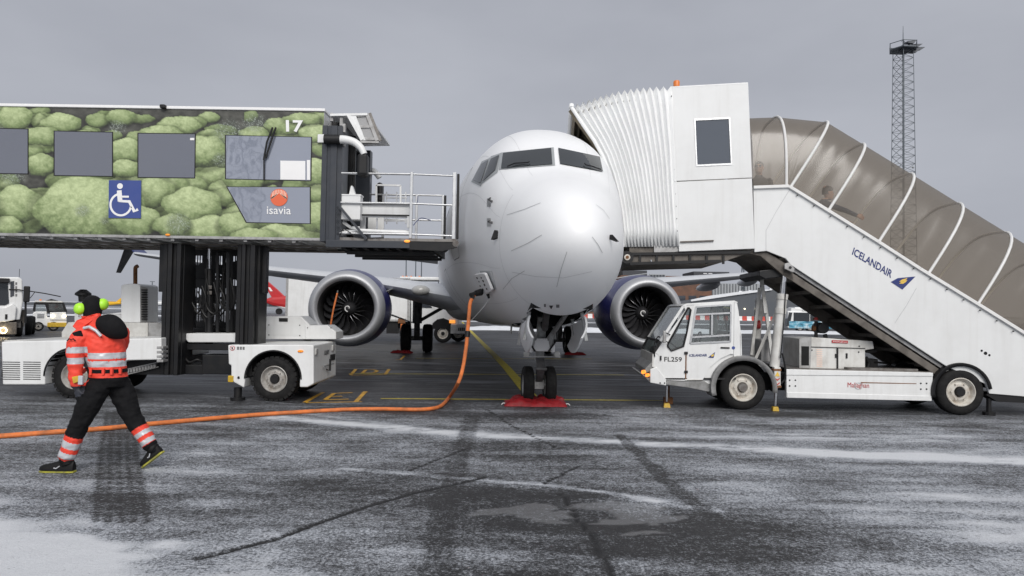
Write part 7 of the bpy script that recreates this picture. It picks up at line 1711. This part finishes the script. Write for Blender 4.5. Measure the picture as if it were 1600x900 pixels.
# airport bus
g = Bg('airport_bus', 1300, 75, 'white airport apron bus with icy blue mountain print seen under the stairs', 'bus')
body_ = g.box('body', 1231, 487, 1400, 514.5, M['white'], 0, 2.9, bevel=.12)
M['ice'] = None
def ice_print():
    m, nt, p = new_mat('icy_mountain_print'); N = nt.nodes; L = nt.links; tc = N.new('ShaderNodeTexCoord'); mp = N.new('ShaderNodeMapping'); mp.inputs['Scale'].default_value = (.9, .9, 1.6)
    n = N.new('ShaderNodeTexNoise'); n.inputs['Scale'].default_value = 1.4; n.inputs['Detail'].default_value = 6; r_ = N.new('ShaderNodeValToRGB')
    for pos, col in ((.0,(.03,.10,.18,1)),(1.0,(.75,.82,.86,1))):
        pass
    cr = r_.color_ramp; cr.elements[0].position = .30; cr.elements[0].color = (.02,.08,.15,1); cr.elements[1].position = .68; cr.elements[1].color = (.72,.80,.84,1); e = cr.elements.new(.46); e.color = (.10,.36,.50,1)
    L.new(tc.outputs['Object'], mp.inputs['Vector']); L.new(mp.outputs['Vector'], n.inputs['Vector']); L.new(n.outputs['Fac'], r_.inputs['Fac']); L.new(r_.outputs['Color'], p.inputs['Base Color']); p.inputs['Roughness'].default_value = .35; return m
M['ice'] = ice_print()
g.box('printed_skirt', 1233, 503, 1400, 514, M['ice'], -.03, .028, body_)
g.poly('printed_peak', [(1285,504),(1296,492),(1306,496),(1318,490),(1330,498),(1345,493),(1400,500),(1400,504)], M['ice'], -.028, .022, body_)
g.box('roof', 1236, 483, 1400, 487.5, M['white'], .1, 2.7, bevel=.05); g.box('roof_unit', 1242, 480, 1263, 483.5, M['white'], .5, 1.8, bevel=.04)
g.poly('windscreen', [(1229,509),(1233,488),(1238,488.5),(1234,509)], M['bus_glass'], -.03, 2.6)
for x0, x1 in ((1240,1265),(1266,1285),(1296,1318),(1320,1342),(1344,1370),(1372,1398)): g.box('window', x0, 488.5, x1, 502.5, M['bus_glass'], -.02, .04)
for x in (1290, 1293): g.box('door_leaf', x-4.5, 488.5, x-.8+1.5, 513, M['bus_glass'], -.035, .03)
for x in (1250, 1266, 1385):
    c_ = g.p(x, 514.5, -.02); wheel(g.t, (c_.x, -.02, .46), .46, .28, .27, M['tyre'], M['rim_grey'], nuts=0)
letters('bus_lettering', 'COBUS', g.p(1253,486.8,.02), g.p(1269,487,.02), g.p(1253,483.8,.02), M['print_black'], g.t); letters('bus_lettering', '3000', g.p(1270,487,.02), g.p(1279,487,.02), g.p(1270,484.4,.02), M['seam'], g.t)
# box truck behind the left-hand engine, facing right
g = Bg('box_truck', 600, 37, 'white box body truck facing right behind the engine and main wheels', 'truck')
cb = g.box('cargo_box', 447, 434, 640, 500, M['white'], 0, 2.4, bevel=.03)
for x in (447.6, 638): g.box('corner_post', x-.6, 434, x+1.4, 500, M['alu_dull'], -.03, .03, cb)
g.box('top_rail', 447, 433, 640, 435, M['alu'], -.04, 2.48, cb); g.box('bottom_rail', 447, 498, 640, 501, M['alu_dull'], -.04, .1, cb)
for k in range(24): g.box('rivet', 450 + k*8, 496.6, 450.7 + k*8, 497.3, M['seam'], -.02, .03, cb)
for x in (628, 634, 641, 654): g.box('roof_lamp', x, 431, x+2.4, 433, M['orange'], .3, .2)
g.box('lamp_bar', 625, 432.6, 690, 434.5, M['white'], .2, .3); g.box('roof_deck', 640, 434, 690, 437, M['white'], 0, 2.3)
cabt = g.poly('cab', [(642,504),(642,464),(646,460),(668,460),(680,480),(700,484),(712,489),(717,497),(717,514),(642,514)], M['white'], .1, 2.1, bevel=.05)
g.poly('window', [(648,480),(648,464),(666,464),(675,481)], M['bg_glass'], .06, .05, cabt)
g.box('headlamp', 702, 500, 711, 505, M['amber_lit'], .02, .1, cabt, bevel=.02); g.box('bumper', 704, 507, 727, 522, M['alu_dull'], .0, 2.2, cabt, bevel=.04)
for k in range(4): g.box('bumper_slot', 716 + k*2.7, 512, 717.8 + k*2.7, 517, M['black'], -.02, .05, cabt)
g.box('chassis', 450, 501, 704, 512, M['black_metal'], .5, 1.4); g.box('step_box', 604, 503, 622, 521, M['black_metal'], .1, .5); g.box('fuel_tank', 560, 503, 598, 518, M['black_metal'], .1, .6, bevel=.1)
g.box('marker_post', 625, 500, 628, 525, M['black'], -.1, .1); g.box('reflector_strip', 626, 506, 630.5, 524, M['orange'], -.14, .05); g.box('marker_head', 622, 498, 633, 505, M['rust'], -.14, .2)
for x, fx in ((692,1),(712,0),(480,1),(520,1)):
    c_ = g.p(x, 518, .1); wheel(g.t, (c_.x, .1 if fx else 1.9, .47), .47, .28, .27, M['tyre'], M['rim_white'], nuts=8)
g.poly('wheel_arch', [(674,514),(676,505),(683,499),(693,497),(702,501),(707,510),(708,514)], M['hole'], .085, .02, cabt)
# de-icing truck at the left edge, facing us
g = Bg('service_truck', 10, 36, 'white heavy truck cab with a lit headlamp at the left edge of the picture', 'truck', rz=.61)
cabx = g.poly('cab', [(-45,500),(-45,436),(-38,433),(30,433),(35,437),(36,472),(31,500)], M['white'], .0, 2.2, bevel=.06)
g.poly('windscreen', [(-42,476),(-40,440),(12,440),(14,474),(8,477)], M['bus_glass'], -.04, .05, cabx); g.box('sun_visor', -42, 434, 15, 441, M['black'], -.15, .15, cabx, bevel=.03)
g.poly('side_window', [(16,464),(16,440),(22,439),(22,462)], M['bg_glass'], -.03, .05, cabx)
for k in range(4): g.box('cab_vent', 24, 441 + k*6, 26.5, 445 + k*6, M['seam'], -.02, .04, cabx)
fr_ = g.poly('front_fairing', [(-45,505),(-45,480),(8,480),(20,474),(26,480),(24,500),(8,503)], M['white'], -.18, .4, bevel=.05)
g.box('step', 8, 491, 11.5, 499, M['black'], -.2, .05, fr_); g.box('bumper', -45, 503, 26, 523, M['brown_frame'], -.1, .6, bevel=.04)
c_ = g.p(5, 516, -.14); MB().lathe([(0,-.06),(.12,-.05),(.15,.0),(.16,.1)], c_, (0,-1,0), 16).build('headlamp', M['headlamp'], g.t, smooth=True)
c_ = g.p(-36, 516, -.14); MB().lathe([(0,-.06),(.12,-.05),(.15,.0),(.16,.1)], c_, (0,-1,0), 16).build('headlamp', M['headlamp'], g.t, smooth=True)
g.box('mirror', 37, 447, 46.5, 472, M['black'], -.1, .2, bevel=.05); MB().tube([g.p(14,452,-.05), g.p(30,452.5,-.1), g.p(40,455,-.05)], .03, 6).build('mirror_arm', M['black'], g.t)
MB().tube([g.p(40,470,.1), g.p(40,505,.1)], .05, 8).build('grab_pole', M['black'], g.t); MB().tube([g.p(47,455,0), g.p(70,458.5,0), g.p(95,463.5,0)], .03, 6).build('boom', M['black'], g.t)
MB().tube([g.p(47,466,0), g.p(54,457,0)], .02, 6).build('boom_stay', M['black'], g.t); MB().tube([g.p(30,433,.5), g.p(30.5,420,.5)], .012, 5).build('whip_antenna', M['black'], g.t)
g.box('tank_body', -40, 445, 20, 500, M['offwhite'], 2.4, 3.0, bevel=.05); g.box('chassis', -40, 500, 36, 512, M['black_metal'], 1.0, 4); g.box('side_locker', 27, 484, 38, 510, M['brown_frame'], .5, 1.2, bevel=.03)
for x, w in ((30,.9),(45,2.6),(50,4.0)): c_ = g.p(x, 510, w); MB().lathe([(.1,-.02),(.26,.0),(.44,.0),(.5,.06),(.5,.3),(.3,.32)], (c_.x + .15, w, .5), (-1,0,0), 20).build('wheel', M['tyre'], g.t, smooth=True)
for k in range(5): g.box('hose_rack', 25.5 + k*1.4, 488, 26.5 + k*1.4, 512, M['steel'], .35, .1)
# baggage tug
g = Bg('baggage_tug', 80, 44.7, 'small white airport tug with a cab and yellow bumper on the far left apron', 'tug', rz=.57)
bd = g.poly('body', [(51,497),(51,489),(57,486),(73,486),(74,496),(104,491.5),(104.5,507),(80,507),(76,511),(52,503)], M['white'], 0, 1.5, bevel=.05)
g.poly('hood', [(78,500),(78,488),(103,487.5),(104.5,500)], M['offwhite'], -.06, .3, bd, .03)
cg = g.poly('cab_frame', [(51,486),(53,473.5),(58,471.5),(100,472.5),(105,486),(104,489),(74,489),(73,484),(70,476),(56,475.5),(55,486)], M['black_metal'], 0, 1.4)
g.poly('windscreen', [(77,486),(76,475),(97,475),(101,486)], M['glass_cab'], -.03, .02, cg); g.poly('side_window', [(55,486),(56,476),(69,476),(72,486)], M['glass_cab'], -.02, .02, cg)
g.box('roof', 54, 470, 98, 472.5, M['white_dirty'], -.05, 1.5, cg, bevel=.02); g.box('beacon', 61.5, 467.5, 65, 470.2, M['orange'], .3, .15, cg, bevel=.02)
g.poly('roof_rack', [(70,470),(80,467),(92,470)], M['black'], .2, .3, cg); g.box('bumper', 74, 504, 104, 511, M['yellow'], -.12, .4, bd, bevel=.03)
g.box('side_panel', 58, 489, 69, 497, M['alu'], -.03, .05, bd, bevel=.02)
for x in (82, 100.5): c_ = g.p(x, 494, -.10); MB().ball(c_, (.09,.06,.09), 10, 6).build('headlamp', M['headlamp'], bd, smooth=True)
for x, w in ((60,-.02),(83.5,-.05)): c_ = g.p(x, 510, w); wheel(g.t, (c_.x, w, .29), .29, .2, .17, M['tyre'], M['rim_grey'], nuts=0)
# far aircraft
g = Bg('distant_airliner', 440, 170, 'red and white airliner parked far behind the white box truck', 'airliner')
g.poly('fuselage', [(405,470),(425,463),(447,462),(520,462),(560,468),(566,474),(556,480),(520,482),(447,482),(425,478)], M['red'], -1.6, 3.2, bevel=.9)
g.poly('belly', [(428,477.5),(447,479),(520,479),(552,478),(540,484),(450,484)], M['white'], -1.4, 2.8, bevel=.5)
g.poly('tail_fin', [(425,466),(410,440),(419,440),(434,453),(444,462.5)], M['red'], -.3, .5, bevel=.1); g.poly('fin_emblem', [(419,449),(422,449),(426,455),(422,455)], M['print_white'], -.35, .04)
for k in range(10): g.box('cabin_window', 450 + k*9, 467, 453 + k*9, 470, M['bg_glass'], -1.66, .1)
for k in range(3): g.box('door', 436 + k*44, 466, 440 + k*44, 473, M['print_white'], -1.64, .06) if k else None
for x in (436, 462, 540): c_ = g.p(x, 485, 0); MB().cyl((c_.x, -.3, .75), (c_.x, .3, .75), .75, 14).build('wheel', M['black'], g.t)
g = Bg('cargo_jet', 250, 420, 'tiny yellow tailed cargo aircraft on the horizon beside the dark lifting mast', 'airliner')
g.poly('tail_fin', [(228,463.5),(232,463.5),(242,470),(246,473),(231,473)], M['jet_yellow'], 0, .8, bevel=.2); g.poly('fuselage', [(228,471),(246,471),(310,471.5),(316,474),(310,477),(240,476.5)], M['white'], -1.8, 3.6, bevel=.9)
g = Bg('cargo_jet', 165, 430, 'tiny yellow nosed aircraft on the horizon behind the white engine cover', 'airliner')
g.poly('fuselage', [(150,475),(160,471.5),(170,471),(186,471.5),(188,475),(170,477)], M['jet_yellow'], -1.8, 3.6, bevel=.8); g.poly('tail_fin', [(181,471.5),(188,466),(190,466),(188,472)], M['jet_yellow'], 0, .6)
for i, (x0, x1, y, Y) in enumerate(((40,120,471.5,900),(130,215,470.5,800),(225,420,471,700))):
    g = Bg('distant_hangar', (x0+x1)/2, Y, ('long low dark hangar on the horizon behind the small airport tug', 'low dark shed on the horizon behind the ear defenders', 'low dark building on the horizon behind the dark lifting mast')[i], 'building')
    g.poly('wall', [(x0,478),(x0,y+1.2),((x0+x1)/2,y),(x1,y+1.0),(x1,479)], M['hangar'], 0, 30); g.box('roof_snow', x0, y-.3, x1, y+.6, M['snow'], 2, 26)
# low hills on the horizon
M['hill'] = paint('frosty_lava_hills', (0.20, 0.21, 0.23), .9, dirt=.5, dirtcol=(.45,.47,.50), scale=.004)
rows = []
for i in range(160):
    x = -5200 + i*65; h = 12 + 20*max(0, mnoise.noise(Vector((x*.0011, 1, 0)))) + 7*mnoise.noise(Vector((x*.006, 4, 0)))
    rows.append([Vector((x, 4200, -2)), Vector((x, 4300, max(h*.5, 1))), Vector((x, 4500, max(h, 2))), Vector((x, 4900, -2))])
MB().loft(rows, closed=False).build('hills', M['hill'], None, smooth=True, angle=80, kind='structure')
